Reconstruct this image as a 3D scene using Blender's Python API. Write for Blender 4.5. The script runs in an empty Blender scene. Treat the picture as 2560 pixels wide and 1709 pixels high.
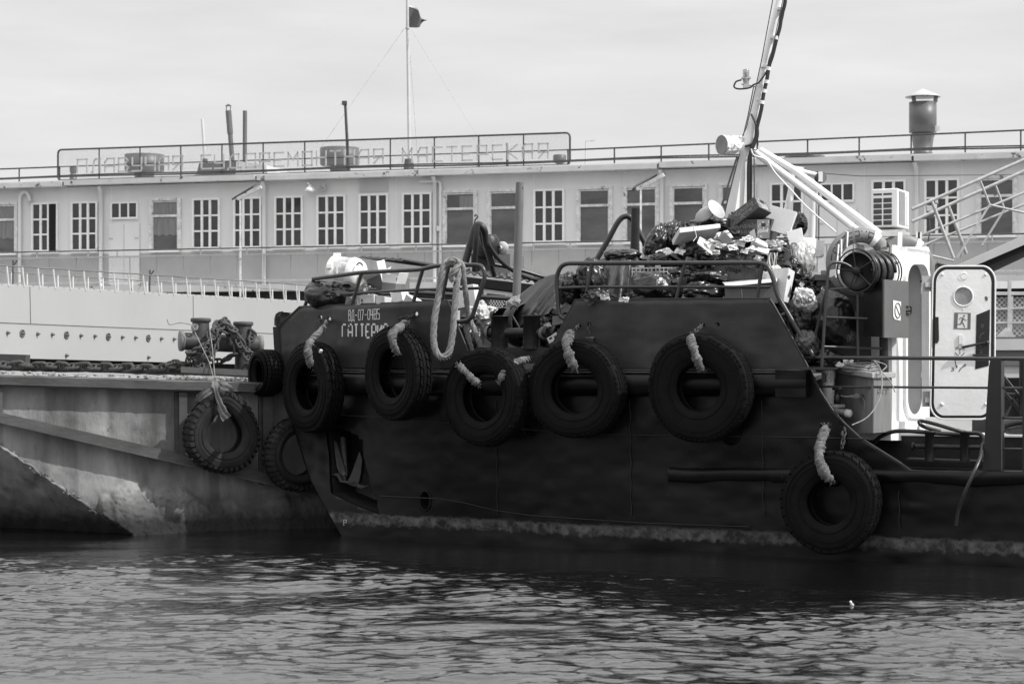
import bpy, math, random
import numpy as np
from mathutils import Vector, Matrix, Euler

# ---------------------------------------------------------------- camera, world, sun, exposure
S = bpy.context.scene
F, CX, HY, H = 5000.0, 1280.0, 890.0, 2.08     # focal length in photo pixels, optical centre, horizon row, eye height
cam = bpy.data.objects.new("camera", bpy.data.cameras.new("camera"))
S.collection.objects.link(cam)
S.camera = cam
cam.location = (0, 0, H)
cam.rotation_euler = (math.radians(90), 0, 0)
cam.data.sensor_width = 36.0
cam.data.lens = 36.0 * F / 2560.0
cam.data.shift_y = (HY - 854.5) / 2560.0
cam.data.clip_start, cam.data.clip_end = 0.5, 9000
cam.data.dof.use_dof = True
cam.data.dof.focus_distance = 21.5
cam.data.dof.aperture_fstop = 5.0

SUN_AZ, SUN_EL = math.radians(67), math.radians(46)      # azimuth measured from the camera's back towards its right
SD = Vector((math.sin(SUN_AZ) * math.cos(SUN_EL), -math.cos(SUN_AZ) * math.cos(SUN_EL), math.sin(SUN_EL)))
sl = bpy.data.lights.new("sun", 'SUN')
sl.energy, sl.angle, sl.color = 4.2, math.radians(0.5), (1, 0.995, 0.985)
sun = bpy.data.objects.new("sun", sl)
S.collection.objects.link(sun)
sun.rotation_euler = SD.to_track_quat('Z', 'Y').to_euler()

w = bpy.data.worlds.new("World")
S.world = w
w.use_nodes = True
nt = w.node_tree
nt.nodes.clear()
N, LK = nt.nodes.new, nt.links.new
sky = N('ShaderNodeTexSky'); sky.sky_type = 'NISHITA'; sky.sun_disc = False
sky.sun_elevation = SUN_EL; sky.sun_rotation = math.pi - SUN_AZ
sky.dust_density = 4.0; sky.air_density = 1.4
bw = N('ShaderNodeRGBToBW')
tc = N('ShaderNodeTexCoord')
mp = N('ShaderNodeMapping'); mp.inputs['Scale'].default_value = (1.2, 1.2, 7.0); mp.inputs['Rotation'].default_value = (0.0, 0.25, 0.0)
nz = N('ShaderNodeTexNoise'); nz.inputs['Scale'].default_value = 5.0; nz.inputs['Detail'].default_value = 5; nz.inputs['Roughness'].default_value = 0.55
rp = N('ShaderNodeMapRange'); rp.inputs[1].default_value = 0.3; rp.inputs[2].default_value = 0.75; rp.inputs[3].default_value = 8.0; rp.inputs[4].default_value = 9.5
mx = N('ShaderNodeMix'); mx.data_type = 'FLOAT'; mx.inputs[0].default_value = 0.86   # thin even cloud over the clear sky
bg = N('ShaderNodeBackground'); bg.inputs['Strength'].default_value = 0.1
wo = N('ShaderNodeOutputWorld')
LK(sky.outputs[0], bw.inputs[0]); LK(tc.outputs['Generated'], mp.inputs[0]); LK(mp.outputs[0], nz.inputs['Vector'])
LK(nz.outputs[0], rp.inputs[0]); LK(bw.outputs[0], mx.inputs[2]); LK(rp.outputs[0], mx.inputs[3])
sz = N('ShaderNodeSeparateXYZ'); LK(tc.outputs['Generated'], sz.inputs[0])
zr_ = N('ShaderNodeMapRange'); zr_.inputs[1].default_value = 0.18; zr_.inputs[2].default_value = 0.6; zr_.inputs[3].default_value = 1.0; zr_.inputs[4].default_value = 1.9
mul = N('ShaderNodeMath'); mul.operation = 'MULTIPLY'; LK(sz.outputs['Z'], zr_.inputs[0]); LK(zr_.outputs[0], mul.inputs[0]); LK(mx.outputs[0], mul.inputs[1])   # brightness added overhead, out of view, to lift ambient light and water reflection
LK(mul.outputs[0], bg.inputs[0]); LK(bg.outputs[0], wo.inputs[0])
S.view_settings.view_transform = 'Standard'
S.view_settings.look = 'None'
S.view_settings.exposure = 0.0
S.view_settings.gamma = 1.0
S.cycles.max_bounces = 6
S.cycles.transparent_max_bounces = 12
S.cycles.use_denoising = True

# ---------------------------------------------------------------- helpers
COL = S.collection
RS = random.Random(7)

def PT(px, py, Y):
    return Vector(((px - CX) / F * Y, Y, H + (HY - py) / F * Y))

def plane_Y(Y0, t):
    return lambda px: Y0 / (1 + t * (px - CX) / F)

def _h(i, j, k, s):
    n = (i.astype(np.int64) * 374761393 + j.astype(np.int64) * 668265263 + k.astype(np.int64) * 2147483647 + s * 1274126177) & 0xffffffff
    n = ((n ^ (n >> 13)) * 1274126177) & 0xffffffff
    n = (n ^ (n >> 16)) & 0xffff
    return n / 32767.5 - 1.0

def vn(p, s=0):
    p = np.asarray(p, float)
    f = np.floor(p); r = p - f; r = r * r * (3 - 2 * r); f = f.astype(np.int64)
    o = 0
    for a in (0, 1):
        for b in (0, 1):
            for c in (0, 1):
                wgt = (r[..., 0] if a else 1 - r[..., 0]) * (r[..., 1] if b else 1 - r[..., 1]) * (r[..., 2] if c else 1 - r[..., 2])
                o = o + wgt * _h(f[..., 0] + a, f[..., 1] + b, f[..., 2] + c, s)
    return o

def fbm(p, oc=4, s=0, g=0.5):
    p = np.asarray(p, float); a, o = 1.0, 0
    for i in range(oc):
        o = o + a * vn(p * (2 ** i) + 17.3 * i, s + i); a *= g
    return o

MATS = {}
def mat(name, col, rough=0.6, metal=0.0, var=0.25, scale=6.0, bump=0.0, bscale=40.0, spec=0.5, stretch=(1, 1, 1), spots=None, coat=0.0, alpha=None, trans=0.0, bdet=5):
    """grey procedural paint: colour varied by two noises, optional flaking spots (colour, threshold, scale), optional bump"""
    if name in MATS: return MATS[name]
    m = bpy.data.materials.new(name); m.use_nodes = True
    t = m.node_tree; n = t.nodes; l = t.links.new
    b = n['Principled BSDF']
    b.inputs['Roughness'].default_value = rough; b.inputs['Metallic'].default_value = metal
    b.inputs['Specular IOR Level'].default_value = spec
    b.inputs['Coat Weight'].default_value = coat
    b.inputs['Transmission Weight'].default_value = trans
    g = n.new('ShaderNodeNewGeometry')
    mpn = n.new('ShaderNodeMapping'); mpn.inputs['Scale'].default_value = stretch
    l(g.outputs['Position'], mpn.inputs[0])
    a = n.new('ShaderNodeTexNoise'); a.inputs['Scale'].default_value = scale; a.inputs['Detail'].default_value = 6; a.inputs['Roughness'].default_value = 0.62
    l(mpn.outputs[0], a.inputs['Vector'])
    mr = n.new('ShaderNodeMapRange'); mr.inputs[1].default_value = 0.28; mr.inputs[2].default_value = 0.72
    mr.inputs[3].default_value = max(0.001, col * (1 - var)); mr.inputs[4].default_value = min(0.95, col * (1 + var))
    l(a.outputs[0], mr.inputs[0])
    out = mr.outputs[0]
    if spots:
        sc, th, ss = spots[:3]
        q = n.new('ShaderNodeTexNoise'); q.inputs['Scale'].default_value = ss; q.inputs['Detail'].default_value = 8; q.inputs['Roughness'].default_value = 0.7
        l(mpn.outputs[0], q.inputs['Vector'])
        r2 = n.new('ShaderNodeMapRange'); r2.inputs[1].default_value = th; r2.inputs[2].default_value = th + 0.03
        l(q.outputs[0], r2.inputs[0])
        mm = n.new('ShaderNodeMix'); mm.data_type = 'FLOAT'
        l(r2.outputs[0], mm.inputs[0]); l(out, mm.inputs[2]); mm.inputs[3].default_value = sc
        out = mm.outputs[0]
    m["_out"] = 0
    l(out, b.inputs['Base Color'])
    if bump:
        c = n.new('ShaderNodeTexNoise'); c.inputs['Scale'].default_value = bscale; c.inputs['Detail'].default_value = bdet; c.inputs['Roughness'].default_value = 0.6
        l(mpn.outputs[0], c.inputs['Vector'])
        bp = n.new('ShaderNodeBump'); bp.inputs['Strength'].default_value = min(1, bump); bp.inputs['Distance'].default_value = 0.01 * max(1, bump)
        l(c.outputs[0], bp.inputs['Height']); l(bp.outputs[0], b.inputs['Normal'])
    if alpha is not None: b.inputs['Alpha'].default_value = alpha
    del m["_out"]
    MATS[name] = m
    return m

class MB:
    def __init__(s): s.v = []; s.f = []; s.sm = []
    def add(s, vs, fs, smooth=False):
        o = len(s.v); s.v.extend([Vector(q) for q in vs]); s.f.extend([tuple(i + o for i in f) for f in fs]); s.sm.extend([smooth] * len(fs)); return s
    def box(s, c, size, R=None):
        c = Vector(c); h = Vector(size) / 2; vs = []
        for x in (-1, 1):
            for y in (-1, 1):
                for z in (-1, 1):
                    d = Vector((x * h.x, y * h.y, z * h.z)); vs.append(c + (R @ d if R is not None else d))
        return s.add(vs, [(0, 1, 3, 2), (4, 6, 7, 5), (0, 4, 5, 1), (2, 3, 7, 6), (0, 2, 6, 4), (1, 5, 7, 3)])
    def prism(s, poly, off):
        n = len(poly); off = Vector(off); a = [Vector(p) for p in poly]; b = [p + off for p in a]
        return s.add(a + b, [tuple(range(n)), tuple(range(2 * n - 1, n - 1, -1))] + [(i, i + n, (i + 1) % n + n, (i + 1) % n) for i in range(n)])
    def tube(s, pts, r, n=8, closed=False, cap=True, flat=1.0):
        pts = [Vector(p) for p in pts]; k = len(pts)
        rr = r if isinstance(r, (list, tuple, np.ndarray)) else [r] * k
        ds = []
        for i in range(k):
            if closed: d = pts[(i + 1) % k] - pts[i - 1]
            else: d = pts[min(i + 1, k - 1)] - pts[max(i - 1, 0)]
            ds.append(d.normalized() if d.length > 1e-9 else Vector((0, 0, 1)))
        u = ds[0].cross(Vector((0, 0, 1)))
        if u.length < 1e-3: u = ds[0].cross(Vector((0, 1, 0)))
        u.normalize(); vs = []
        for i in range(k):
            u = (u - ds[i] * u.dot(ds[i]))
            if u.length < 1e-6: u = ds[i].orthogonal()
            u.normalize(); w_ = ds[i].cross(u)
            for j in range(n):
                a = 2 * math.pi * j / n
                vs.append(pts[i] + (u * math.cos(a) + w_ * math.sin(a) * flat) * rr[i])
        fs = []
        for i in range(k if closed else k - 1):
            a, b = i * n, ((i + 1) % k) * n
            for j in range(n): fs.append((a + j, a + (j + 1) % n, b + (j + 1) % n, b + j))
        s.add(vs, fs, True)
        if cap and not closed:
            s.add(vs[:n], [tuple(range(n - 1, -1, -1))]); s.add(vs[-n:], [tuple(range(n))])      # own vertices, so the caps stay crisp
        return s
    def bar(s, a, b, w1, w2=None, up=(0, 0, 1)):
        """rectangular bar from a to b, w1 wide across 'up', w2 thick along it"""
        a, b = Vector(a), Vector(b); d = (b - a).normalized(); up = Vector(up)
        if abs(d.dot(up)) > 0.95: up = Vector((0, 1, 0))
        x = d.cross(up).normalized(); z = x.cross(d).normalized(); w2 = w2 or w1
        p = [a + x * sx * w1 / 2 + z * sz * w2 / 2 for sx, sz in ((-1, -1), (1, -1), (1, 1), (-1, 1))]
        return s.prism(p, b - a)
    def lathe(s, prof, o=(0, 0, 0), axis=(0, 0, 1), n=24, smooth=True, cap=False, squash=None):
        o = Vector(o); q = Vector((0, 0, 1)).rotation_difference(Vector(axis).normalized()); vs = []; k = len(prof)
        for r, z in prof:
            for j in range(n):
                a = 2 * math.pi * j / n
                vs.append(o + q @ Vector((r * math.cos(a), r * math.sin(a), z)))
        fs = [(i * n + j, i * n + (j + 1) % n, (i + 1) * n + (j + 1) % n, (i + 1) * n + j) for i in range(k - 1) for j in range(n)]
        s.add(vs, fs, smooth)
        if cap:
            s.add(vs[:n], [tuple(range(n - 1, -1, -1))]); s.add(vs[-n:], [tuple(range(n))])
        return s
    def grid(s, A, smooth=True, wrap=False):
        A = np.asarray(A); a, b = A.shape[:2]
        vs = [Vector(q) for q in A.reshape(-1, 3)]
        fs = [(i * b + j, i * b + (j + 1) % b, (i + 1) * b + (j + 1) % b, (i + 1) * b + j) for i in range(a - 1) for j in range(b if wrap else b - 1)]
        return s.add(vs, fs, smooth)
    def build(s, name, m, parent=None, local=False, bevel=0, **props):
        me = bpy.data.meshes.new(name)
        off = Vector((0, 0, 0))
        if parent is not None and not local:
            off = wloc(parent)
        me.from_pydata([q - off for q in s.v], [], s.f)
        me.polygons.foreach_set('use_smooth', s.sm)
        me.update()
        for mm in (m if isinstance(m, (list, tuple)) else [m]): me.materials.append(mm)
        o = bpy.data.objects.new(name, me); COL.objects.link(o)
        if parent is not None: o.parent = parent
        if bevel:
            bv = o.modifiers.new('bevel', 'BEVEL'); bv.width = bevel; bv.segments = 2; bv.limit_method = 'ANGLE'
        for k, v in props.items(): o[k] = v
        return o

def wloc(o):
    p = Vector((0, 0, 0))
    while o is not None:
        p = p + Vector(o.location); o = o.parent
    return p

def tag(o, label, cat, group=None, kind=None):
    o["label"] = label; o["category"] = cat
    if group: o["group"] = group
    if kind: o["kind"] = kind
    return o

def thing(name, label, cat, loc, group=None, rot=None):
    o = bpy.data.objects.new(name, None); COL.objects.link(o); o.location = loc; o.empty_display_size = 0.1
    if rot: o.rotation_euler = rot
    return tag(o, label, cat, group)

def structure(o): o["kind"] = "structure"; return o

def copy_thing(o, loc=None, rot=None, label=None, parent=None, scale=None):
    c = o.copy(); COL.objects.link(c)
    if parent is not None: c.parent = parent
    if loc is not None: c.location = loc
    if rot is not None: c.rotation_euler = rot
    if scale is not None: c.scale = scale
    if label: c["label"] = label
    for ch in list(o.children): copy_thing(ch, parent=c)
    return c

def arc(c, r, a0, a1, n, ux, uy):
    c, ux, uy = Vector(c), Vector(ux), Vector(uy)
    return [c + ux * (r * math.cos(a0 + (a1 - a0) * i / n)) + uy * (r * math.sin(a0 + (a1 - a0) * i / n)) for i in range(n + 1)]

def smooth_path(pts, n=6):
    """Catmull-Rom through the points"""
    P_ = [Vector(p) for p in pts]; P_ = [P_[0]] + P_ + [P_[-1]]; out = []
    for i in range(1, len(P_) - 2):
        a, b, c, d = P_[i - 1:i + 3]
        for k in range(n):
            t = k / n
            out.append(0.5 * ((2 * b) + (c - a) * t + (2 * a - 5 * b + 4 * c - d) * t * t + (3 * b - a - 3 * c + d) * t ** 3))
    out.append(P_[-2])
    return out

def bend(pts, r=0.12, n=5):
    """polyline with its corners rounded"""
    P_ = [Vector(p) for p in pts]; out = [P_[0]]
    for i in range(1, len(P_) - 1):
        a, b, c = P_[i - 1], P_[i], P_[i + 1]
        d1 = min(r, (a - b).length * 0.45); d2 = min(r, (c - b).length * 0.45)
        s_, e = b + (a - b).normalized() * d1, b + (c - b).normalized() * d2
        for k in range(n + 1):
            t = k / n; out.append(s_ * (1 - t) ** 2 + b * 2 * t * (1 - t) + e * t * t)
    out.append(P_[-1])
    return out

def link_mesh(mb, c, d, up, L, W, r, stud=False):
    d = Vector(d).normalized(); up = Vector(up); up = (up - d * up.dot(d)).normalized()
    pts = []
    hl, hw = L / 2 - W / 2, W / 2 - r / 2
    for i in range(8):
        a = -math.pi / 2 + math.pi * i / 7; pts.append(c + d * (hl + hw * math.cos(a)) + up * (hw * math.sin(a)))
    for i in range(8):
        a = math.pi / 2 + math.pi * i / 7; pts.append(c + d * (-hl + hw * math.cos(a)) + up * (hw * math.sin(a)))
    mb.tube(pts, r, 6, closed=True)
    if stud: mb.tube([c - up * hw, c + up * hw], r * 0.8, 5)

def chain(mb, path, L, W, r, stud=False, jit=0.0, rs=RS):
    path = [Vector(p) for p in path]
    seg = [0]
    for a, b in zip(path, path[1:]): seg.append(seg[-1] + (b - a).length)
    step = L - 2.1 * r; n = max(1, int(seg[-1] / step)); up = Vector((0.3, -0.5, 0.8)).normalized()
    for i in range(n):
        t = (i + 0.5) * step
        k = max(j for j in range(len(seg) - 1) if seg[j] <= t)
        d = (path[k + 1] - path[k]).normalized(); c = path[k] + d * (t - seg[k])
        u = up if i % 2 == 0 else d.cross(up)
        if abs(u.normalized().dot(d)) > 0.9: u = d.orthogonal()
        u = Vector(u) + Vector((rs.uniform(-jit, jit), rs.uniform(-jit, jit), rs.uniform(-jit, jit)))
        dd = d + Vector((rs.uniform(-jit, jit), rs.uniform(-jit, jit), rs.uniform(-jit, jit))) * 0.6
        link_mesh(mb, c, dd, u, L, W, r, stud)

GL = {  # stencil strokes in a unit cell
 'П': [[(0, 0), (0, 1), (1, 1), (1, 0)]], 'Л': [[(0, 0), (.15, 0), (.3, .85), (.45, 1), (1, 1), (1, 0)]], 'А': [[(0, 0), (0, .75), (.25, 1), (1, 1), (1, 0)], [(0, .42), (1, .42)]],
 'В': [[(0, 0), (0, 1), (.7, 1), (.95, .8), (.6, .55), (0, .55)], [(.6, .55), (1, .3), (.8, 0), (0, 0)]], 'У': [[(0, 1), (0, .4), (1, .4)], [(1, 1), (1, 0), (0, 0)]], 'Ч': [[(0, 1), (0, .4), (1, .4)], [(1, 1), (1, 0)]],
 'Я': [[(1, 0), (1, 1), (0, 1), (0, .4), (1, .4)], [(.55, .4), (0, 0)]], 'С': [[(1, 1), (0, 1), (0, 0), (1, 0)]], 'Д': [[(-.1, -.12), (-.1, 0), (1.1, 0), (1.1, -.12)], [(.1, 0), (.1, .75), (.4, 1), (.9, 1), (.9, 0)]],
 'О': [[(0, 0), (0, 1), (1, 1), (1, 0), (0, 0)]], 'Р': [[(0, 0), (0, 1), (1, 1), (1, .4), (0, .4)]], 'Е': [[(1, 1), (0, 1), (0, 0), (1, 0)], [(0, .45), (.75, .45)]],
 'М': [[(0, 0), (0, 1), (.5, .45), (1, 1), (1, 0)]], 'Н': [[(0, 0), (0, 1)], [(1, 0), (1, 1)], [(0, .55), (1, .55)]], 'Т': [[(0, 1), (1, 1)], [(.5, 1), (.5, 0)]], 'К': [[(0, 0), (0, 1)], [(1, 1), (0, .5), (1, 0)]],
 'Г': [[(0, 0), (0, 1), (1, 1)]], 'И': [[(0, 1), (0, 0), (1, 1), (1, 0)]], '0': [[(.2, 0), (0, .2), (0, .8), (.2, 1), (.8, 1), (1, .8), (1, .2), (.8, 0), (.2, 0)]], '4': [[(0, 1), (0, .45), (1, .45)], [(.8, 1), (.8, 0)]],
 '8': [[(0, 0), (0, 1), (1, 1), (1, 0), (0, 0)], [(0, .5), (1, .5)]], '5': [[(1, 1), (0, 1), (0, .55), (1, .55), (1, 0), (0, 0)]], '7': [[(0, 1), (1, 1), (.4, 0)]], '-': [[(.2, .5), (.8, .5)]], '1': [[(.5, 0), (.5, 1)]],
 '6': [[(1, 1), (0, 1), (0, 0), (1, 0), (1, .5), (0, .5)]], 'З': [[(0, 1), (1, 1), (1, 0), (0, 0)], [(.4, .5), (1, .5)]], '9': [[(0, 0), (1, 0), (1, 1), (0, 1), (0, .5), (1, .5)]],
}
def strokes(mb, ch, mapf, w, nrm, depth, gap=0.0):
    """lay the strokes of one letter: mapf(u, v) -> point, nrm = outward normal"""
    nrm = Vector(nrm).normalized()
    for pl in GL[ch]:
        for a, b in zip(pl, pl[1:]):
            A, B = mapf(*a), mapf(*b); d = (B - A); L = d.length
            if L < 1e-5: continue
            d.normalize(); e = w / 2 if not gap else -gap
            A2, B2 = A - d * e, B + d * e
            x = d.cross(nrm).normalized() * w / 2
            mb.prism([A2 - x, B2 - x, B2 + x, A2 + x], nrm * depth)

def as_mesh(o):
    bpy.context.view_layer.update()
    me = bpy.data.meshes.new_from_object(o.evaluated_get(bpy.context.evaluated_depsgraph_get())); me.name = 'lettering'
    q = bpy.data.objects.new('lettering', me); COL.objects.link(q); bpy.data.objects.remove(o); return q

def text_obj(body, size, loc, R, m, parent, name='lettering', ext=0.001, shear=0.0):
    cu = bpy.data.curves.new(name, 'FONT'); cu.body = body; cu.size = size; cu.extrude = ext; cu.align_x = 'CENTER'; cu.align_y = 'CENTER'; cu.shear = shear; cu.resolution_u = 2
    o = bpy.data.objects.new(name, cu); COL.objects.link(o); cu.materials.append(m)
    o = as_mesh(o)
    o.parent = parent
    M_ = R.to_4x4() if not isinstance(R, Matrix) or len(R) == 3 else R
    off = wloc(parent) if parent is not None else Vector((0, 0, 0))
    o.matrix_local = Matrix.Translation(Vector(loc) - off) @ M_
    return o

# ---------------------------------------------------------------- materials
m_wall = mat('wall_paint', 0.67, 0.55, var=0.09, scale=0.9, bump=0.15, bscale=25, stretch=(1, 1, 0.35))
m_wall_dark = mat('lower_wall_paint', 0.36, 0.6, var=0.12, scale=1.2, bump=0.15, bscale=20)
m_fascia = mat('weathered_fascia', 0.60, 0.7, var=0.12, scale=2, spots=(0.1, 0.60, 3.5))
m_roof = mat('roof_sheet', 0.66, 0.5, var=0.08, scale=0.8)
m_frame = mat('window_paint', 0.80, 0.5, var=0.08, scale=5, spots=(0.25, 0.72, 9))
m_oldframe = mat('peeling_paint', 0.62, 0.7, var=0.3, scale=8, spots=(0.14, 0.60, 6))
m_glass = mat('dark_glass', 0.035, 0.12, var=0.5, scale=1.4, spec=0.6)
m_glass2 = mat('reflection_toned_glass', 0.085, 0.15, var=0.6, scale=0.9, spec=0.6, stretch=(.6, .6, 1.6))  # varying window reflections painted into the glass as a lighter, uneven grey
m_curtain = mat('curtain', 0.2, 0.8, var=0.25, scale=6, stretch=(4, 4, 0.4))
m_black = mat('void', 0.006, 0.9, var=0.1)
m_rail = mat('rail_paint', 0.05, 0.5, var=0.3, scale=10)
m_galv = mat('pale_metal', 0.42, 0.45, var=0.2, scale=10)
m_vent = mat('vent_grey', 0.095, 0.45, var=0.12, scale=1.5)
m_vent_lt = mat('vent_light', 0.45, 0.45, var=0.12, scale=1.5)
m_sign = mat('sign_letters', 0.50, 0.5, var=0.05)
m_white = mat('white_paint', 0.78, 0.42, var=0.07, scale=3, bump=0.3, bscale=18, spots=(0.22, 0.70, 9))
m_white2 = mat('white_smooth', 0.74, 0.4, var=0.05, scale=4)
m_hull2 = mat('pontoon_paint', 0.35, 0.45, var=0.05, scale=0.7, bump=0.1, bscale=3)
m_conc = mat('concrete', 0.155, 0.9, var=0.55, scale=1.6, bump=1.0, bscale=30, stretch=(1, 1, 0.45), spots=(0.05, 0.60, 12))
m_conc_top = mat('concrete_top', 0.22, 0.9, var=0.4, scale=3, bump=1.0, bscale=40, spots=(0.07, 0.62, 9))
m_rim = mat('dock_steel', 0.055, 0.7, var=0.5, scale=3, bump=0.6, bscale=25, spots=(0.2, 0.66, 7), stretch=(0.5, 0.5, 1))
m_weed = mat('wet_weed', 0.012, 0.5, var=0.6, scale=8, bump=1.0, bscale=60)
m_tug = mat('tug_paint', 0.026, 0.42, var=0.25, scale=1.1, bump=0.25, bscale=14, spots=(0.06, 0.78, 12), spec=0.25)
m_tugrail = mat('tug_rail_paint', 0.032, 0.3, var=0.3, scale=8, bump=0.1, bscale=60, spots=(0.5, 0.80, 30))
m_tyre = mat('tyre_rubber', 0.0045, 0.7, var=0.4, scale=7, bump=0.35, bscale=50, spots=(0.05, 0.72, 12), spec=0.11)
m_tyre2 = mat('dusty_rubber', 0.018, 0.7, var=0.45, scale=6, bump=0.6, bscale=40, spots=(0.12, 0.72, 16), spec=0.2)
m_chain = mat('rusty_chain', 0.045, 0.75, var=0.5, scale=20, bump=0.5, bscale=80)
m_cloth = mat('dirty_cloth', 0.115, 0.9, var=0.7, scale=14, bump=1.5, bscale=60, spots=(0.04, 0.60, 13))
m_rope = mat('frayed_rope', 0.21, 0.95, var=0.4, scale=20, bump=1.0, bscale=120)
def film(name, col, rough, sc=5.0, spec=0.6, dist=0.05, var=.3):
    m = mat(name, col, rough, var=var, scale=5, spec=spec); t = m.node_tree; n = t.nodes; l = t.links.new; b = n['Principled BSDF']
    g = n.new('ShaderNodeTexCoord'); a = n.new('ShaderNodeTexNoise'); a.inputs['Scale'].default_value = 2.4; a.inputs['Detail'].default_value = 2; l(g.outputs['Object'], a.inputs['Vector'])
    ad = n.new('ShaderNodeVectorMath'); ad.operation = 'SCALE'; ad.inputs['Scale'].default_value = .55; l(a.outputs['Color'], ad.inputs[0])
    sm = n.new('ShaderNodeVectorMath'); l(g.outputs['Object'], sm.inputs[0]); l(ad.outputs[0], sm.inputs[1])
    mp_ = n.new('ShaderNodeMapping'); mp_.inputs['Scale'].default_value = (1.6, 1.6, .75); l(sm.outputs[0], mp_.inputs[0])
    hs = []
    for s_, w_ in ((sc, 1.0), (sc * 2.7, .35)):
        v = n.new('ShaderNodeTexNoise'); v.noise_type = 'RIDGED_MULTIFRACTAL'; v.inputs['Scale'].default_value = s_; v.inputs['Detail'].default_value = 2.5; v.inputs['Roughness'].default_value = .45; l(mp_.outputs[0], v.inputs['Vector'])
        k = n.new('ShaderNodeMath'); k.operation = 'MULTIPLY'; k.inputs[1].default_value = w_; l(v.outputs[0], k.inputs[0]); hs.append(k.outputs[0])
    s2 = n.new('ShaderNodeMath'); l(hs[0], s2.inputs[0]); l(hs[1], s2.inputs[1])
    bp = n.new('ShaderNodeBump'); bp.inputs['Strength'].default_value = 1; bp.inputs['Distance'].default_value = dist; l(s2.outputs[0], bp.inputs['Height']); l(bp.outputs[0], b.inputs['Normal']); return m
m_bag = film('black_plastic', 0.010, 0.30, sc=3.2, dist=.03)
m_bag2 = film('grey_plastic', 0.035, 0.38, sc=2.6, dist=.03)
m_clear = film('milky_plastic', 0.42, 0.22, sc=6, spec=.7, var=.4)
m_card = mat('cardboard', 0.14, 0.85, var=0.18, scale=4, bump=0.1, bscale=60)
m_card_lt = mat('white_cardboard', 0.62, 0.8, var=0.12, scale=5, bump=0.1, bscale=60)
m_card_dk = mat('printed_cardboard', 0.055, 0.6, var=0.15, scale=5)
m_print = mat('box_print', 0.17, 0.6, var=0.1)
m_ink = mat('ink', 0.02, 0.6, var=0.1)
m_stencil = mat('stencil_paint', 0.55, 0.7, var=0.12, scale=20, spots=(0.1, 0.70, 30))
m_steel_dk = mat('dark_steel', 0.018, 0.4, var=0.4, scale=6, bump=0.3, bscale=30, spots=(0.07, 0.75, 14), spec=0.3)
m_gasket = mat('black_gasket', 0.012, 0.35, var=0.3, scale=8)
m_ring = mat('lifebuoy_orange', 0.17, 0.5, var=0.1, scale=6)
m_hose = mat('hose_rubber', 0.018, 0.35, var=0.3, scale=8, spec=0.5)
m_pipe = mat('weathered_pipe', 0.13, 0.6, var=0.35, scale=3, bump=0.3, bscale=40, stretch=(1, 1, 0.4))
m_greyp = mat('grey_paint', 0.11, 0.5, var=0.15, scale=2, bump=0.2, bscale=30)
m_bin = mat('bin_grey', 0.17, 0.6, var=0.25, scale=4, stretch=(4, 4, 0.5), bump=0.2)
m_signg = mat('sign_green', 0.14, 0.4, var=0.05)
m_signw = mat('sign_white', 0.7, 0.4, var=0.05)
# ================================================================ water
def axis_pts(a0, a1, st, far):
    mid = list(np.arange(a0, a1 + st, st)); r = []; x = mid[-1]; d = st
    while x < far: d *= 1.25; x += d; r.append(x)
    l_ = []; x = a0; d = st
    while x > -far: d *= 1.25; x -= d; l_.append(x)
    return np.array(l_[::-1] + mid + r)
xs = axis_pts(-6.2, 6.8, 0.035, 2500); ys = axis_pts(11.8, 25.5, 0.022, 2500)
XX, YY = np.meshgrid(xs, ys)
def waves(X, Y):
    q = lambda sx, sy, o: np.stack([X * sx + o, Y * sy + o * 0.7, np.full_like(X, o)], -1)
    z = 0.036 * fbm(q(0.42, 0.8, 3.1), 2, 1)
    cc_ = np.clip((20.0 - 0.42 * X + 0.9 * vn(q(0.5, 0.7, 8.0), 31) - Y) / 2.0, 0, 1); calm = 0.17 + 1.0 * cc_ * cc_ * (3 - 2 * cc_)          # sheltered water close to the tug
    wx = 0.25 * vn(q(0.8, 0.8, 6.0), 21)
    z += 0.05 * vn(q(0.22, 0.42, 2.0), 41); calm = calm * (0.75 + 0.55 * vn(q(0.7, 0.5, 5.0), 43))
    z += calm * (0.018 * fbm(q(1.3, 3.0, 9.2), 2, 5) + 0.013 * (1 - 2 * np.abs(vn(q(2.6, 7.0, 4.4) + wx[..., None] * 3, 9))) + 0.0095 * (1 - 2 * np.abs(vn(q(5.5, 15.0, 1.4) + wx[..., None] * 5, 12))) + 0.0042 * (1 - 2 * np.abs(vn(q(10, 25.0, 1.4), 14))))
    fade = np.clip(1 - (np.abs(X - 0.3) - 6.5) / 8, 0, 1) * np.clip(1 - (np.abs(Y - 18.5) - 7) / 12, 0, 1)
    return z * fade
ZZ = waves(XX, YY)
mw = bpy.data.materials.new('water_surface'); mw.use_nodes = True
t = mw.node_tree; n = t.nodes; l = t.links.new
b = n['Principled BSDF']; b.inputs['Base Color'].default_value = (0.004, 0.004, 0.004, 1); b.inputs['Roughness'].default_value = 0.02
b.inputs['IOR'].default_value = 2.0; b.inputs['Specular IOR Level'].default_value = 0.5
g = n.new('ShaderNodeNewGeometry'); mpn = n.new('ShaderNodeMapping'); mpn.inputs['Scale'].default_value = (1, 2.6, 1)
l(g.outputs['Position'], mpn.inputs[0])
a = n.new('ShaderNodeTexNoise'); a.inputs['Scale'].default_value = 9; a.inputs['Detail'].default_value = 5; a.inputs['Roughness'].default_value = 0.6; a.inputs['Distortion'].default_value = 0.8
l(mpn.outputs[0], a.inputs['Vector'])
bp = n.new('ShaderNodeBump'); bp.inputs['Strength'].default_value = 1.0; bp.inputs['Distance'].default_value = 0.005
l(a.outputs[0], bp.inputs['Height']); l(bp.outputs[0], b.inputs['Normal'])
mb = MB(); mb.grid(np.stack([XX, YY, ZZ], -1)); o = mb.build('water', mw); structure(o)

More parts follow.
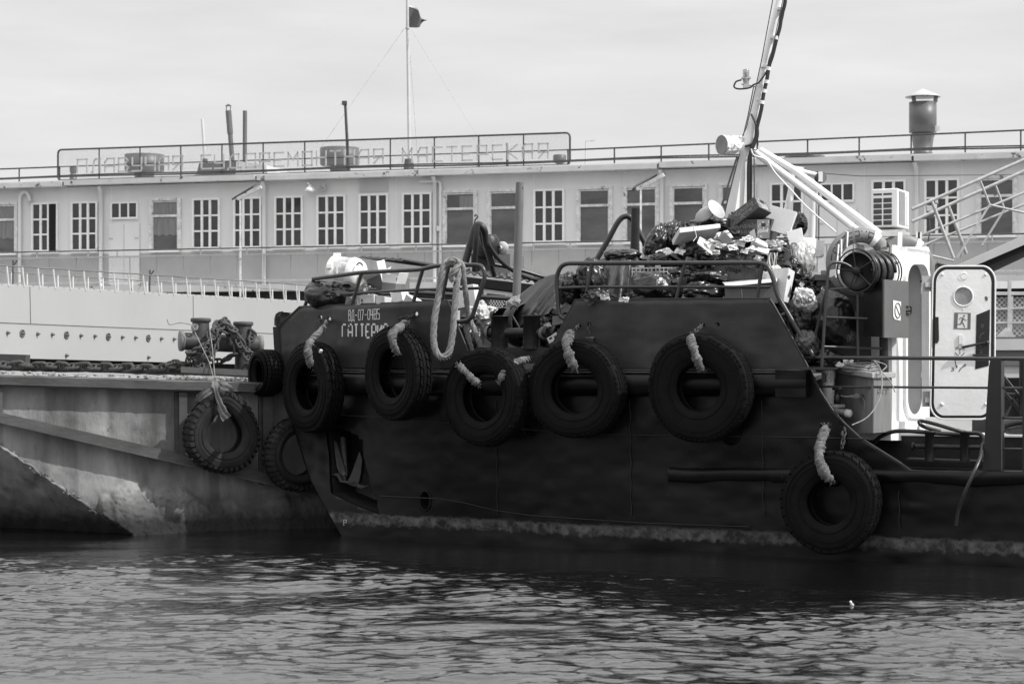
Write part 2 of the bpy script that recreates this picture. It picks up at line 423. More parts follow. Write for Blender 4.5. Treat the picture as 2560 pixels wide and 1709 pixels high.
# ================================================================ floating workshop, far behind
WT = 0.325; WA = math.atan(WT); WY = plane_Y(57.0, WT)
WD = Vector((math.cos(WA), -math.sin(WA), 0)); WN = Vector((-math.sin(WA), -math.cos(WA), 0)); UP = Vector((0, 0, 1))
def wb(px, z, off=0.0):
    Y = (57.0 - off / math.cos(WA)) / (1 + WT * (px - CX) / F)
    return Vector(((px - CX) / F * Y, Y, z))
def wz(px, py, off=0.0):
    Y = (57.0 - off / math.cos(WA)) / (1 + WT * (px - CX) / F)
    return H + (HY - py) * Y / F
def wbox(mb, p0, p1, z0, z1, o0, o1):
    """box on the wall: o0 back offset, o1 front offset towards the viewer"""
    a, b_ = wb(p0, 0, 0), wb(p1, 0, 0)
    q = [a + WN * o0, b_ + WN * o0, b_ + WN * o1, a + WN * o1]
    mb.prism([v + UP * z0 for v in q], UP * (z1 - z0))
BL = wb(1280, 0)
shop = thing('floating_workshop', 'long pale floating repair workshop with a row of paned windows under a white roof', 'building', BL)
mb = MB(); wbox(mb, -500, 3100, 4.15, 7.27, -11, 0); shop_wall = mb.build('wall', m_wall, shop)
mb = MB(); wbox(mb, -500, 277, 4.16, 5.2, 0, 0.004); wbox(mb, 345, 2052, 4.16, 5.2, 0, 0.004); wbox(mb, 2134, 3100, 4.16, 5.2, 0, 0.004); mb.build('painted_band', m_wall_dark, shop)
mb = MB(); ps = [-500, 172, 652, 1652, 2285, 3100]
for i in range(5): wbox(mb, ps[i] + 3, ps[i + 1] - 3, 7.27 + 0.025 * (i % 2), 7.42 + 0.03 * (i % 2), -0.1, 0.36)
mb.build('fascia', m_fascia, shop)
mb = MB()
A, B_ = wb(-500, 7.425) + WN * 0.34, wb(3100, 7.46) + WN * 0.34
for (o0, z0, o1, z1, z0r, z1r) in ((0.33, 7.40, -5.5, 7.50, 7.40, 8.0), (-5.5, 7.50, -11.4, 7.3, 8.0, 7.4)):
    q = [wb(-500, z0) + WN * o0, wb(3100, z0r) + WN * o0, wb(3100, z1r) + WN * o1, wb(-500, z1) + WN * o1]
    mb.prism(q, UP * 0.05)
mb.build('roof', m_roof, shop)
# panel joints of the wall cladding
mb = MB()
for px in (165, 278, 640, 870, 990, 1170, 1335, 1560, 1900, 2160, 2405): mb = MB(); wbox(mb, px, px + 1.2, 5.2, 7.26, 0, 0.006); mb.build('panel_joint', m_frame, shop)

def win_a(wd=0.80, ht=1.41, doorlike=False, dark=False):
    """three by three panes; local x along the wall, -y outwards, z up from the sill"""
    fr, pn = MB(), MB()
    rows = 1 if doorlike else 3
    hh = ht; c = 0.055
    fr.box((0, -0.01, hh + 0.03), (wd + 0.12, 0.06, 0.05)); fr.box((0, -0.01, -0.02), (wd + 0.12, 0.06, 0.06))
    for x in (-wd / 2 - 0.03, wd / 2 + 0.03): fr.box((x, -0.01, hh / 2), (0.06, 0.06, hh + 0.01))
    for x in (-wd / 6, wd / 6): fr.box((x, -0.012, hh / 2), (0.075, 0.045, hh))
    if rows == 3:
        for z in (hh * 0.345, hh * 0.675): fr.box((0, -0.009, z), (wd, 0.04, 0.05))
    pn.box((0, 0.012, hh / 2), (wd, 0.008, hh))
    return fr, pn
def win_b(wd=0.86, ht=1.45):
    fr, pn = MB(), MB()
    fr.box((0, -0.015, ht + 0.045), (wd + 0.2, 0.09, 0.07)); fr.box((0, -0.015, -0.03), (wd + 0.2, 0.1, 0.07))
    for x in (-wd / 2 - 0.05, wd / 2 + 0.05): fr.box((x, -0.012, ht / 2), (0.1, 0.08, ht + 0.02))
    for x in (-wd / 2 + 0.015, wd / 2 - 0.015): fr.box((x, -0.004, ht / 2), (0.03, 0.05, ht))
    fr.box((0, -0.008, ht * 0.69), (wd, 0.06, 0.07)); fr.box((0, -0.006, ht - 0.02), (wd, 0.05, 0.04))
    pn.box((0, 0.014, ht / 2), (wd, 0.008, ht))
    return fr, pn
def slab(wd, z, d): m_ = MB(); m_.box((0, -d / 2, z), (wd, d, 0.05)); return m_
ROT = Euler((0, 0, -WA))
fa, pa = win_a(); fb, pb = win_b()
protoA = protoB = None
def put_window(px, kind, ztop=6.75, extra=None):
    global protoA, protoB
    z0 = ztop - (1.41 if kind == 'A' else 1.45)
    loc = wb(px, z0, 0.026) - BL
    pr = protoA if kind == 'A' else protoB
    if pr is None:
        f_, p_ = (fa, pa) if kind == 'A' else (fb, pb)
        wdo = f_.build('window', m_frame if kind == 'A' else m_oldframe, shop, local=True)
        p_.build('pane', m_glass if kind == 'A' else m_glass2, wdo, local=True)
        slab(1.02, -0.075, 0.12).build('sill', m_frame, wdo, local=True)
        if kind == 'A': protoA = wdo
        else: protoB = wdo
        wdo.location = loc; wdo.rotation_euler = ROT
    else:
        wdo = copy_thing(pr, loc=loc, rot=ROT, parent=shop)
    return wdo
for px in (211, 515.5, 619, 722, 828, 934, 1042.5, 1372.5, 1966.5, 2221.5, 2354.5): put_window(px, 'A')
wdk = put_window(112, 'A')
mb = MB(); mb.box((0.29, -0.04, 0.70), (0.24, 0.02, 1.44)); o = mb.build('open_casement', m_black, wdk, local=True)
for px in (1262, 8, 413.5, 1150.5, 1486, 1603, 1721, 1843, 2492):
    wn = put_window(px, 'B', ztop=6.76)
    if px in (8, 413.5):
        mb = MB(); cv = []
        for i in range(41):
            x = -0.40 + 0.80 * i / 40; y = -0.004 + 0.010 * math.sin(i * 1.3) * math.sin(i * .31)
            cv.append([(x, y, 0.42 + 0.02 * math.sin(i * .5)), (x, y, 1.40)])
        mb.grid(np.array(cv)); mb.build('curtain', m_curtain, wn, local=True)
    if px == 1150.5:
        mb = MB(); mb.box((0.2, 0.004, 1.2), (0.44, 0.006, 0.34)); mb.build('paper_blind', m_curtain, wn, local=True)
# two doors with three lights above
pd = None
for px, wpx in ((311, 68), (2093, 82)):
    fr = MB(); wd = 0.98
    fr.box((0, -0.012, 0.92), (wd + 0.06, 0.03, 1.86))
    d = fr.build('door', m_wall, shop, local=True); d.location = wb(px, 4.28, 0.02) - BL; d.rotation_euler = ROT
    f2 = MB(); hh = 0.42; zb = 2.02
    f2.box((0, -0.01, zb + hh + 0.02), (0.90, 0.05, 0.04)); f2.box((0, -0.01, zb - 0.03), (0.90, 0.05, 0.06))
    for x in (-0.44, -0.145, 0.145, 0.44): f2.box((x, -0.01, zb + hh / 2), (0.05, 0.05, hh))
    f2.build('transom', m_frame, d, local=True)
    f3 = MB(); f3.box((0, 0.008, zb + hh / 2), (0.88, 0.02, hh)); f3.build('pane', m_glass, d, local=True)
    f4 = MB(); f4.box((0, -0.032, 0.92), (0.012, 0.006, 1.8)); f4.box((-0.44, -0.04, 1.38), (0.14, 0.012, 0.025)); f4.box((0.44, -0.04, 1.38), (0.14, 0.012, 0.025)); f4.build('hinge', m_galv, d, local=True)
# downpipes
for px, z1 in ((252, 7.2), (660, 7.2), (1087, 7.2), (1654, 7.2), (2291, 7.2)):
    mb = MB(); mb.tube([wb(px - 5, 7.25, 0.22), wb(px - 1, 7.12, 0.18), wb(px, 7.05, 0.09), wb(px, 6, 0.09), wb(px, 4.2, 0.09)], 0.058, 8); mb.build('downpipe', m_wall, shop)
mb = MB(); mb.tube(bend([wb(49, 4.2, 0.1), wb(49, 7.0, 0.1), wb(56, 7.15, 0.1), wb(66, 7.15, 0.1), wb(73, 7.0, 0.1), wb(74, 6.9, 0.1)], 0.15), 0.055, 8)
mb.lathe([(0.06, 0), (0.11, -0.03)], wb(74, 6.9, 0.1)); mb.build('vent_gooseneck', m_wall, shop)
mb = MB(); mb.tube(bend([wb(1050, 7.12, 0.08), wb(1098, 7.12, 0.08), wb(1101, 7.0, 0.08), wb(1101, 4.2, 0.08)], 0.1), 0.045, 8); mb.box(wb(1097, 5.75, 0.1), (0.12, 0.1, 0.14)); mb.build('conduit', m_wall, shop)
mb = MB()
for i in range(9): wbox(mb, 898, 971, 6.88 + i * 0.038, 6.895 + i * 0.038, 0, 0.05)
wbox(mb, 897, 972, 6.86, 7.24, 0, 0.015); mb.build('louvre', m_wall, shop)
mb = MB(); mb.lathe([(0.0, 0.14), (0.04, 0.13), (0.05, 0.08), (0.13, 0.02), (0.16, -0.06), (0.14, -0.08), (0.0, -0.08)], wb(775, 6.98, 0.24), n=20); mb.box(wb(772, 7.14, 0.15), (0.05, 0.3, 0.05)); mb.build('wall_lamp', m_white2, shop)
mb = MB(); mb.tube(arc(wb(805, 7.0, 0.12), 0.085, 0, 2 * math.pi, 20, WD, UP), 0.028, 6); mb.box(wb(809, 7.09, 0.1), (0.1, 0.1, 0.1)); mb.build('wall_camera', m_galv, shop)
# hull of the workshop under the deck
mb = MB(); wbox(mb, -500, 3100, 3.95, 4.15, -11, 1.75); shop_deck = mb.build('deck', m_fascia, shop)
mb = MB(); wbox(mb, -500, 3100, -0.6, 3.95, -11, 1.2); mb.build('hull', mat('workshop_hull', 0.05, 0.7, var=0.5, scale=1, stretch=(1, 1, .3)), shop)

# deck-edge fence in front of the workshop wall
fn = thing('deck_fence', 'mesh panel fence with thin top rail along the deck of the far workshop', 'fence', wb(1280, 4.15, 1.5))
mb = MB(); mb.tube([wb(-300, 5.21, 1.5), wb(1165, 5.21, 1.5)], 0.022, 6); mb.tube([wb(1200, 5.21, 1.5), wb(3000, 5.21, 1.5)], 0.022, 6)
mb.tube(bend([wb(1150, 5.21, 1.5), wb(1176, 5.2, 1.5), wb(1180, 5.0, 1.5)], 0.1), 0.02, 6); mb.build('top_rail', m_rail, fn)
mb = MB()
for z, w_ in ((5.02, 0.045), (4.27, 0.045)): mb.bar(wb(-300, z, 1.5), wb(3000, z, 1.5), 0.04, w_)
mb.build('frame', m_galv, fn)
for i in range(40):
    px = -10 + i * 67
    mb = MB(); mb.tube([wb(px, 4.15, 1.48), wb(px, 5.02, 1.48)], 0.015, 5); mb.build('post', m_galv, fn)
for px in (92, 220, 293, 502, 617, 820, 903, 1040, 1333, 1425, 1514, 1613, 1700, 2373, 2480): mb = MB(); mb.tube([wb(px, 5.02, 1.5), wb(px, 5.21, 1.5)], 0.022, 5); mb.build('short_post', m_galv, fn)
mm = bpy.data.materials.new('wire_mesh'); mm.use_nodes = True
def mesh_mat(m_, scale, thick, col, rot=0.785, base=None):
    t = m_.node_tree; n = t.nodes; l = t.links.new; b = n['Principled BSDF']; b.inputs['Base Color'].default_value = (col, col, col, 1); b.inputs['Roughness'].default_value = .6
    g = n.new('ShaderNodeNewGeometry'); sp = n.new('ShaderNodeSeparateXYZ'); l(g.outputs['Position'], sp.inputs[0])
    tot = None
    for sg in (1, -1):
        a = n.new('ShaderNodeMath'); a.operation = 'MULTIPLY'; a.inputs[1].default_value = sg; l(sp.outputs['Z'], a.inputs[0])
        c = n.new('ShaderNodeMath'); l(a.outputs[0], c.inputs[0]); l(sp.outputs['X'], c.inputs[1])
        d = n.new('ShaderNodeMath'); d.operation = 'MULTIPLY'; d.inputs[1].default_value = scale; l(c.outputs[0], d.inputs[0])
        e = n.new('ShaderNodeMath'); e.operation = 'FRACT'; l(d.outputs[0], e.inputs[0])
        f = n.new('ShaderNodeMath'); f.operation = 'LESS_THAN'; f.inputs[1].default_value = thick; l(e.outputs[0], f.inputs[0])
        if tot is None: tot = f.outputs[0]
        else:
            h = n.new('ShaderNodeMath'); h.operation = 'MAXIMUM'; l(tot, h.inputs[0]); l(f.outputs[0], h.inputs[1]); tot = h.outputs[0]
    l(tot, b.inputs['Alpha'])
mesh_mat(mm, 30, 0.13, 0.3)
mb = MB(); mb.prism([wb(-300, 4.29, 1.5), wb(3000, 4.29, 1.5), wb(3000, 5.0, 1.5), wb(-300, 5.0, 1.5)], WN * 0.003); mb.build('wire_mesh', mm, fn)

# roof railing
rr = thing('roof_railing', 'dark two bar railing along the roof edge of the workshop', 'railing', wb(1280, 7.44, 0.1))
RO = 0.15
mb = MB()
mb.tube([wb(-300, 7.86, RO), wb(145, 7.88, RO)], 0.026, 6); mb.tube([wb(1425, 7.88, RO), wb(3000, 8.05, RO)], 0.026, 6)
for z, s_ in ((7.56, 0.0), (7.6, 0.6)):
    pts = [wb(px, z + 0.018 * math.sin(px * 0.009 + s_ * 9), RO - 0.03 * s_) for px in range(-300, 3001, 40)]
    mb.tube(pts, 0.026 - 0.006 * s_, 6)
mb.build('rail', m_rail, rr)
for px in (48, 149, 248, 350, 452, 555, 658, 762, 869, 976, 1086, 1197, 1309, 1420, 1536, 1653, 1772, 1893, 2019, 2148, 2278, 2413, 2552):
    mb = MB(); mb.tube([wb(px, 7.42, RO), wb(px, 7.88 if px < 1500 else 7.88 + 0.17 * (px - 1425) / 1575, RO)], 0.022, 6); mb.build('post', m_rail, rr)

# rooftop sign
sg = thing('rooftop_sign', 'long rounded frame with pale metal Cyrillic letters on the workshop roof', 'sign', wb(785, 7.44, 0.25))
SO = 0.2
fr_pts = bend([wb(785, 7.46, SO), wb(145, 7.46, SO), wb(145, 8.40, SO), wb(1425, 8.36, SO), wb(1425, 7.46, SO), wb(785, 7.46, SO)], 0.14, 6)
mb = MB(); mb.tube(fr_pts, 0.03, 6); mb.tube([wb(145, 7.88, SO), wb(1425, 7.88, SO)], 0.017, 5)
for px in (248, 350, 452, 555, 658, 762, 869, 976, 1086, 1197, 1309): mb.tube([wb(px, 7.46, SO), wb(px, 8.38, SO)], 0.022, 5)
mb.build('frame', m_rail, sg)
m3 = bpy.data.materials.new('fine_mesh'); m3.use_nodes = True; mesh_mat(m3, 40, 0.075, 0.25)
mb = MB(); mb.prism([wb(148, 7.5, SO), wb(1422, 7.5, SO), wb(1422, 8.35, SO), wb(148, 8.37, SO)], WN * 0.002); mb.build('backing_mesh', m3, sg)
LT = [('П', 194, 218), ('Л', 229, 251), ('А', 263, 286), ('В', 297, 321), ('У', 331, 354), ('Ч', 364, 388), ('А', 398, 422), ('Я', 433, 457),
      ('С', 504, 528), ('У', 537, 560), ('Д', 573, 600), ('О', 616, 639), ('Р', 650, 674), ('Е', 686, 710), ('М', 721, 745), ('О', 757, 780), ('Н', 792, 815), ('Т', 827, 850), ('Н', 862, 886), ('А', 898, 922), ('Я', 935, 958),
      ('М', 1007, 1030), ('А', 1046, 1068), ('С', 1082, 1106), ('Т', 1118, 1142), ('Е', 1156, 1180), ('Р', 1194, 1217), ('С', 1232, 1256), ('К', 1270, 1293), ('А', 1307, 1331), ('Я', 1347, 1370)]
for ch, a, b_ in LT:
    mb = MB(); strokes(mb, ch, lambda u, v: wb(a + (b_ - a) * u, 7.67 + 0.40 * v, SO + 0.05), 0.045, WN, 0.02); mb.build('letter', m_sign, sg)

# things on the roof; zr() gives the height of the roof some metres behind the edge
def zr(off): return 7.46
GR = 'stove pipes and vents on the workshop roof'
def rp_(px, py, off): Y = (57.0 - off / math.cos(WA)) / (1 + WT * (px - CX) / F); return PT(px, py, Y)
def lathe_thing(name, label, px, off, prof_px, mtl, tilt=0, group=GR, n=24):
    """prof_px: list of (radius px, row py) from bottom to top"""
    Y = rp_(px, 0, off).y; k = Y / F; base = Vector(((px - CX) * k, Y, zr(off) - 0.05))
    o = thing(name, label, 'roof vent', base, group)
    return o, base, k
mb = MB()
o, base, k = lathe_thing('mushroom_vent', 'wide grey mushroom vent drum behind the first word of the sign', 361, -2.5, None, m_vent)
mb.lathe([(0, zz) if r == 0 else (r * k, zz) for r, zz in [(22, base.z), (25, rp_(361, 430, -2.5).z), (28, rp_(361, 428, -2.5).z)]], (base.x, base.y, 0)); mb.build('stem', m_vent, o)
mb = MB(); mb.lathe([(0, rp_(361, 432, -2.5).z), (46 * k, rp_(361, 430, -2.5).z), (49 * k, rp_(361, 426, -2.5).z), (49 * k, rp_(361, 387, -2.5).z), (0, rp_(361, 385, -2.5).z)], (base.x, base.y, 0)); mb.build('drum', m_vent, o)
o2 = copy_thing(o, loc=Vector((rp_(849, 0, -2.5).x, rp_(849, 0, -2.5).y, base.z)), label='wide grey mushroom vent drum beside the dark camera pole', scale=(0.97, 0.97, 1.0))
def simple_lathe(name, label, cat, px, off, prof, mtl, group=GR, cap=True, n=20):
    Y = rp_(px, 0, off).y; k = Y / F
    mb = MB(); mb.lathe([(r * k, rp_(px, py, off).z) for r, py in prof], ((px - CX) * k, Y, 0), n=n, cap=cap)
    o = mb.build(name, mtl); b_ = Vector(((px - CX) * k, Y, rp_(px, prof[0][1], off).z))
    for v in o.data.vertices: v.co -= b_
    o.location = b_
    return tag(o, label, cat, group)
simple_lathe('vent_pipe', 'short grey vent pipe at the left end of the rooftop sign', 'roof vent', 183, -0.8, [(9, 463), (9, 436), (7, 435), (7, 431), (9, 430), (8.5, 416)], m_vent)
simple_lathe('mushroom_vent', 'small domed mushroom vent left of the grey housing', 'roof vent', 494, -0.6, [(7, 468), (7, 445), (12.5, 443), (9, 438), (1, 436.5)], m_vent)
simple_lathe('mushroom_vent', 'small squat vent with round head inside the sign right end', 'roof vent', 1399, -1.0, [(8, 432), (8, 410), (12, 408), (16, 406), (16.5, 404), (16.5, 389), (14, 387)], m_vent)
simple_lathe('vent_pipe', 'low stub vent between sign mesh and round vent', 'roof vent', 1359, -1.5, [(8, 432), (8, 421), (5, 419)], m_vent)
simple_lathe('mushroom_vent', 'flat dark vent cap just right of the rooftop sign', 'roof vent', 1431, -0.5, [(5, 432), (6, 429), (9, 427), (5, 424.5)], m_rail)
simple_lathe('mushroom_vent', 'flat capped stub vent by the leaning wire post', 'roof vent', 1520, -0.8, [(8, 430), (8, 418), (12, 417), (11, 415)], m_vent)
simple_lathe('mushroom_vent', 'pale low vent dome behind the railing middle', 'roof vent', 1560, -2.5, [(7, 428), (7, 426), (3, 424)], m_vent_lt)
simple_lathe('mushroom_vent', 'thin dark vent cap left of the pale stub vent', 'roof vent', 1635, -1.2, [(4, 428), (12, 422), (10, 420), (3, 418)], m_rail)
simple_lathe('vent_pipe', 'pale stub vent pipe with flat lid left of the mast', 'roof vent', 1695, -0.8, [(7, 431), (7, 414), (10, 413), (10, 411)], m_vent_lt)
simple_lathe('mushroom_vent', 'wide flat dark vent hood right of the mast', 'roof vent', 2012, -2.0, [(34, 420), (34, 396), (54, 395), (48, 390), (20, 386)], m_vent)
# box housing
HB = thing('roof_housing', 'grey trapezoid sheet metal housing behind the sign', 'roof housing', rp_(580, 452, -4))
mb = MB(); a0 = [rp_(484, 462, -4), rp_(588, 462, -4), rp_(588, 403, -4), rp_(498, 408, -4)]; mb.prism(a0, -WN * 1.6); mb.build('front_panel', m_vent, HB)
mb = MB(); a0 = [rp_(588, 462, -4), rp_(676, 462, -4), rp_(664, 413, -4), rp_(590, 402, -4)]; mb.prism(a0, -WN * 1.6); mb.build('side_panel', m_vent_lt, HB)
def pole(name, label, cat, px0, py0, px1, py1, off, r0, r1, mtl, group=None, extra=None):
    a, b_ = rp_(px0, py0, off), rp_(px1, py1, off); o = thing(name, label, cat, a, group)
    mb = MB(); mb.tube([a, a * .5 + b_ * .5, b_], [r0, (r0 + r1) / 2, r1], 12); mb.build('pole', mtl, o)
    if extra: extra(o, a, b_)
    return o
def cap_(o, a, b_):
    mb = MB(); k = b_.y / F; mb.lathe([(8.5 * k, 0), (1 * k, 5 * k)], b_ + Vector((0, 0, 12 * k)), n=12)
    for dx in (-5, 5): mb.box(b_ + Vector((dx * k, 0, 6 * k)), (0.02, 0.05, 12 * k))
    mb.build('cap', m_rail, o)
def col_(o, a, b_):
    mb = MB(); c = a * .97 + b_ * .03; mb.lathe([(0.085, -0.06), (0.085, 0.06)], c, n=12, cap=True); mb.build('collar', m_vent, o)
pole('stove_pipe', 'short pale leaning stove pipe above the grey housing', 'stove pipe', 513, 405, 505.5, 298, -4.2, 0.055, 0.046, m_vent_lt, GR, col_)
def col2(o, a, b_):
    cap_(o, a, b_); mb = MB(); mb.tube([a * .45 + b_ * .55, b_], 0.095, 12); mb.build('upper_sleeve', m_vent, o)
pole('stove_pipe', 'tallest dark leaning stove pipe with little pointed cap', 'stove pipe', 581, 405, 571, 277, -4.4, 0.075, 0.08, m_vent, GR, col2)
pole('stove_pipe', 'upright stove pipe with open top right of the capped one', 'stove pipe', 612, 408, 612.5, 277, -4.6, 0.07, 0.07, m_vent, GR)
def camx(o, a, b_):
    mb = MB(); mb.box(b_ + Vector((-0.02, 0, 0)), (0.14, 0.14, 0.12)); mb.build('bracket', m_rail, o)
    mb = MB(); c = b_ + Vector((-0.23, -0.02, -0.04)); R = Matrix.Rotation(-0.35, 3, 'Y'); mb.box(c, (0.13, 0.08, 0.07), R); mb.tube([c, b_], 0.012, 5); mb.build('camera', m_white2, o)
pole('camera_pole', 'dark slim pole carrying a small white security camera', 'camera pole', 873, 452, 863, 258, -0.1, 0.05, 0.04, m_rail, None, camx)
def anx(o, a, b_):
    mb = MB(); mb.tube([b_, b_ + Vector((0.25, 0, -0.01))], 0.02, 6); mb.box(b_ + Vector((0.2, 0, 0.0)), (0.12, .05, .06)); mb.build('arm', m_galv, o)
pole('antenna_pole', 'thin pale pole with small arm right of the sign', 'antenna', 1463, 430, 1465, 352, -1.5, 0.022, 0.018, m_galv, None, anx)
def lamp2(o, a, b_):
    mb = MB(); mb.lathe([(0.05, -0.05), (0.06, 0.07)], b_, n=10, cap=True); mb.build('lamp', m_galv, o)
pole('lamp_pole', 'short pole with round lamp inside the sign near its right end', 'lamp post', 1268, 436, 1269, 364, -0.3, 0.045, 0.032, m_rail, None, lamp2)
# big vent with pointed cap
bx = 2307; bo = -1.0; Yb = rp_(bx, 0, bo).y; k = Yb / F
bv = thing('chimney_vent', 'large grey chimney vent with a pointed cap at the right', 'chimney', Vector(((bx - CX) * k, Yb, zr(bo) - .05)))
def lz(prof, nm, mtl, n=32, cap=False):
    mb = MB(); mb.lathe([(r * k, H + (HY - py) * k) for r, py in prof], ((bx - CX) * k, Yb, 0), n=n, cap=cap); return mb.build(nm, mtl, bv)
lz([(22, 412), (22, 386), (25, 385), (25, 383), (22, 382), (27, 345), (29, 342), (29, 339), (27, 337), (28, 330)], 'neck', m_vent)
lz([(28, 332), (34, 332), (34, 256), (33, 256)], 'drum', m_vent)
lz([(44, 243), (43, 241), (0.5, 222), ], 'cap', m_vent_lt, cap=False)
lz([(44, 243), (0.5, 240)], 'cap_underside', m_vent)
for dx in (-26, 26):
    mb = MB(); mb.bar(((bx + dx - CX) * k, Yb - 0.25, H + (HY - 258) * k), ((bx + dx * 1.1 - CX) * k, Yb - 0.25, H + (HY - 242) * k), 0.11, 0.03); mb.build('strut', m_vent, bv)
mb = MB()
for dx in (30,): mb.box(((bx + dx - CX) * k, Yb - 0.33, H + (HY - 325) * k), (0.12, 0.05, 0.14))
mb.build('latch', m_galv, bv)
# flagpole with flag
fp = thing('flagpole', 'tall pale flagpole on the workshop roof with guy wires', 'flagpole', rp_(1022, 440, -1.5))
mb = MB(); mb.tube([rp_(1024, 440, -1.5), rp_(1019, 70, -1.5), rp_(1018, -30, -1.5)], [0.05, 0.045, 0.04], 10); mb.build('pole', m_vent_lt, fp)
mb = MB(); mb.lathe([(0.075, -0.02), (0.075, 0.02)], rp_(1019, 71, -1.5), n=10, cap=True); mb.build('collar', m_galv, fp)
q_ = rp_(1022, 446, -1.5); mb = MB(); mb.lathe([(.19, 0), (.12, .58)], q_, n=4, smooth=False, cap=True); mb.build('base', m_rail, fp)
mb = MB()
for q in ((rp_(800, 372, 0.1), rp_(1009, 74, -1.5)), (rp_(1240, 415, -0.3), rp_(1029, 76, -1.5)), (rp_(1047, 440, -1.6), rp_(1026, 140, -1.5))): mb.tube(q, 0.008, 4)
mb.build('guy_wire', m_galv, fp)
Yf = rp_(1018, 0, -1.55).y; A = []
for i in range(15):
    u = i / 14; row = []
    for j in range(13):
        v = j / 12; x = 1015 + 7 * math.sin(u * 5) + 62 * u ** 0.9 * (1 - abs(v - 0.62) * 0.55 * u); top = 12 + 36 * u ** 1.3; bot = 68 + 4 * math.sin(u * 3) - 16 * u * u
        row.append(PT(x, top + (bot - top) * v, Yf + 0.18 * math.sin(u * 9 + v * 2) * (0.3 + u)))
    A.append(row)
flm = mat('flag_cloth', 0.10, 0.8, var=0.1, scale=3)
mb = MB(); mb.grid(A); o = mb.build('flag', flm); b_ = PT(1018, 68, Yf)
for v in o.data.vertices: v.co -= b_
o.location = b_; tag(o, 'small dark flag folded by the wind at the flagpole top', 'flag')
mb = MB(); A2 = [[r[0] + Vector((0, -0.01, 0.0)), r[0] * .4 + r[1] * .6 + Vector((0, -0.01, 0)), r[1] + Vector((0, -0.01, 0))] for r in A]; mb.grid(A2); mb.build('white_stripe', m_white2, o)
# weeds growing on the roof edge
def weed(px, w_, hgt, label):
    base = rp_(px, 436, 0.1); mb = MB(); rs = random.Random(px)
    for i in range(26):
        x = rs.uniform(-w_, w_) * 0.5; hh = rs.uniform(.3, 1) * hgt; p0 = base + Vector((x, rs.uniform(-.1, .1), 0)); p1 = p0 + Vector((rs.uniform(-.08, .08), 0, hh)); mb.tube([p0, p1], 0.004, 3)
        for q in range(6):
            c = p0.lerp(p1, rs.uniform(.3, 1)); d = Vector((rs.uniform(-1, 1), rs.uniform(-.3, .3), rs.uniform(-.5, 1))) * 0.045
            mb.add([c, c + d + Vector((0.01, 0, .01)), c + d * 1.4, c + d - Vector((0.012, 0, -.01))], [(0, 1, 2, 3)])
    o = mb.build('weed', mat('weed_leaves', 0.09, .8)); 
    for v in o.data.vertices: v.co -= base
    o.location = base; tag(o, label, 'plant')
weed(1198, 0.5, 0.28, 'taller weed growing on the roof edge under the sign'); weed(1235, 0.4, 0.26, 'weed right of the taller one on the roof edge'); weed(1052, 0.2, 0.14, 'tiny weed tuft beside the flagpole base')

# fence-mounted lamp posts in front of the workshop wall
for (px, y0, y1, ax0, ay0, ax1, ay1, lab) in ((601, 722, 500, 588, 496, 645, 466, 'pale lamp post with slanted trough head, left of the windows middle'), (1602, 640, 473, 1586, 472, 1652, 436, 'pale lamp post with slanted trough head, left of the rubbish heap top')):
    o = thing('lamp_post', lab, 'lamp post', rp_(px, y0, 2.2), 'lamp posts by the workshop fence')
    mb = MB(); mb.bar(rp_(px, y0 + 20, 2.2), rp_(px, y1, 2.2), 0.05); mb.build('post', m_oldframe, o)
    mb = MB(); a, b_ = rp_(ax0 + 6, ay0 + 1, 2.2), rp_(ax1 + 8, ay1 + 1, 2.2); mb.bar(a, b_, 0.06, 0.10); mb.build('arm', m_oldframe, o)
    mb = MB(); a, b_ = rp_(ax0 - 4, ay0, 1.9), rp_(ax1 - 8, ay1 - 2, 1.9); mb.bar(a, b_, 0.34, 0.05, up=(0, -.3, 1)); mb.build('lamp_head', m_rail, o)
# ================================================================ pale steel pontoon on the left, receding to the right
GT = -1.55
def gY(px): return 36.0 / (1 + GT * (px - 260) / F)            # 33.3 at the frame edge, 41 behind the tug
def GP(px, py, off=0.0): Y = gY(px) - off; return PT(px, py, Y)
GD = (GP(700, 900) - GP(0, 900)); GD.z = 0; GD.normalize(); GN = Vector((-GD.y, GD.x, 0)); GN = GN if GN.y < 0 else -GN
pon = thing('steel_pontoon', 'long pale steel sided pontoon with bolted plates and double row of rail posts', 'pontoon', GP(0, 895))
def gtop(px): return 712 + 0.0555 * px
mb = MB()
q = [GP(-300, 886), GP(1150, 925), GP(1150, gtop(1150)), GP(-300, gtop(-300))]; mb.prism(q, -GN * 0.12); mb.build('side_plate', m_hull2, pon)
mb = MB()
def gline(pts, w): mb.tube([GP(x, y, 0.01) for x, y in pts], w, 4)
gline([(-50, 804), (115, 811), (440, 824), (800, 838)], 0.007); gline([(75, gtop(75)), (77, 809)], 0.006); gline([(483, gtop(483)), (484, 826)], 0.006)
mb.build('plate_seam', mat('seam_grey', 0.14), pon)
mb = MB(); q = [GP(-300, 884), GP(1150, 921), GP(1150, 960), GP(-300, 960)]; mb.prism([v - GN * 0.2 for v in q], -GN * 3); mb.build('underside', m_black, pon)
mb = MB(); q = [GP(-300, gtop(-300)), GP(1150, gtop(1150))]; mb.prism([q[0] - GN * .12, q[1] - GN * .12, q[1] - GN * 2.2, q[0] - GN * 2.2], UP * 0.03); mb.build('walkway', m_hull2, pon)
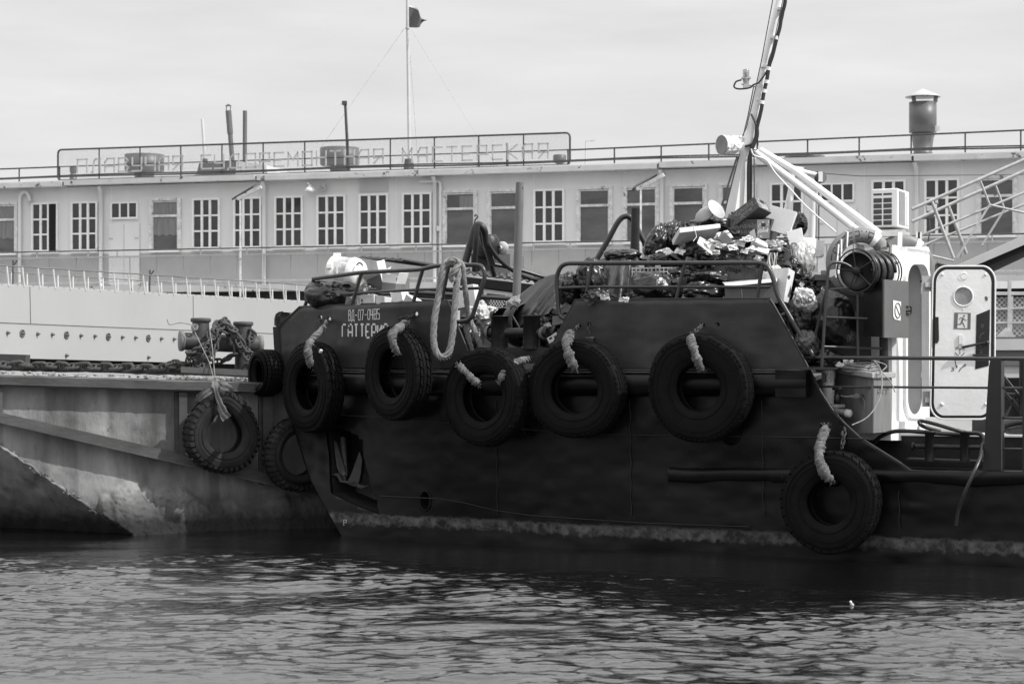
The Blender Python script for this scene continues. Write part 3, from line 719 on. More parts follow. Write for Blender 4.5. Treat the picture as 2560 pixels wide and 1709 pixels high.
# bolts
bxs = [18, 55, 93, 129.5, 165.5, 201, 236, 270, 304.5, 337.5, 370, 402, 434, 465]
x = 465
while x < 640: x += 30.5; bxs.append(x)
pb_ = None
for i, x in enumerate(bxs):
    big = (i % 3 == 1); c = GP(x, 831 + 0.0375 * x, 0.0)
    mb = MB(); mb.lathe([(0.032, 0), (0.032, 0.02), (0.02, 0.035), (0.014, 0.06), (0.0, 0.06)], c, GN, n=10)
    if big:
        mb.lathe([(0.068, 0), (0.068, 0.015), (0.05, 0.02), (0.05, 0.003)], c, GN, n=16)
        for k_ in range(5): mb.lathe([(0.01, 0), (0.01, 0.025), (0, 0.025)], c + (GD * math.cos(k_ * 1.26) + UP * math.sin(k_ * 1.26)) * 0.058, GN, n=6)
    mb.build('bolt', m_vent, pon)
for (x, y) in ((165, 888), (370, 893)):
    mb = MB(); mb.lathe([(0.032, 0), (0.032, 0.02), (0.02, 0.035), (0.014, 0.06), (0.0, 0.06)], GP(x, y), GN, n=10); mb.build('bolt', m_greyp, pon)
# double railing: near row and a row 1.9 m behind
pr = thing('pontoon_railing', 'pale double railing with slanted posts on top of the steel pontoon', 'railing', GP(0, 712))
mb = MB(); mb.tube([GP(x, 663 + 0.0645 * x + 0.8 * math.sin(x * .07), 0) for x in range(-200, 1151, 30)], 0.013, 6); mb.build('rail', m_pipe, pr)
mb = MB(); mb.tube([PT(x, 679 + 0.064 * x, gY(x) + 2.0) for x in range(-200, 1151, 50)], 0.012, 6); mb.build('rail', m_pipe, pr)
x, st = -22.0, 39.5
k = 0
while x < 800:
    mb = MB(); mb.tube([GP(x + 4, gtop(x) + 2, 0), GP(x - 1, 664 + 0.0645 * x, 0)], 0.018, 6); mb.build('post', mat('railing_white', .52, .5, var=.1), pr)
    x2 = x + 11 - 0.006 * x
    mb = MB(); mb.tube([PT(x2 + 1, gtop(x2) + 2, gY(x2) + 2), PT(x2, 679 + 0.064 * x2, gY(x2) + 2)], 0.016, 6); mb.build('post', mat('railing_white', .52, .5, var=.1), pr)
    x += st; st *= 0.9915; k += 1
for i, (x, lab) in enumerate(((33, 'thin dark forked rod at the far left of the pontoon'), (375, 'thin dark forked rod on the pontoon below the curtained window'))):
    mb = MB(); Y = gY(x) + 1; mb.tube([PT(x - 1, gtop(x), Y), PT(x, 650 + i * 25, Y)], 0.016, 5); mb.tube([PT(x, 665 + i * 25, Y), PT(x + 10, 651 + i * 25, Y)], 0.014, 5)
    o = mb.build('forked_rod', m_rail); b_ = PT(x, gtop(x), Y)
    for v in o.data.vertices: v.co -= b_
    o.location = b_; tag(o, lab, 'rod', 'forked rods on the pontoon')

# ================================================================ concrete floating dock
DT = -0.365; DK0 = 25.55
def dY(px): return DK0 / (1 + DT * (px - CX) / F)
def DP(px, py, off=0.0): Y = (DK0 - off * 1.0645) / (1 + DT * (px - CX) / F); return PT(px, py, Y)
DD = DP(700, 900) - DP(0, 900); DD.z = 0; DD.normalize(); DN = Vector((-DD.y, DD.x, 0)); DN = DN if DN.y < 0 else -DN
dock = thing('concrete_dock', 'old stained concrete floating dock with steel framed panels and undercut end', 'dock', DP(300, 1330))
def dtop(px): return 941 + 0.028 * px        # upper front edge row
# front face as a displaced sheet with the raked left end
nx, ny = 300, 90; A = []
for i in range(nx):
    px = -2 + (1150 + 2) * i / (nx - 1); row = []
    for j in range(ny):
        v = j / (ny - 1); y0 = dtop(px) + 22; py = y0 + (1352 - y0) * v
        p = DP(px, py)
        # crumbling toe that bulges out near the water
        crack = 1235 + 26 * math.sin(px * 0.013) + 10 * math.sin(px * 0.05 + 1) + 6 * float(vn([px * .08, 2, 1], 3)) if px > 250 else 2000
        tt = min(1, max(0, (py - crack) / 14)); toe = tt * (0.05 + 0.015 * float(fbm([px * .30, py * .34, 4], 4, 8))) + (0.22 * max(0, (py - crack) / 110) if px > 250 else 0)
        p = p + DN * (toe + 0.006 * float(fbm([px * .05, py * .05, 0], 3, 2)))
        row.append(p)
    A.append(row)
# the rake: below this line the hull turns away underneath
def rake(px): return 1112 + px * 0.70
mb = MB(); A2 = []
for i in range(nx):
    row = A[i]; px = -2 + 1152 * i / (nx - 1)
    if px < 320:
        new = []
        for p in row:
            py = HY + (H - p.z) * F / p.y
            if py > rake(px):
                d = (py - rake(px)) / 240.0; jag = 0.02 * float(vn([px * .07, py * .02, 1], 5))
                q_ = PT(px, rake(px), dY(px)); q_ = q_ - DN * (1.5 * d + jag) + UP * (-(py - rake(px)) * dY(px) / F * 1.0); new.append(q_)
            else: new.append(p)
        row = new
    A2.append(row)
mb.grid(A2); 
mconc = mat('dock_concrete', 0.21, 0.9, var=0.6, scale=1.3, bump=1.0, bscale=28, stretch=(1, 1, 0.38), spots=(0.12, 0.64, 14))
# weed-black waterline on the dock: height based
def add_zband(m_, z0, z1, colr, noise=8.0, amp=0.05):
    t = m_.node_tree; n = t.nodes; l = t.links.new; b = n['Principled BSDF']
    src = b.inputs['Base Color'].links[0].from_socket
    g = n.new('ShaderNodeNewGeometry'); sp = n.new('ShaderNodeSeparateXYZ'); l(g.outputs['Position'], sp.inputs[0])
    q = n.new('ShaderNodeTexNoise'); q.inputs['Scale'].default_value = noise; q.inputs['Detail'].default_value = 7; l(g.outputs['Position'], q.inputs['Vector'])
    a = n.new('ShaderNodeMath'); a.operation = 'MULTIPLY_ADD'; a.inputs[1].default_value = -2 * amp; l(q.outputs[0], a.inputs[0]); l(sp.outputs['Z'], a.inputs[2])
    mr = n.new('ShaderNodeMapRange'); mr.inputs[1].default_value = z0 - amp; mr.inputs[2].default_value = z1 - amp; mr.inputs[3].default_value = 1; mr.inputs[4].default_value = 0
    l(a.outputs[0], mr.inputs[0])
    mm_ = n.new('ShaderNodeMix'); mm_.data_type = 'FLOAT'; l(mr.outputs[0], mm_.inputs[0]); l(src, mm_.inputs[2]); mm_.inputs[3].default_value = colr
    l(mm_.outputs[0], b.inputs['Base Color'])
add_zband(mconc, 0.34, 0.50, 0.10, 5, 0.16); add_zband(mconc, 0.10, 0.30, 0.012, 9, 0.10)
# vertical dark run-off streaks
t = mconc.node_tree; n = t.nodes; l = t.links.new; b = n['Principled BSDF']; src = b.inputs['Base Color'].links[0].from_socket
g = n.new('ShaderNodeNewGeometry'); mpn = n.new('ShaderNodeMapping'); mpn.inputs['Scale'].default_value = (1, 1, 0.12); l(g.outputs['Position'], mpn.inputs[0])
q = n.new('ShaderNodeTexNoise'); q.inputs['Scale'].default_value = 2.6; q.inputs['Detail'].default_value = 4; q.inputs['Distortion'].default_value = .4; l(mpn.outputs[0], q.inputs['Vector'])
mr = n.new('ShaderNodeMapRange'); mr.inputs[1].default_value = .50; mr.inputs[2].default_value = .66; mr.inputs[3].default_value = 1.0; mr.inputs[4].default_value = 0.5; l(q.outputs[0], mr.inputs[0])
mu = n.new('ShaderNodeMath'); mu.operation = 'MULTIPLY'; l(src, mu.inputs[0]); l(mr.outputs[0], mu.inputs[1]); l(mu.outputs[0], b.inputs['Base Color'])
mb.build('wall', mconc, dock)
# crumbled lip along the rake
mb = MB(); pts = []
for i in range(60):
    px = -5 + 290 * i / 59; pts.append(DP(px, rake(px) + 4 * float(vn([i * .4, 0, 0], 1)), 0.02))
mb.tube(pts, [0.022 + 0.018 * float(vn([i * .7, 3, 0], 2)) for i in range(60)], 7, flat=.7)
rs = random.Random(3)
for i in range(40):
    px = rs.uniform(0, 290); mb.box(DP(px, rake(px) - rs.uniform(-6, 8), 0.02), [rs.uniform(.012, .035) for _ in range(3)], Euler((rs.random() * 3, rs.random() * 3, rs.random() * 3)).to_matrix())
mb.build('broken_edge', mconc, dock)
# steel rim (coping), posts, lower sloping beam
def dbox(mb, poly, o0, o1):
    a = [DP(x, y, o0) for x, y in poly]; mb.prism(a, DN * (o1 - o0))
mb = MB(); n_ = 70; A = []
for i in range(n_ + 1):
    px = -10 + 1160 * i / n_; a = DP(px, dtop(px) + 24, 0.16); b0 = DP(px, dtop(px) - 1 + 1.2 * float(vn([i * .5, 0, 0], 4)), 0.17); c0 = DP(px, dtop(px) - 4 + 1.5 * float(vn([i * .5, 9, 0], 4)), 0.10)
    A.append([DP(px, dtop(px) + 25, 0.0), a, b0, c0, DP(px, dtop(px) - 4, -0.02)])
mb.grid(A, smooth=False); mb.build('rim_beam', m_rim, dock)
mb = MB(); dbox(mb, [(-10, 960), (640, 979), (1000, 989), (1000, 986), (640, 976), (-10, 957)], 0.10, 0.19); mb.build('rim_flange', m_rim, dock)
for (xa, xb, yb) in ((-20, 4, 1030), (443, 463, 1152), (652, 676, 1212)):
    mb = MB(); dbox(mb, [(xa, yb), (xb, yb + 4), (xb, dtop(xb) + 26), (xa, dtop(xa) + 26)], 0.0, 0.13); dbox(mb, [(xa - 7, yb - 3), (xa, yb), (xa, dtop(xa) + 26), (xa - 7, dtop(xa) + 26)], 0.0, 0.05)
    mb.build('upright', m_rim, dock)
mb = MB(); dbox(mb, [(-10, 1050), (440, 1154), (660, 1204), (900, 1262), (900, 1240), (660, 1180), (440, 1130), (-10, 1028)], 0.0, 0.15); mb.build('sloping_beam', m_rim, dock)
mb = MB(); dbox(mb, [(-10, 1054), (440, 1158), (660, 1208), (900, 1266), (900, 1261), (660, 1203), (440, 1153), (-10, 1049)], 0.0, 0.19); mb.build('beam_flange', m_rim, dock)
# top deck of the dock, gently uneven
A = []
for i in range(60):
    px = -60 + 1260 * i / 59; row = []
    for j in range(30):
        v = j / 29; p = DP(px, dtop(px) - 5, 0.02); z = p.z + 0.025 * float(fbm([i * .35, j * .6, 0], 3, 6)) * min(1, j / 3)
        row.append(Vector((p.x, p.y, z)) - DN * (11 * v ** 1.3))
    A.append(row)
mb = MB(); mb.grid(A); mb.build('deck', m_conc_top, dock)
mb = MB(); rs = random.Random(11)
for i in range(220):
    px = rs.choice([rs.uniform(0, 640), rs.uniform(430, 640)]); p = DP(px, dtop(px) - 5, 0.0) - DN * rs.uniform(0.02, 1.2); s_ = rs.uniform(.01, .035)
    mb.box(p + UP * (s_ * .3 + .01), [rs.uniform(.6, 1.6) * s_ for _ in range(3)], Euler((rs.random() * 3, rs.random() * 3, rs.random() * 3)).to_matrix())
mb.build('rubble', m_conc_top, dock, kind='stuff')
mb = MB(); mb.prism([DP(0, 1120, -.35), DP(0, 970, -.35), DP(1000, 970, -.35), DP(1000, 1330, -.35), DP(330, 1330, -.35)], -DN * 9); mb.build('body', m_conc, dock)

# wooden beam, chain lying along the deck, mooring bitts
o = MB(); c = PT(35, 899, 30.5); o.box(c + Vector((-.1, 0, 0)), (0.62, .3, .17), Matrix.Rotation(.03, 3, 'Y')); q_ = o.build('timber_beam', mat('old_timber', .035, .8, bump=.5)); b_ = c
for v in q_.data.vertices: v.co -= b_
q_.location = b_; tag(q_, 'short dark timber block lying on the dock deck at far left', 'timber')
def solo(mb, name, m_, loc, label, cat, group=None):
    o = mb.build(name, m_); loc = Vector(loc)
    for v in o.data.vertices: v.co -= loc
    o.location = loc; return tag(o, label, cat, group)
mb = MB(); chain(mb, [PT(-30, 912, 29), PT(120, 914, 28.8), PT(260, 918, 28.5), PT(420, 921, 28)], 0.24, 0.13, 0.028, True, 0.25)
solo(mb, 'chain', m_chain, PT(200, 918, 28.6), 'heavy rusty chain stretched along the dock deck at left', 'chain')
BY = 26.1
bit = thing('mooring_bitts', 'big rusty twin cross bitts with disc ends on the concrete dock', 'bollard', PT(555, 925, BY))
bdir = Vector((1, 0.34, 0)).normalized()
def bp_(px, py, off=0): Y = BY + (px - 555) / F * BY * 0.34 + off; return PT(px, py, Y)
mb = MB(); mb.prism([bp_(452, 931, -.45), bp_(790, 946, -.45), bp_(790, 946, .5), bp_(452, 931, .5)], UP * 0.075); mb.build('base_plate', m_rim, bit)
m_bitt = mat('bitt_paint', 0.038, 0.55, var=.5, scale=7, bump=.5, bscale=50, spots=(0.30, .66, 18))
for (px, yt) in ((502, 797), (608, 806)):
    mb = MB(); c = bp_(px, 0); zb, zt = bp_(px, 925).z, bp_(px, yt).z
    mb.lathe([(0.11, zb), (0.11, zt - .03), (0.108, zt - .02)], (c.x, c.y, 0), n=28); mb.build('post', m_bitt, bit)
    mb = MB(); mb.lathe([(0.105, zt - 0.05), (0.13, zt - .035), (0.135, zt - .01), (.125, zt + .012), (0, zt + .016)], (c.x, c.y, 0), n=28); mb.build('post_cap', m_rim, bit)
c0, c1 = bp_(452, 852), bp_(652, 862)
mb = MB(); mb.tube([c0, c1], 0.115, 28); mb.build('crossbar', m_bitt, bit)
for c, s_ in ((c0, -1), (c1, 1)):
    mb = MB(); mb.lathe([(0.11, -0.05), (0.132, -.03), (0.135, 0.0), (.128, .02), (0, .022)], c, bdir * s_ , n=28); mb.build('end_disc', mat('disc_grey', .13, .6, var=.2, scale=6, bump=.2), bit)
# chains heaped over the bitts
rs = random.Random(5); mb = MB()
def cp(*a): return [bp_(x, y, o_) for x, y, o_ in a]
chain(mb, cp((470, 905, -.25), (475, 880, -.3), (500, 872, -.3), (530, 850, -.25), (540, 815, -.15), (562, 800, -.1), (590, 835, -.2), (620, 880, -.25), (650, 905, -.2), (665, 915, -.2)), 0.135, 0.085, 0.0175, True, .35, rs)
chain(mb, cp((474, 900, -.2), (500, 912, -.25), (530, 890, -.25), (535, 860, -.2), (545, 825, -.2), (560, 812, -.2), (585, 825, -.25), (598, 860, -.25), (625, 905, -.25)), 0.135, 0.085, 0.0175, True, .35, rs)
chain(mb, cp((505, 895, -.3), (518, 868, -.3), (525, 835, -.2), (545, 806, -.1), (570, 815, -.15), (580, 850, -.2), (588, 885, -.2), (560, 900, 0), (520, 908, 0)), 0.135, 0.085, 0.0175, True, .35, rs)
chain(mb, cp((470, 886, -.2), (490, 880, -.25), (520, 885, -.25), (540, 870, -.2), (542, 840, -.2), (555, 822, -.2), (572, 835, -.2), (600, 880, -.2)), 0.135, 0.085, 0.0175, True, .35, rs)
chain(mb, cp((625, 826, -.1), (635, 835, -.15), (622, 855, -.2), (618, 870, -.2)), 0.135, 0.085, 0.0175, True, .3, rs)
solo(mb, 'chain', m_chain, bp_(555, 925), 'rusty stud link chain heaped over the mooring bitts', 'chain')
mb = MB()
for i in range(3): chain(mb, cp((400 + i * 12, 920 + i * 2, 0), (425, 908 + i * 6, -.1), (450, 906 + i * 5, -.2), (478, 912 + i * 4, -.2)), 0.135, 0.085, 0.0175, True, .4, rs)
solo(mb, 'chain', m_chain, bp_(440, 925), 'small pile of rusty chain beside the left foot of the bitts', 'chain')
mb = MB(); mb.tube(smooth_path([bp_(418, 798, -.1), bp_(424, 811, -.1), bp_(450, 807, -.12), bp_(478, 812, -.2), bp_(488, 825, -.25)], 5), 0.006, 5)
for i in range(7): mb.tube(arc(bp_(487, 815 + i, -.14), 0.035 + .008 * math.sin(i * 2), 0, 6.28, 12, bdir, Vector((0, .5, .8)).normalized()), 0.006, 4)
mb.tube([bp_(487, 830, -.2), bp_(523, 905, -.5), bp_(535, 950, -.6)], 0.007, 5); mb.tube([bp_(524, 822, -.2), bp_(531, 870, -.4), bp_(538, 950, -.6)], 0.007, 5)
solo(mb, 'mooring_string', m_rope, bp_(487, 830), 'thin pale string knotted on the bitts holding the strapped tyre', 'string')

# ================================================================ tyres
def tyre_parts(root, R=0.53, rin=0.27, W=0.27, kind='hex', mt=None, oval=1.0, pinch=0.0, seed=0):
    mt = mt or m_tyre; n = 72; hw = W / 2
    prof = [(rin, hw * .62), (rin + .012, hw * .80), (rin + .05, hw * .93), (rin + .12, hw * 1.04), (R - .075, hw * 1.0), (R - .03, hw * .92), (R - .008, hw * .72), (R, hw * .3), (R, -hw * .3), (R - .008, -hw * .72), (R - .03, -hw * .92),
            (R - .075, -hw), (rin + .12, -hw * 1.04), (rin + .05, -hw * .93), (rin + .012, -hw * .8), (rin, -hw * .62), (rin + .02, -hw * .6), (rin + .10, -hw * .92), (R - .08, -hw * .86), (R - .045, 0), (R - .08, hw * .86), (rin + .10, hw * .92), (rin + .02, hw * .6)]
    def shape(a, r, yv):
        k = 1.0 + 0.018 * math.sin(2 * a + seed) + 0.010 * math.sin(3 * a + seed * 2) + .005 * math.sin(7 * a + seed)
        x, z = r * k * math.cos(a), r * k * math.sin(a) * oval
        if pinch and math.sin(a) > 0:      # a tyre hung on a strap stretches at the top
            s_ = math.sin(a) ** 4; z += pinch * s_; x *= 1 - 0.22 * s_
        return Vector((x, -yv, z))
    A = [[shape(2 * math.pi * j / n, r, yv) for j in range(n)] for r, yv in prof + [prof[0]]]
    mb = MB(); mb.grid(A, wrap=True)
    # moulded rings on the sidewall
    for rr_, tk in ((rin + .075, .004), (R - .11, .005), (R - .06, .004)):
        mb.tube([shape(2 * math.pi * j / n, rr_, hw * 1.03) for j in range(n)], tk, 5, closed=True)
    mb.build('casing', mt, root, local=True)
    tr = MB()
    def block(a0, a1, y0, y1, h, sk=0.0, drop=0.0):
        vs = []
        for (a, yv, hh) in ((a0, y0, -.01), (a1, y0, -.01), (a1 + sk, y1, -.01), (a0 + sk, y1, -.01), (a0 + .006, y0 + .004, h), (a1 - .006, y0 + .004, h), (a1 + sk - .006, y1 - .004, h), (a0 + sk + .006, y1 - .004, h)):
            e = max(0, abs(yv) / hw - .55); vs.append(shape(a, R + hh - e * e * .14 - drop, yv))
        tr.add(vs, [(0, 1, 2, 3), (4, 7, 6, 5), (0, 4, 5, 1), (1, 5, 6, 2), (2, 6, 7, 3), (3, 7, 4, 0)])
    rs = random.Random(seed + 40)
    if kind == 'hex':
        nb = 34
        for r_ in range(5):
            y0 = -hw * .95 + r_ * (hw * 1.9 / 5)
            for i in range(nb):
                a0 = 2 * math.pi * (i + .5 * (r_ % 2)) / nb; block(a0 + .012, a0 + 2 * math.pi / nb - .012, y0 + .003, y0 + hw * 1.9 / 5 - .003, 0.016 + rs.uniform(-.002, .002), .05 * (1 if r_ % 2 else -1))
    elif kind == 'lug':
        nb = 38
        for i in range(nb):
            a0 = 2 * math.pi * i / nb; d = rs.uniform(-.012, .012)
            block(a0, a0 + .10, hw * .30, hw * 1.08, 0.026 + d, .03); block(a0 + .08, a0 + .18, -hw * 1.08, -hw * .3, 0.026, -.03); block(a0 + .03, a0 + .13, -hw * .3, hw * .3, .008)
    else:
        nb = 60
        for r_ in range(4):
            y0 = -hw * .8 + r_ * hw * .4
            for i in range(nb):
                if rs.random() < .10: continue
                a0 = 2 * math.pi * i / nb; block(a0 + .006, a0 + 2 * math.pi / nb - .006, y0 + .006, y0 + hw * .4 - .006, 0.006)
        for i in range(nb):
            a0 = 2 * math.pi * i / nb
            if rs.random() < .7: block(a0 + .01, a0 + .08, hw * .84, hw * 1.0, 0.004)
    tr.build('tread', mt, root, local=True)
    return shape
TG = 'tyre fenders hung over the side'
def tyre(px, py, Y, yaw, label, R=0.53, kind='hex', mt=None, oval=1.0, pinch=0, seed=0, rin=.27, W=.245, tilt=0.0, group=TG):
    o = thing('tyre_fender', label, 'tyre', PT(px, py, Y), group, Euler((tilt, 0, math.radians(yaw))))
    tyre_parts(o, R, rin, W, kind, mt, oval, pinch, seed); return o
# two on the dock wall
td1 = tyre(555, 1086, DP(555, 1086, 0.33).y, 30, 'knobbly dusty tyre hung by a cloth strap on the concrete dock', R=.45, rin=.22, kind='lug', mt=m_tyre2, pinch=.09, seed=2, W=.26, oval=1.0)
td2 = tyre(744, 1135, DP(744, 1130, 0.32).y, 34, 'knobbly tyre on the dock half hidden by the tug stem', R=.43, rin=.25, kind='lug', mt=m_tyre2, seed=5, W=.24)
# strap cloths on the first
YC = td1.location.y
def ribbon(mb, pts, w, up=(0, 0, 1), crease=0.012, seed=0, n=6, tk=.004):
    P_ = smooth_path(pts, 5); A = []
    for i, p in enumerate(P_):
        d = (P_[min(i + 1, len(P_) - 1)] - P_[max(i - 1, 0)]).normalized(); s_ = d.cross(Vector((0, -1, 0.15))).normalized(); nn = s_.cross(d)
        ww = w[min(len(w) - 1, int(i / len(P_) * len(w)))] if isinstance(w, (list, tuple)) else w
        A.append([p + s_ * ww * (j / n - .5) + nn * crease * math.sin(j * 2.1 + i * .35 + seed) for j in range(n + 1)])
    mb.grid(A); mb.grid([[q_ - Vector((0, -1, 0)) * tk for q_ in r] for r in A][::-1])
mb = MB()
ribbon(mb, [PT(542, 952, YC - .18), PT(540, 970, YC - .24), PT(547, 1000, YC - .24), PT(558, 1030, YC - .22), PT(568, 1046, YC - .20)], [.10, .06, .07, .10, .12], seed=1)
ribbon(mb, [PT(545, 955, YC - .18), PT(560, 968, YC - .25), PT(572, 975, YC - .24), PT(579, 992, YC - .15)], [.08, .13, .12, .02], seed=3)
ribbon(mb, [PT(543, 965, YC - .2), PT(520, 978, YC - .23), PT(500, 992, YC - .2), PT(484, 1006, YC - .1)], [.04, .09, .09, .04], seed=5)
solo(mb, 'cloth_strap', mat('strap_cloth', .12, .9, var=.4, scale=8, bump=.6), PT(540, 970, YC - .2), 'torn pale cloth strap tying the tyre to the dock', 'strap')
# ================================================================ the tug
def sY(px): return 22.0 / (1 + 0.5 * (px - CX) / F)
_dk = [(640, 24.75), (690, 24.5), (740, 24.2), (800, 23.85), (880, 23.35), (980, 22.85), (1100, 22.42), (1220, 22.13), (1340, sY(1340))]
_wk = [(640, 23.9), (740, 23.5), (860, 23.15), (1000, 22.8), (1240, 22.3), (1420, sY(1420))]
def _ip(tb, x):
    if x >= tb[-1][0]: return sY(x)
    if x <= tb[0][0]: return tb[0][1] + (tb[1][1] - tb[0][1]) * (x - tb[0][0]) / (tb[1][0] - tb[0][0])
    X_ = [a for a, _ in tb]; return float(np.interp(x, X_, [b_ for _, b_ in tb]))
def ss(t): t = max(0, min(1, t)); return t * t * (3 - 2 * t)
def hY(px, py):
    s_ = ss((py - 940) / 400); return _ip(_dk, px) * (1 - s_) + _ip(_wk, px) * s_
def HP(px, py, off=0.0): return PT(px, py, hY(px, py) - off)
def hN(px, py):
    a = HP(px + 15, py) - HP(px - 15, py); a.z = 0; n_ = Vector((a.y, -a.x, 0)).normalized(); return n_ if n_.y < 0 else -n_
LX = [(750, 700), (816, 697), (920, 703), (960, 711), (1075, 735), (1200, 775), (1350, 860), (1450, 905)]
def lx(py): return float(np.interp(py, [a for a, _ in LX], [b_ for _, b_ in LX]))
TOP = [(697, 816), (702, 813), (749, 768), (800, 766), (1000, 757), (1100, 752), (1118, 753), (1128, 775), (1174, 889), (1188, 922), (1350, 922), (1438, 750), (1923, 747), (1935, 765), (2010, 900), (2050, 978), (2080, 1025), (2110, 1058), (2150, 1095), (2200, 1127), (2250, 1158), (2278, 1178), (2700, 1186)]
def topy(px): return float(np.interp(px, [a for a, _ in TOP], [b_ for _, b_ in TOP]))
cols = sorted(set([a for a, _ in TOP] + list(np.arange(705, 2700, 12.0)) + [1119, 1189, 1349, 1351, 1439, 1924]))
vs_ = [0, .02, .05] + list(np.linspace(.09, 1, 46))
A, Bk = [], []
for u in cols:
    ra, rb = [], []; ty = topy(u)
    for v in vs_:
        py = ty + (1440 - ty) * v
        px = u if u > 900 else lx(py) + (u - 697) / 203.0 * (900 - lx(py)) if py > 816 else max(u, 697)
        dent = 0
        if py > 1000: dent = (0.022 * float(fbm([px * .006, py * .009, 1.0], 3, 3)) + .03 * max(0, float(vn([px * .018, py * .026, 7.0], 5)) - .35)) * min(1, (py - 1000) / 60)
        p = HP(px, py, dent); ra.append(p); rb.append(p - hN(px, py) * 0.035)
    A.append(ra); Bk.append(rb)
A, Bk = np.array([[tuple(p) for p in r] for r in A]), np.array([[tuple(p) for p in r] for r in Bk])
mb = MB(); mb.grid(A); mb.grid(Bk[::-1]); nc, nr = A.shape[:2]
def strip(a, b_):
    mb.grid(np.stack([a, b_], 1), smooth=False)
strip(Bk[:, 0], A[:, 0]); strip(A[:, -1], Bk[:, -1]); strip(A[0], Bk[0]); strip(Bk[-1], A[-1])
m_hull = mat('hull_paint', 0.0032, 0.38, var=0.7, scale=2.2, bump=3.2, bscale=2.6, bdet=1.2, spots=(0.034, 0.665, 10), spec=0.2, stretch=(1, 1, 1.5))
def hull_bands(m_):
    t = m_.node_tree; n = t.nodes; l = t.links.new; b = n['Principled BSDF']
    src = b.inputs['Base Color'].links[0].from_socket
    g = n.new('ShaderNodeNewGeometry'); sp = n.new('ShaderNodeSeparateXYZ'); l(g.outputs['Position'], sp.inputs[0])
    def noisez(scale, amp, det=8):
        q = n.new('ShaderNodeTexNoise'); q.inputs['Scale'].default_value = scale; q.inputs['Detail'].default_value = det; q.inputs['Roughness'].default_value = .65; l(g.outputs['Position'], q.inputs['Vector'])
        c = n.new('ShaderNodeMath'); c.operation = 'SUBTRACT'; c.inputs[1].default_value = 0.5; l(q.outputs[0], c.inputs[0])
        a = n.new('ShaderNodeMath'); a.operation = 'MULTIPLY_ADD'; a.inputs[1].default_value = amp; l(c.outputs[0], a.inputs[0]); l(sp.outputs['Z'], a.inputs[2]); return a.outputs[0], q.outputs[0]
    def step(v, a, b_, lo, hi):
        mr = n.new('ShaderNodeMapRange'); mr.inputs[1].default_value = a; mr.inputs[2].default_value = b_; mr.inputs[3].default_value = lo; mr.inputs[4].default_value = hi; l(v, mr.inputs[0]); return mr.outputs[0]
    def mixf(f, a, b_):
        mm_ = n.new('ShaderNodeMix'); mm_.data_type = 'FLOAT'; l(f, mm_.inputs[0])
        (l(a, mm_.inputs[2]) if not isinstance(a, float) else setattr(mm_.inputs[2], 'default_value', a)); (l(b_, mm_.inputs[3]) if not isinstance(b_, float) else setattr(mm_.inputs[3], 'default_value', b_)); return mm_.outputs[0]
    # upper bulwarks have a lighter tone than the hull below
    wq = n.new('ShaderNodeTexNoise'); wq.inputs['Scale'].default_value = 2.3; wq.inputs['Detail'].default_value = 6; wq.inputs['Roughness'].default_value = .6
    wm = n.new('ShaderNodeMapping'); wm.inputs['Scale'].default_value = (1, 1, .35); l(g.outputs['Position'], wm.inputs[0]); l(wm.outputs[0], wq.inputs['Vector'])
    bulwark_tone = mixf(step(wq.outputs[0], .35, .70, 0, 1), 0.021, 0.040)
    ch = n.new('ShaderNodeMath'); ch.operation = 'MULTIPLY_ADD'; ch.inputs[1].default_value = 2.0; l(src, ch.inputs[0]); l(bulwark_tone, ch.inputs[2])
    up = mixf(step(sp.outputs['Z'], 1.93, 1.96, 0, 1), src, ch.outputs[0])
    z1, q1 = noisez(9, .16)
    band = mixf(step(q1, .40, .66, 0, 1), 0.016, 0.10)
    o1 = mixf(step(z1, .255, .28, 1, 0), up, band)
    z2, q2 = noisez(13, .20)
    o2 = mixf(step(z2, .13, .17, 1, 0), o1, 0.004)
    l(o2, b.inputs['Base Color'])
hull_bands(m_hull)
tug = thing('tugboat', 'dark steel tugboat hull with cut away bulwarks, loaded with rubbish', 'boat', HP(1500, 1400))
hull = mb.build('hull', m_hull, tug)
import bmesh
bm_ = bmesh.new(); bm_.from_mesh(hull.data); bmesh.ops.remove_doubles(bm_, verts=bm_.verts, dist=1e-5); bmesh.ops.recalc_face_normals(bm_, faces=bm_.faces); bm_.to_mesh(hull.data); bm_.free()
def cutter(poly, d0=-0.6, d1=0.5):
    c = MB(); nn = hN(sum(x for x, _ in poly) / len(poly), 1150); c.prism([HP(x, y) + nn * 0.5 for x, y in poly], -nn * 1.1)
    bm2 = bmesh.new(); me = bpy.data.meshes.new('cut'); me.from_pydata(c.v, [], c.f); bm2.from_mesh(me); bmesh.ops.recalc_face_normals(bm2, faces=bm2.faces); bm2.to_mesh(me); bm2.free()
    return bpy.data.objects.new('cut', me)
POCK = [(823, 1059), (893, 1088), (915, 1165), (951, 1286), (890, 1262), (828, 1232), (822, 1160), (814, 1072)]
def ell(cx, cy, rx, ry, n=20): return [(cx + rx * math.cos(2 * math.pi * i / n), cy + ry * math.sin(2 * math.pi * i / n)) for i in range(n)]
HOLES = [ell(1328, 1058, 21, 34), ell(1063, 1251, 13, 25), ell(1829, 1080, 28, 34)]
EYES = [(800, 793), (822, 797), (1040, 784), (1447, 814), (1473, 810), (1757, 811), (1794, 811), (2056, 1066), (2110, 1068)]
bpy.context.view_layer.update()
cuts = []
for poly in [POCK] + HOLES + [ell(x, y, 5.5, 5.5, 10) for x, y in EYES]:
    c = cutter(poly); COL.objects.link(c); cuts.append(c)
    md = hull.modifiers.new('b', 'BOOLEAN'); md.object = c; md.operation = 'DIFFERENCE'; md.solver = 'EXACT'
    c.parent = hull.parent; c.location = -Vector(tug.location)
dg = bpy.context.evaluated_depsgraph_get()
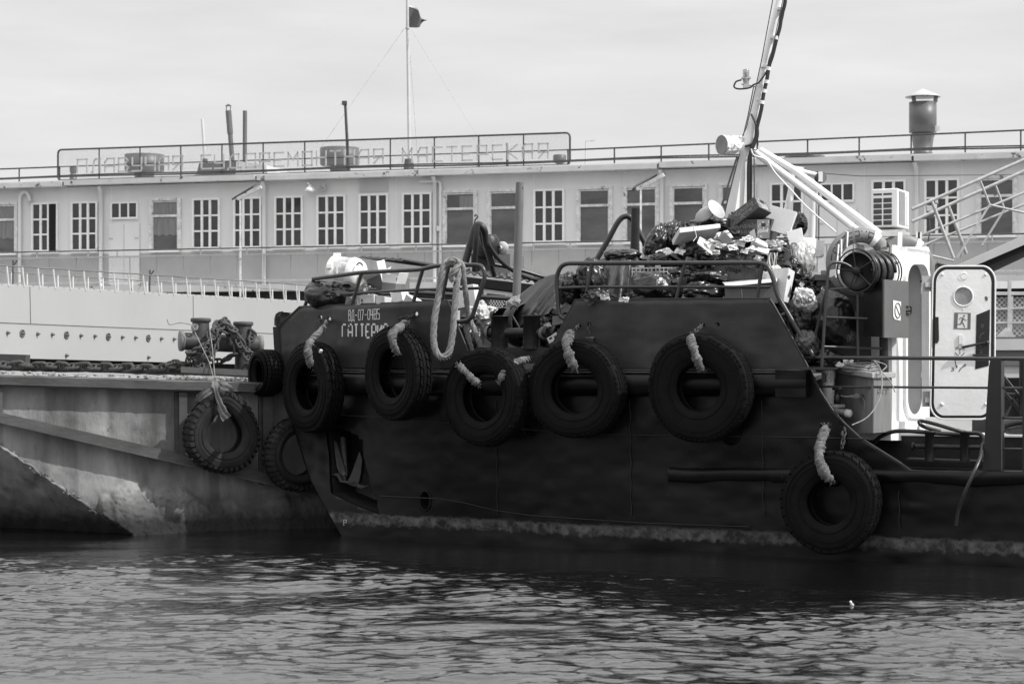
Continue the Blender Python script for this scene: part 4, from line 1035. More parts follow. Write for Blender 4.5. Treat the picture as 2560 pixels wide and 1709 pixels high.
hm = bpy.data.meshes.new_from_object(hull.evaluated_get(dg)); hull.modifiers.clear(); hull.data = hm; hm.name = 'hull'
hm.materials.clear(); hm.materials.append(m_hull)
hm.polygons.foreach_set('use_smooth', [False] * len(hm.polygons))
for c in cuts: bpy.data.objects.remove(c)
for p in hm.polygons: p.use_smooth = p.area > 0.0 and abs(p.normal.z) < 0.5 and len(p.vertices) == 4
# lining of the pocket, plates behind the holes
def lining(poly, depth, name, m_):
    nn = hN(sum(x for x, _ in poly) / len(poly), 1150); k_ = len(poly); mb = MB(); a = [HP(x, y) - nn * .01 for x, y in poly]; b_ = [p - nn * depth for p in a]
    mb.add(a + b_, [(i, (i + 1) % k_, (i + 1) % k_ + k_, i + k_) for i in range(k_)] + [tuple(range(k_, 2 * k_))]); return mb.build(name, m_, tug)
lining(POCK, 0.40, 'anchor_pocket', m_steel_dk)
for hpoly in HOLES: lining(hpoly, 0.14, 'scupper', m_steel_dk)
for hpoly in HOLES: mb = MB(); mb.tube([HP(x, y, .01) for x, y in hpoly], 0.012, 5, closed=True); mb.build('scupper_rim', m_hull, tug)
# the anchor stowed in the pocket
an = thing('anchor', 'rusty stockless anchor sitting in the recess of the bow', 'anchor', HP(868, 1180, -.15))
mb = MB(); mb.tube([HP(858, 1095, -.3), HP(862, 1190, -.12)], 0.035, 8); mb.build('shank', m_chain, an)
mb = MB(); fl = m_steel_dk
for pts in ([(866, 1208), (878, 1185), (896, 1135), (899, 1128), (905, 1150), (902, 1180), (897, 1205), (888, 1216)], [(864, 1204), (852, 1192), (842, 1165), (836, 1120), (835, 1100), (841, 1105), (852, 1140), (862, 1172)]):
    mb.prism([HP(x, y, -.1) for x, y in pts], Vector((.03, .07, 0)))
mb.build('fluke', fl, an)
mb = MB(); mb.prism([HP(x, y, -.06) for x, y in [(826, 1184), (846, 1182), (856, 1200), (880, 1203), (893, 1208), (910, 1214), (925, 1212), (905, 1220), (893, 1218), (888, 1206), (862, 1206), (850, 1204), (842, 1190)]], Vector((.03, .1, 0))); mb.build('crown', fl, an)
# weld seams, half round fender pipe, rub rails, dents
mb = MB()
for pts in ([(835, 1037), (1000, 1045), (1240, 1068), (1500, 1085), (2030, 1093), (2200, 1098)], [(950, 1239), (1100, 1246), (1160, 1256), (1240, 1275), (1330, 1288), (1450, 1296), (1600, 1306), (1930, 1318)]):
    mb.tube([HP(x, y, .022) for x, y in [(a[0] + (b_[0] - a[0]) * k_ / 6, a[1] + (b_[1] - a[1]) * k_ / 6) for a, b_ in zip(pts, pts[1:]) for k_ in range(6)]], 0.006, 4)
for x in (1240, 1575, 1905, 2245): mb.tube([HP(x + .01 * (y - 1000) + 1.5 * math.sin(y * .11), y, .021) for y in range(1000 if x < 2000 else 1225, 1300 + (x > 2000) * 30, 12)], .0045, 4)
mb.build('weld_seam', m_tug, tug)
mb = MB(); pts = [HP(x, 959, 0.02) for x in range(708, 2031, 14)]; mb.tube(pts, [0.13 if x > 760 else .05 + .08 * (x - 708) / 52 for x in range(708, 2031, 14)], 20); mb.build('fender_pipe', m_hull, tug)
mb = MB(); mb.tube([HP(x, 926 + (2 if 900 < x < 1400 else 0), .03) for x in range(720, 2031, 20)], 0.018, 6); mb.tube([HP(x, 931, .10) for x in range(760, 2031, 20)], 0.012, 5); mb.build('knuckle_bead', m_tug, tug)
mb = MB(); mb.prism([HP(x, y, -.01) for x, y in [(1950, 923), (2026, 928), (2026, 992), (1950, 990)]], hN(2000, 950) * .15); mb.build('pipe_end', m_hull, tug)
mb = MB(); A = []
for i in range(120):
    px = 1672 + i * 9; j = float(vn([i * .13, 0, 0], 7)); yb = 1203 + .012 * (px - 1672) + 6 * j + (6 if 1930 < px < 2100 else 0); yt = 1167 + .012 * (px - 1672) + 2 * float(vn([i * .2, 5, 0], 7))
    A.append([HP(px, yt, -.02), HP(px, yt + 3, .045), HP(px, (yt + yb) / 2 - 4, .07 + .015 * j), HP(px, yb - 3, .05), HP(px, yb, -.02)])
mb.grid(A); q_ = A[0]; mb.prism([q_[0], q_[1], q_[2], q_[3], q_[4]], Vector((-.01, .005, 0))); mb.build('rub_rail', m_hull, tug)
mb = MB(); mb.tube([HP(x, topy(x) - 1, -.01) for x in list(range(1925, 2278, 8))], 0.016, 6); mb.tube([HP(x, y, -.01) for x, y in ((702, 812), (749, 767), (1118, 752), (1128, 775), (1187, 920))], .014, 6)
mb.tube([HP(x, y, -.01) for x, y in ((1352, 920), (1438, 749), (1680, 747), (1924, 746))], 0.012, 6); mb.build('plate_edge', m_tug, tug)
# bow post and arched fairlead
mb = MB(); Yb_ = hY(700, 850)
mb.prism([PT(x, y, Yb_ + .02) for x, y in ((682, 817), (703, 815), (706, 920), (713, 962), (706, 962), (688, 925))], Vector((.05, .18, 0))); mb.build('stem_post', m_tug, tug)
fl_ = []
mb = MB(); mb.grid([[PT(688 + 0, 0, 1)] * 2] * 2) if False else None
arc_ = [(688, 814), (688, 796), (691, 786), (698, 781), (708, 780), (722, 781), (727, 786)]
mb.grid([[PT(x, y, Yb_ - .02), PT(x + 16 + (i > 3) * -8, y + (0 if i < 4 else 1), Yb_ + .35)] for i, (x, y) in enumerate(arc_)]); mb.grid([[PT(x + 1.5, y + 2, Yb_ - .02), PT(x + 16, y + 2, Yb_ + .35)] for x, y in arc_][::-1]); mb.tube([PT(x, y, Yb_ - .02) for x, y in arc_[:5]], .012, 6)
mb.prism([PT(x, y, Yb_ + .0) for x, y in ((708, 780), (722, 781), (727, 787), (727, 800), (712, 812), (702, 814), (700, 786))], Vector((.03, .1, 0))); mb.build('fairlead', m_tug, tug)
# bulwark stay inside the forward gap
mb = MB(); mb.prism([HP(x, y, -.12) for x, y in ((1142, 812), (1158, 820), (1180, 893), (1176, 920), (1168, 905))], Vector((.05, .12, 0))); mb.build('stay_plate', m_tug, tug)
# decks and inner structure
def zat(py, Y): return H - (py - HY) * Y / F
zF = 1.86; zA = 0.92
mb = MB(); edge = [HP(x, 930, -.06) for x in (705, 740, 800, 880, 980, 1100, 1220, 1340, 1700, 2030)]
mb.prism([Vector((p.x, p.y, zF)) for p in edge] + [Vector((edge[-1].x + .9, edge[-1].y + 5, zF)), Vector((-2.3, 24.75, zF))], UP * -.05); mb.build('fore_deck', m_steel_dk, tug)
mb = MB(); edge = [HP(x, 1180, -.05) for x in (1700, 2000, 2300, 2700)]; mb.prism([Vector((p.x, p.y, zA)) for p in edge] + [Vector((edge[-1].x + 1, 25, zA)), Vector((edge[0].x, 25, zA))], UP * -.05); mb.build('aft_deck', m_steel_dk, tug)
mb = MB(); mb.prism([Vector((p.x, p.y, -.6)) for p in [Vector((-1.4, 24.9, 0)), Vector((7.5, 25.2, 0)), Vector((7.5, 25.1, 0)), Vector((-1.4, 24.8, 0))]], UP * (zF + .55)); mb.build('far_side', m_hull, tug)
mb = MB(); mb.prism([HP(1250, 908, -.08), HP(1420, 908, -.08), HP(1420, 869, -.08), HP(1190, 867, -.08), HP(1190, 890, -.08)], hN(1300, 900) * -.12); mb.build('bitt_plinth', m_tug, tug)
mb = MB(); mb.prism([HP(2020, 890, -.6), HP(2032, 885, -3.6), HP(2032, 1200, -3.6), HP(2020, 1200, -.6)], Vector((-.05, 0, 0))); mb.build('break_bulkhead', m_steel_dk, tug)
# raised coaming behind the aft deck: dark wall below a white ledge
YC2 = lambda px: sY(px) + 0.95
mb = MB(); mb.prism([PT(2000, 1192, YC2(2000)), PT(2750, 1192, YC2(2750)), PT(2750, 1092, YC2(2750)), PT(2000, 1085, YC2(2000))], Vector((0.3, 1.2, 0))); mb.build('coaming', m_steel_dk, tug)
mb = MB(); mb.prism([PT(2150, 1087, YC2(2150) - .03), PT(2750, 1095, YC2(2750) - .03), PT(2750, 1090, YC2(2750) - .03), PT(2150, 1082, YC2(2150) - .03)], Vector((0.3, .5, 0))); mb.build('ledge', m_white2, tug)
mb = MB(); mb.prism([PT(2265, 1151, sY(2265) + .5), PT(2470, 1157, sY(2470) + .5), PT(2470, 1153, sY(2470) + .5), PT(2265, 1146, sY(2265) + .5)], Vector((0.1, .3, 0))); mb.build('foot_step', m_tug, tug)

# writing on the bow
for body, xa, xb, yt, yb, skew, wd in (('ВД-07-0485', 872, 951, 776, 801, -4, .010), ('ГАТТЕРИЯ', 856, 974, 811, 844, -1, .022)):
    n_ = len(body); pitch = (xb - xa) / n_
    for i, ch in enumerate(body):
        x0 = xa + i * pitch
        def mp_(u, v, x0=x0): px = x0 + pitch * .70 * u; return HP(px, yb + (yt - yb) * v + skew * (px - xa) / (xb - xa), 0.002)
        mb = MB(); strokes(mb, ch, mp_, wd, hN(x0, yt), .002, gap=.012 if body[0] == 'Г' else 0); mb.build('letter', m_stencil, tug)
for i, ch in enumerate('876'):
    mb = MB(); strokes(mb, ch, lambda u, v: HP(859 + i * 11 + 7 * u, 1312 + i * 22 - 13 * v, .012), .008, hN(870, 1320), .002); mb.build('draught_mark', mat('faded_mark', .3), tug)

# bow rail and midship rail (welded to the hull)
def RP(px, py, off=-.05): return PT(px, py, hY(px, 800) - off)
mb = MB(); mb.tube(bend([RP(783, 697), RP(903, 681), RP(1050, 674), RP(1090, 664), RP(1205, 662), RP(1214, 690), RP(1178, 800), RP(1143, 805)], .09), 0.025, 10); mb.build('bow_rail', m_tugrail, tug)
mb = MB(); mb.tube([RP(771, 740), RP(880, 733), RP(1040, 724), RP(1205, 720)], 0.017, 8)
for a, b_ in (((784, 699), (762, 766)), ((904, 682), (880, 762)), ((1056, 676), (1033, 757)), ((1122, 664), (1104, 754))): mb.tube([RP(*a), RP(*b_)], 0.022, 8)
mb.build('bow_rail_posts', m_tugrail, tug)
mb = MB(); mb.tube(bend([RP(1412, 797), RP(1397, 788), RP(1390, 690), RP(1406, 658), RP(1915, 657), RP(1932, 690), RP(1943, 738), RP(2034, 891)], .10), 0.025, 10); mb.build('midship_rail', m_tugrail, tug)
mb = MB(); mb.tube([RP(1392, 720), RP(1475, 717), RP(1926, 717)], 0.016, 8)
for a, b_ in (((1480, 660), (1462, 752)), ((1712, 660), (1690, 750)), ((1906, 660), (1892, 750)), ((1941, 793), (1964, 784)), ((1982, 857), (2004, 849))): mb.tube([RP(*a), RP(*b_)], 0.021, 8)
mb.build('midship_rail_posts', m_tugrail, tug)
# aft rails, stanchion plate
def QP(px, py, off=0): return PT(px, py, sY(px) + .10 - off)
mb = MB(); mb.tube([QP(2008, 893), QP(2750, 898)], 0.020, 8); mb.tube([QP(2050, 966), QP(2750, 971)], 0.012, 8); mb.tube([QP(2500, 1044), QP(2750, 1048)], .012, 8); mb.tube([QP(2500, 1121), QP(2750, 1125)], .010, 8); mb.build('aft_rail', m_tugrail, tug)
mb = MB(); mb.prism([QP(x, y, .03) for x, y in ((2456, 1180), (2502, 1181), (2502, 896), (2476, 896), (2472, 918))], Vector((.06, .10, 0))); mb.build('stanchion_plate', m_tug, tug)
mb = MB(); mb.bar(QP(2504, 1181, .035), QP(2504, 905, .035), .008, .02); mb.build('stanchion_edge', m_vent, tug)
mb = MB(); mb.prism([QP(x, y, .02) for x, y in ((2556, 1180), (2600, 1180), (2590, 900), (2556, 905))], Vector((.06, .10, 0))); mb.build('stanchion_plate', m_tug, tug)

# ---- tyres on the tug
def sleeve(root_px, pts, label, r=.04, seed=0, m_=None, ragged=True):
    """a length of rope wrapped in cloth, pts = (px, py, Y)"""
    P_ = smooth_path([PT(*p) for p in pts], 8); rr = []
    for i in range(len(P_)):
        rr.append(r * (1 + .05 * math.sin(i * 1.1 + seed) + .30 * float(vn([i * .33, seed, 0], 2))) * (.5 if i < 2 or i > len(P_) - 3 else (.8 if i < 4 or i > len(P_) - 5 else 1)))
    mb = MB(); mb.tube(P_, rr, 12)
    # folded wrinkles winding round the sleeve
    for k_ in range(3):
        hx = []
        for i, p in enumerate(P_):
            d = (P_[min(i + 1, len(P_) - 1)] - P_[max(i - 1, 0)]).normalized(); u = d.cross(Vector((0, 1, .2))).normalized(); w_ = d.cross(u); a = i * .75 + k_ * 2.1 + seed
            hx.append(p + (u * math.cos(a) + w_ * math.sin(a)) * rr[i] * .93)
        mb.tube(hx, [r * (.26 + .14 * math.sin(i_ * 1.3 + k_ * 2)) for i_ in range(len(hx))], 6)
    if ragged:
        rs_ = random.Random(seed)
        for e in (0, -1):
            for q_ in range(16):
                c = P_[e]; d = Vector((rs_.uniform(-1, 1), rs_.uniform(-1, .4), rs_.uniform(-1, 1))).normalized() * r * rs_.uniform(.7, 1.5); mb.tube([c, c + d], .004, 3)
    return solo(mb, 'cloth_sleeve', m_ or m_cloth, P_[0], label, 'cloth sleeve', 'cloth wrapped slings of the tyres')
def hang_chain(pts, label, L=.062):
    mb = MB(); chain(mb, [PT(*p) for p in pts], L, L * .62, L * .13, False, .25, random.Random(len(label)))
    return solo(mb, 'chain', m_chain, PT(*pts[0]), label, 'chain', 'short chains holding the tyres')
Y = 24.15; tyre(666, 932, Y + .1, -58, 'smallest tyre, hung over the tip of the bow against the dock', R=.275, kind='hex', seed=1, W=.24, rin=.15)
Y1 = hY(785, 960) - .38
tyre(783, 968, Y1, -54, 'foremost tyre on the tug side, tread turned to the right with one white chip', kind='hex', seed=2)
mb = MB(); mb.box((.352, -.105, .425), (.035, .03, .025), Matrix.Rotation(-.9, 3, 'Y')); mb.build('chip', m_white2, [q_ for q_ in bpy.data.objects if q_.get('label', '').startswith('foremost tyre')][0], local=True)
sleeve(0, [(819, 802, hY(819, 800) - .05), (800, 830, Y1 - .18), (777, 852, Y1 - .36), (770, 880, Y1 - .42), (776, 915, Y1 - .36)], 'pale twisted cloth sleeve on the foremost tug tyre', .042, 1)
hang_chain([(800, 793, hY(800, 800) + .02), (803, 812, hY(800, 800) - .06)], 'short chain in the eye left of the foremost tyre sling')
Y2 = hY(985, 930) - .38
tyre(995, 933, Y2, -51, 'second tug tyre with deep honeycomb tread, under the painted name', kind='hex', seed=4, R=.51)
sleeve(0, [(1020, 806, hY(1020, 800) - .08), (1000, 818, Y2 - .2), (981, 836, Y2 - .34), (984, 862, Y2 - .38), (994, 885, Y2 - .3)], 'pale cloth sleeve bent over the tyre under the painted name', .042, 3)
hang_chain([(998, 797, hY(1000, 800) - .1), (1012, 792, hY(1000, 800) - .1), (1026, 792, hY(1020, 800) - .1), (1040, 784, hY(1040, 800) + .02)], 'chain running from the hull eye to the second tyre sling')
Y3 = hY(1215, 960) - .30
tyre(1217, 991, Y3, -36, 'smooth dark tug tyre hung by two sleeves below the bitts', kind='ribs', seed=6, R=.535)
sleeve(0, [(1147, 913, Y3 - .22), (1160, 925, Y3 - .26), (1178, 945, Y3 - .26), (1195, 958, Y3 - .2)], 'left cloth sleeve of the tyre below the bitts', .04, 5)
sleeve(0, [(1322, 896, Y3 - .12), (1300, 903, Y3 - .18), (1276, 915, Y3 - .24), (1262, 930, Y3 - .26), (1250, 952, Y3 - .26)], 'right cloth sleeve of the tyre below the bitts', .04, 7)
hang_chain([(1318, 898, Y3 + .1), (1334, 886, Y3 + .2), (1338, 872, Y3 + .25)], 'chain tying the right sleeve to the bitt plinth')
Y4 = hY(1440, 970) - .26
tyre(1443, 972, Y4, -27, 'worn tug tyre below the fore end of the midship bulwark', kind='ribs', seed=8, R=.535)
sleeve(0, [(1430, 828, Y4 - .02), (1418, 850, Y4 - .12), (1417, 870, Y4 - .2), (1425, 895, Y4 - .22), (1437, 922, Y4 - .16)], 'white topped sleeve on the worn tyre of the midship bulwark', .046, 9)
hang_chain([(1447, 812, hY(1447, 800) + .02), (1438, 822, Y4 + .12)], 'tiny chain above the white topped sleeve')
hang_chain([(1473, 808, hY(1473, 800) + .02), (1473, 828, Y4 + .2), (1473, 845, Y4 + .2)], 'short chain in the eye right of the white topped sleeve')
Y5 = hY(1750, 970) - .24
tyre(1752, 969, Y5, -25, 'largest worn tug tyre in the middle of the midship bulwark', kind='ribs', seed=10, R=.56, rin=.24)
sleeve(0, [(1732, 838, Y5 - .05), (1728, 855, Y5 - .14), (1738, 880, Y5 - .2), (1744, 905, Y5 - .2), (1754, 922, Y5 - .14)], 'ragged dark cloth sleeve on the largest worn tyre', .042, 11)
hang_chain([(1757, 811, hY(1757, 800) + .02), (1745, 822, Y5 + .05), (1733, 832, Y5 - .02)], 'chain slanting from the eye to the ragged sleeve')
hang_chain([(1794, 811, hY(1794, 800) + .02), (1792, 828, Y5 + .2), (1790, 838, Y5 + .2)], 'short hanging chain right of the ragged sleeve')
Y6 = sY(2077) - .25
tyre(2078, 1254, Y6, -27, 'low aft tug tyre with honeycomb tread touching the water', kind='hex', seed=12, R=.50, rin=.225)
sleeve(0, [(2064, 1066, Y6 + .1), (2056, 1095, Y6 - .02), (2048, 1125, Y6 - .12), (2052, 1160, Y6 - .2), (2066, 1190, Y6 - .18), (2080, 1198, Y6 - .12)], 'long stained cloth sleeve above the low aft tyre', .045, 13)
hang_chain([(2110, 1068, sY(2110)), (2106, 1095, sY(2110) - .04), (2104, 1128, sY(2110) - .06)], 'chain hanging behind the low aft tyre')
hang_chain([(2112, 1070, sY(2110)), (2110, 1090, sY(2110) - .05), (2106, 1112, sY(2110) - .07)], 'second strand of chain beside the low aft tyre')
mb = MB(); c = PT(1474, 845, hY(1474, 800) - .05); mb.lathe([(.032, -.08), (.042, 0), (.046, 0), (.046, .01)], c, n=16); solo(mb, 'plastic_cup', m_curtain, c, 'small plastic tub hanging on a chain above the fourth tyre', 'cup')
# hose end over the side
mb = MB(); mb.tube(smooth_path([PT(2456, 1110, sY(2440) + .1), PT(2452, 1140, sY(2440) - .05), PT(2435, 1180, sY(2440) - .18), PT(2412, 1230, sY(2420) - .2), PT(2396, 1275, sY(2400) - .16), PT(2390, 1312, sY(2390) - .14)], 6), .020, 8)
solo(mb, 'hose', m_hose, PT(2456, 1110, sY(2440)), 'black hose end dangling over the aft tug side', 'hose')
# ================================================================ gear on the tug's decks
def fin(mb, name, m_, px, py, Y, label, cat, group=None): return solo(mb, name, m_, PT(px, py, Y), label, cat, group)
# cross bitts amidships
cb = thing('cross_bitts', 'dark steel twin bitts with round end disc in the gap between the bulwarks', 'bollard', PT(1290, 872, 22.1)); Y = 22.1
def cbY(px): return Y - (px - 1290) / F * 22 * .5
for px in (1249, 1329):
    mb = MB(); c = PT(px, 0, cbY(px)); mb.lathe([(.095, zat(872, Y)), (.095, zat(792, Y)), (.112, zat(791.5, Y)), (.112, zat(788.5, Y)), (.095, zat(788.5, Y)), (.085, zat(800, Y))], (c.x, c.y, 0), n=28); mb.build('post', m_steel_dk, cb)
mb = MB(); mb.tube([PT(1212, 831, cbY(1212)), PT(1368, 831, cbY(1368))], .05, 16); mb.build('crossbar', m_steel_dk, cb)
d_ = (PT(1368, 831, cbY(1368)) - PT(1212, 831, cbY(1212))).normalized()
mb = MB(); mb.lathe([(.05, -.08), (.075, -.02), (.08, 0), (0, .005)], PT(1362, 832, cbY(1362)), (d_ + Vector((0, -.7, 0))).normalized(), n=24); mb.lathe([(.05, .0), (.075, -.02), (.075, -.05)], PT(1214, 831, cbY(1214)), -d_, n=20); mb.build('end_disc', m_greyp, cb)
# aft bitts
ab = thing('aft_bitts', 'dark steel twin bitts with crossbar on the aft side deck', 'bollard', PT(2350, 1180, 20.3))
for px in (2324, 2412):
    mb = MB(); Y_ = sY(px) + .35; c = PT(px, 0, Y_); mb.lathe([(.048, zat(1152, Y_)), (.048, zat(1082, Y_)), (.062, zat(1081, Y_)), (.062, zat(1077, Y_)), (0, zat(1077, Y_))], (c.x, c.y, 0), n=20); mb.build('post', m_steel_dk, ab)
mb = MB(); mb.tube([PT(2288, 1115, sY(2288) + .35), PT(2456, 1118, sY(2456) + .35)], .024, 12); mb.build('crossbar', m_steel_dk, ab)
mb = MB()
for px, dx in ((2286, -1), (2454, 1)): mb.lathe([(.024, 0), (.045, .01), (.045, .025), (0, .03)], PT(px, 1116, sY(px) + .35), (dx * .9, -dx * .4, 0), n=16)
mb.build('end_disc', m_steel_dk, ab)
def hose(pts, r, label, m_=None, name='hose', grp=None, n=8):
    mb = MB(); mb.tube(smooth_path([PT(*p) for p in pts], n), r, 8); return solo(mb, name, m_ or m_hose, PT(*pts[0]), label, 'hose', grp)
hose([(2180, 1112, 20.7), (2200, 1092, 20.6), (2235, 1078, 20.5), (2290, 1078, 20.4), (2345, 1083, 20.35), (2400, 1085, 20.3), (2440, 1082, 20.25), (2458, 1092, 20.2), (2462, 1115, 20.1), (2450, 1150, 19.95)], .022, 'black hose looping behind the aft bitts')
hose([(2350, 1078, 20.5), (2310, 1066, 20.4), (2298, 1056, 20.4), (2305, 1052, 20.4), (2340, 1060, 20.3), (2380, 1072, 20.2), (2420, 1082, 20.2)], .020, 'upper bight of black hose below the open door')
hose([(2560, 1052, 20.9), (2530, 1056, 20.9), (2500, 1066, 20.9), (2470, 1085, 20.9)], .05, 'thick black hose right of the stanchion plate')
# hoses forward
hose([(1163, 655, 24.5), (1176, 610, 24.5), (1186, 572, 24.5), (1198, 562, 24.5), (1210, 575, 24.5), (1216, 610, 24.6), (1230, 660, 24.8)], .045, 'black hose arching over beside the fore rail end', mat('worn_hose', .045, .5, var=.8, scale=3))
hose([(1198, 562, 24.7), (1206, 600, 24.7), (1222, 640, 24.8), (1236, 690, 24.9)], .03, 'second hose strand hanging from the same arch', m_hose)
hose([(1194, 562, 24.4), (1190, 600, 24.4), (1186, 678, 24.5)], .035, 'straight hanging hose strand left of the arch', m_hose)
hose([(1208, 570, 24.6), (1226, 620, 24.6), (1260, 660, 24.8), (1310, 690, 25.0), (1370, 705, 25.2)], .028, 'long thin black hose sagging right to the grey pipe', m_hose)
hose([(1230, 660, 24.9), (1290, 672, 25), (1350, 690, 25.1), (1385, 700, 25.2)], .025, 'black pipe lying behind the grey pole', m_hose)
hose([(1492, 648, 25), (1520, 600, 25), (1545, 555, 25), (1562, 541, 25), (1578, 546, 25), (1592, 570, 25), (1625, 632, 25)], .035, 'black hose arching over the dark standing pipe', m_hose)
mb = MB(); mb.tube(smooth_path([PT(1186, 560, 24.4), PT(1188, 550, 24.4), PT(1194, 542, 24.4), PT(1190, 537, 24.4), PT(1186, 541, 24.4)], 4), .01, 5); fin(mb, 'wire_hook', m_rail, 1186, 560, 24.4, 'small curled wire hook on top of the arching hose', 'hook')
def pipe(px0, y0, px1, y1, Y, r, m_, label):
    o = thing('standing_pipe', label, 'pipe', PT(px0, y0, Y)); mb = MB(); mb.tube([PT(px0, y0, Y), PT((px0 + px1) / 2, (y0 + y1) / 2, Y), PT(px1, y1, Y)], [r * 1.04, r, r], 24); mb.build('tube', m_, o)
    mb = MB(); mb.lathe([(r * .2, 0), (r * .2, -.004)], PT(px1 + r / Y * F * .6, y1 + 14, Y - r * .8), (0, -1, 0), n=10, cap=True); mb.build('bolt_hole', m_black, o); return o
pipe(1290, 790, 1300, 456, 23.6, .048, m_pipe, 'tall weathered grey pole standing in front of the pale windows'); 
pipe(1586, 660, 1589, 521, 23.8, .052, m_steel_dk, 'short dark standing pipe with the hose arching over it')
# rope on the bow rail
def rope(pts, r, label, name='rope', seed=0):
    P_ = smooth_path([PT(*p) for p in pts], 7); mb = MB(); L = 0; ph = [0]
    for a, b_ in zip(P_, P_[1:]): L += (b_ - a).length; ph.append(L)
    rs_ = random.Random(seed)
    for s_ in range(4):
        q = []
        for i, p in enumerate(P_):
            d = (P_[min(i + 1, len(P_) - 1)] - P_[max(i - 1, 0)]).normalized(); u = d.cross(Vector((.1, 1, .1))).normalized(); w_ = d.cross(u); a = ph[i] / (r * 5.2) * 2 * math.pi * .5 + s_ * math.pi / 2
            q.append(p + (u * math.cos(a) + w_ * math.sin(a)) * r * .52)
        q = smooth_path(q, 2); mb.tube(q, r * .56, 7)
    for i in range(int(L * 160)):
        k_ = rs_.randrange(len(P_) - 1); p = P_[k_].lerp(P_[k_ + 1], rs_.random()); d = Vector((rs_.uniform(-1, 1), rs_.uniform(-1, .5), rs_.uniform(-1, 1))).normalized(); mb.tube([p + d * r * .9, p + d * r * 1.25 + Vector((0, 0, -.01))], .003, 3)
    return solo(mb, name, m_rope, P_[0], label, 'rope')
YR = 22.25
rope([(1124, 652, YR), (1112, 660, YR - .1), (1104, 690, YR - .12), (1096, 740, YR - .1), (1086, 800, YR - .12), (1084, 850, YR - .12), (1092, 882, YR - .12), (1106, 892, YR - .12), (1122, 880, YR - .12), (1131, 840, YR - .12), (1136, 780, YR - .12), (1141, 720, YR - .1), (1146, 680, YR - .06), (1140, 658, YR)], .036, 'frayed thick rope hanging in a long loop from the bow rail')
rope([(1136, 655, YR), (1148, 656, YR), (1156, 664, YR - .04), (1160, 700, YR - .02), (1166, 750, YR + .05), (1172, 790, YR + .1), (1188, 830, YR + .1), (1204, 868, YR + .1), (1220, 874, YR + .1)], .030, 'frayed rope strand running from the rail down to the bitts', seed=4)
rope([(1118, 664, YR - .1), (1126, 652, YR - .14), (1138, 650, YR - .14), (1146, 660, YR - .12), (1136, 676, YR - .16), (1128, 690, YR - .14), (1134, 702, YR - .13)], .034, 'bunched knot of thick rope on the bow rail', 'rope_knot', 7)
rope([(1162, 812, YR + .15), (1172, 850, YR + .15), (1182, 880, YR + .15), (1200, 900, YR + .1)], .032, 'lower rope tail lying behind the fore bulwark stay', seed=9)
# barrel shaped liferaft canister
bl = thing('liferaft_canister', 'white barrel shaped canister lying tilted behind the bow rail', 'canister', PT(868, 690, 24.6)); ax = Vector((-.86, .48, .10)).normalized(); cB = PT(893, 686, 24.6)
m_drum = m_white2
mb = MB(); mb.lathe([(0, -0.096), (0.048, -0.096), (0.072, -0.072), (0.128, -0.06), (0.176, -0.04), (0.196, 0), (0.2, 0.04), (0.2, 0.224)], cB, ax, n=40); mb.build('end_shell', m_drum, bl)
mb = MB(); mb.lathe([(0.2048, 0.04), (0.2096, 0.048), (0.2048, 0.056), (0.2, 0.06), (0.2, 0.288), (0.2096, 0.292), (0.2096, 0.304), (0.2, 0.308), (0.2, 0.32), (0.212, 0.324), (0.212, 0.336), (0.2, 0.34), (0, 0.344)], cB, ax, n=40); mb.build('body_shell', m_drum, bl)
mb = MB(); zz = cB + ax * .30; mb.box(zz + Vector((0, 0, .225)), (.09, .05, .035)); mb.box(zz + Vector((-.08, -.18, .07)), (.06, .05, .05)); mb.box(PT(843, 672, 24.3), (.02, .02, .15)); mb.box(PT(842, 660, 24.35), (.09, .02, .07)); mb.build('clamp', m_drum, bl)
mb = MB(); mb.lathe([(.035, 0), (.035, .07), (.05, .075), (.05, .1), (.03, .12), (0, .12)], PT(903, 690, 24.5), (.8, -.5, -.2), n=16); mb.build('valve', m_drum, bl); mb = MB(); mb.tube(arc(PT(895, 664, 24.5), .035, 0, 3.1, 8, Vector((1, 0, .3)), Vector((0, -.3, .8))), .008, 5); mb.build('lifting_eye', m_drum, bl)
mb = MB(); mb.tube(bend([PT(891, 662, 24.45), PT(897, 656, 24.4), PT(904, 658, 24.4), PT(906, 664, 24.45)], .03), .009, 6); mb.build('handle', m_hose, bl)

# low shed with corrugated roof behind the foredeck
sh = thing('deck_shed', 'low shed with dark corrugated roof and white lattice window behind the foredeck', 'shed', PT(1180, 790, 25.6))
def corr(q00, q10, q11, q01, n, amp, name, m_):
    A = []; q00, q10, q11, q01 = map(Vector, (q00, q10, q11, q01)); nn = (q10 - q00).cross(q01 - q00).normalized(); nn = nn if nn.z > 0 else -nn
    for i in range(n * 4 + 1):
        u = i / (n * 4); h_ = amp * (1 if (i % 4) in (1, 2) else 0); A.append([q00.lerp(q10, u) + nn * h_, q01.lerp(q11, u) + nn * h_])
    mb = MB(); mb.grid(A, smooth=False); mb.grid([[p - nn * .012 for p in r] for r in A][::-1], smooth=False); return mb.build(name, m_, sh)
corr(PT(898, 643, 27.5), PT(1010, 650, 26.2), PT(1110, 667, 25.4), PT(1080, 668, 25.6), 6, .03, 'roof', m_steel_dk)
corr(PT(1150, 682, 25.2), PT(1420, 716, 24.6), PT(1400, 702, 26.6), PT(1165, 674, 27.4), 14, .03, 'roof', m_steel_dk)
mb = MB(); mb.prism([PT(1150, 690, 25.2), PT(1440, 723, 24.6), PT(1440, 745, 24.6), PT(1150, 712, 25.2)], Vector((.1, .3, 0))); mb.build('eave_board', m_steel_dk, sh)
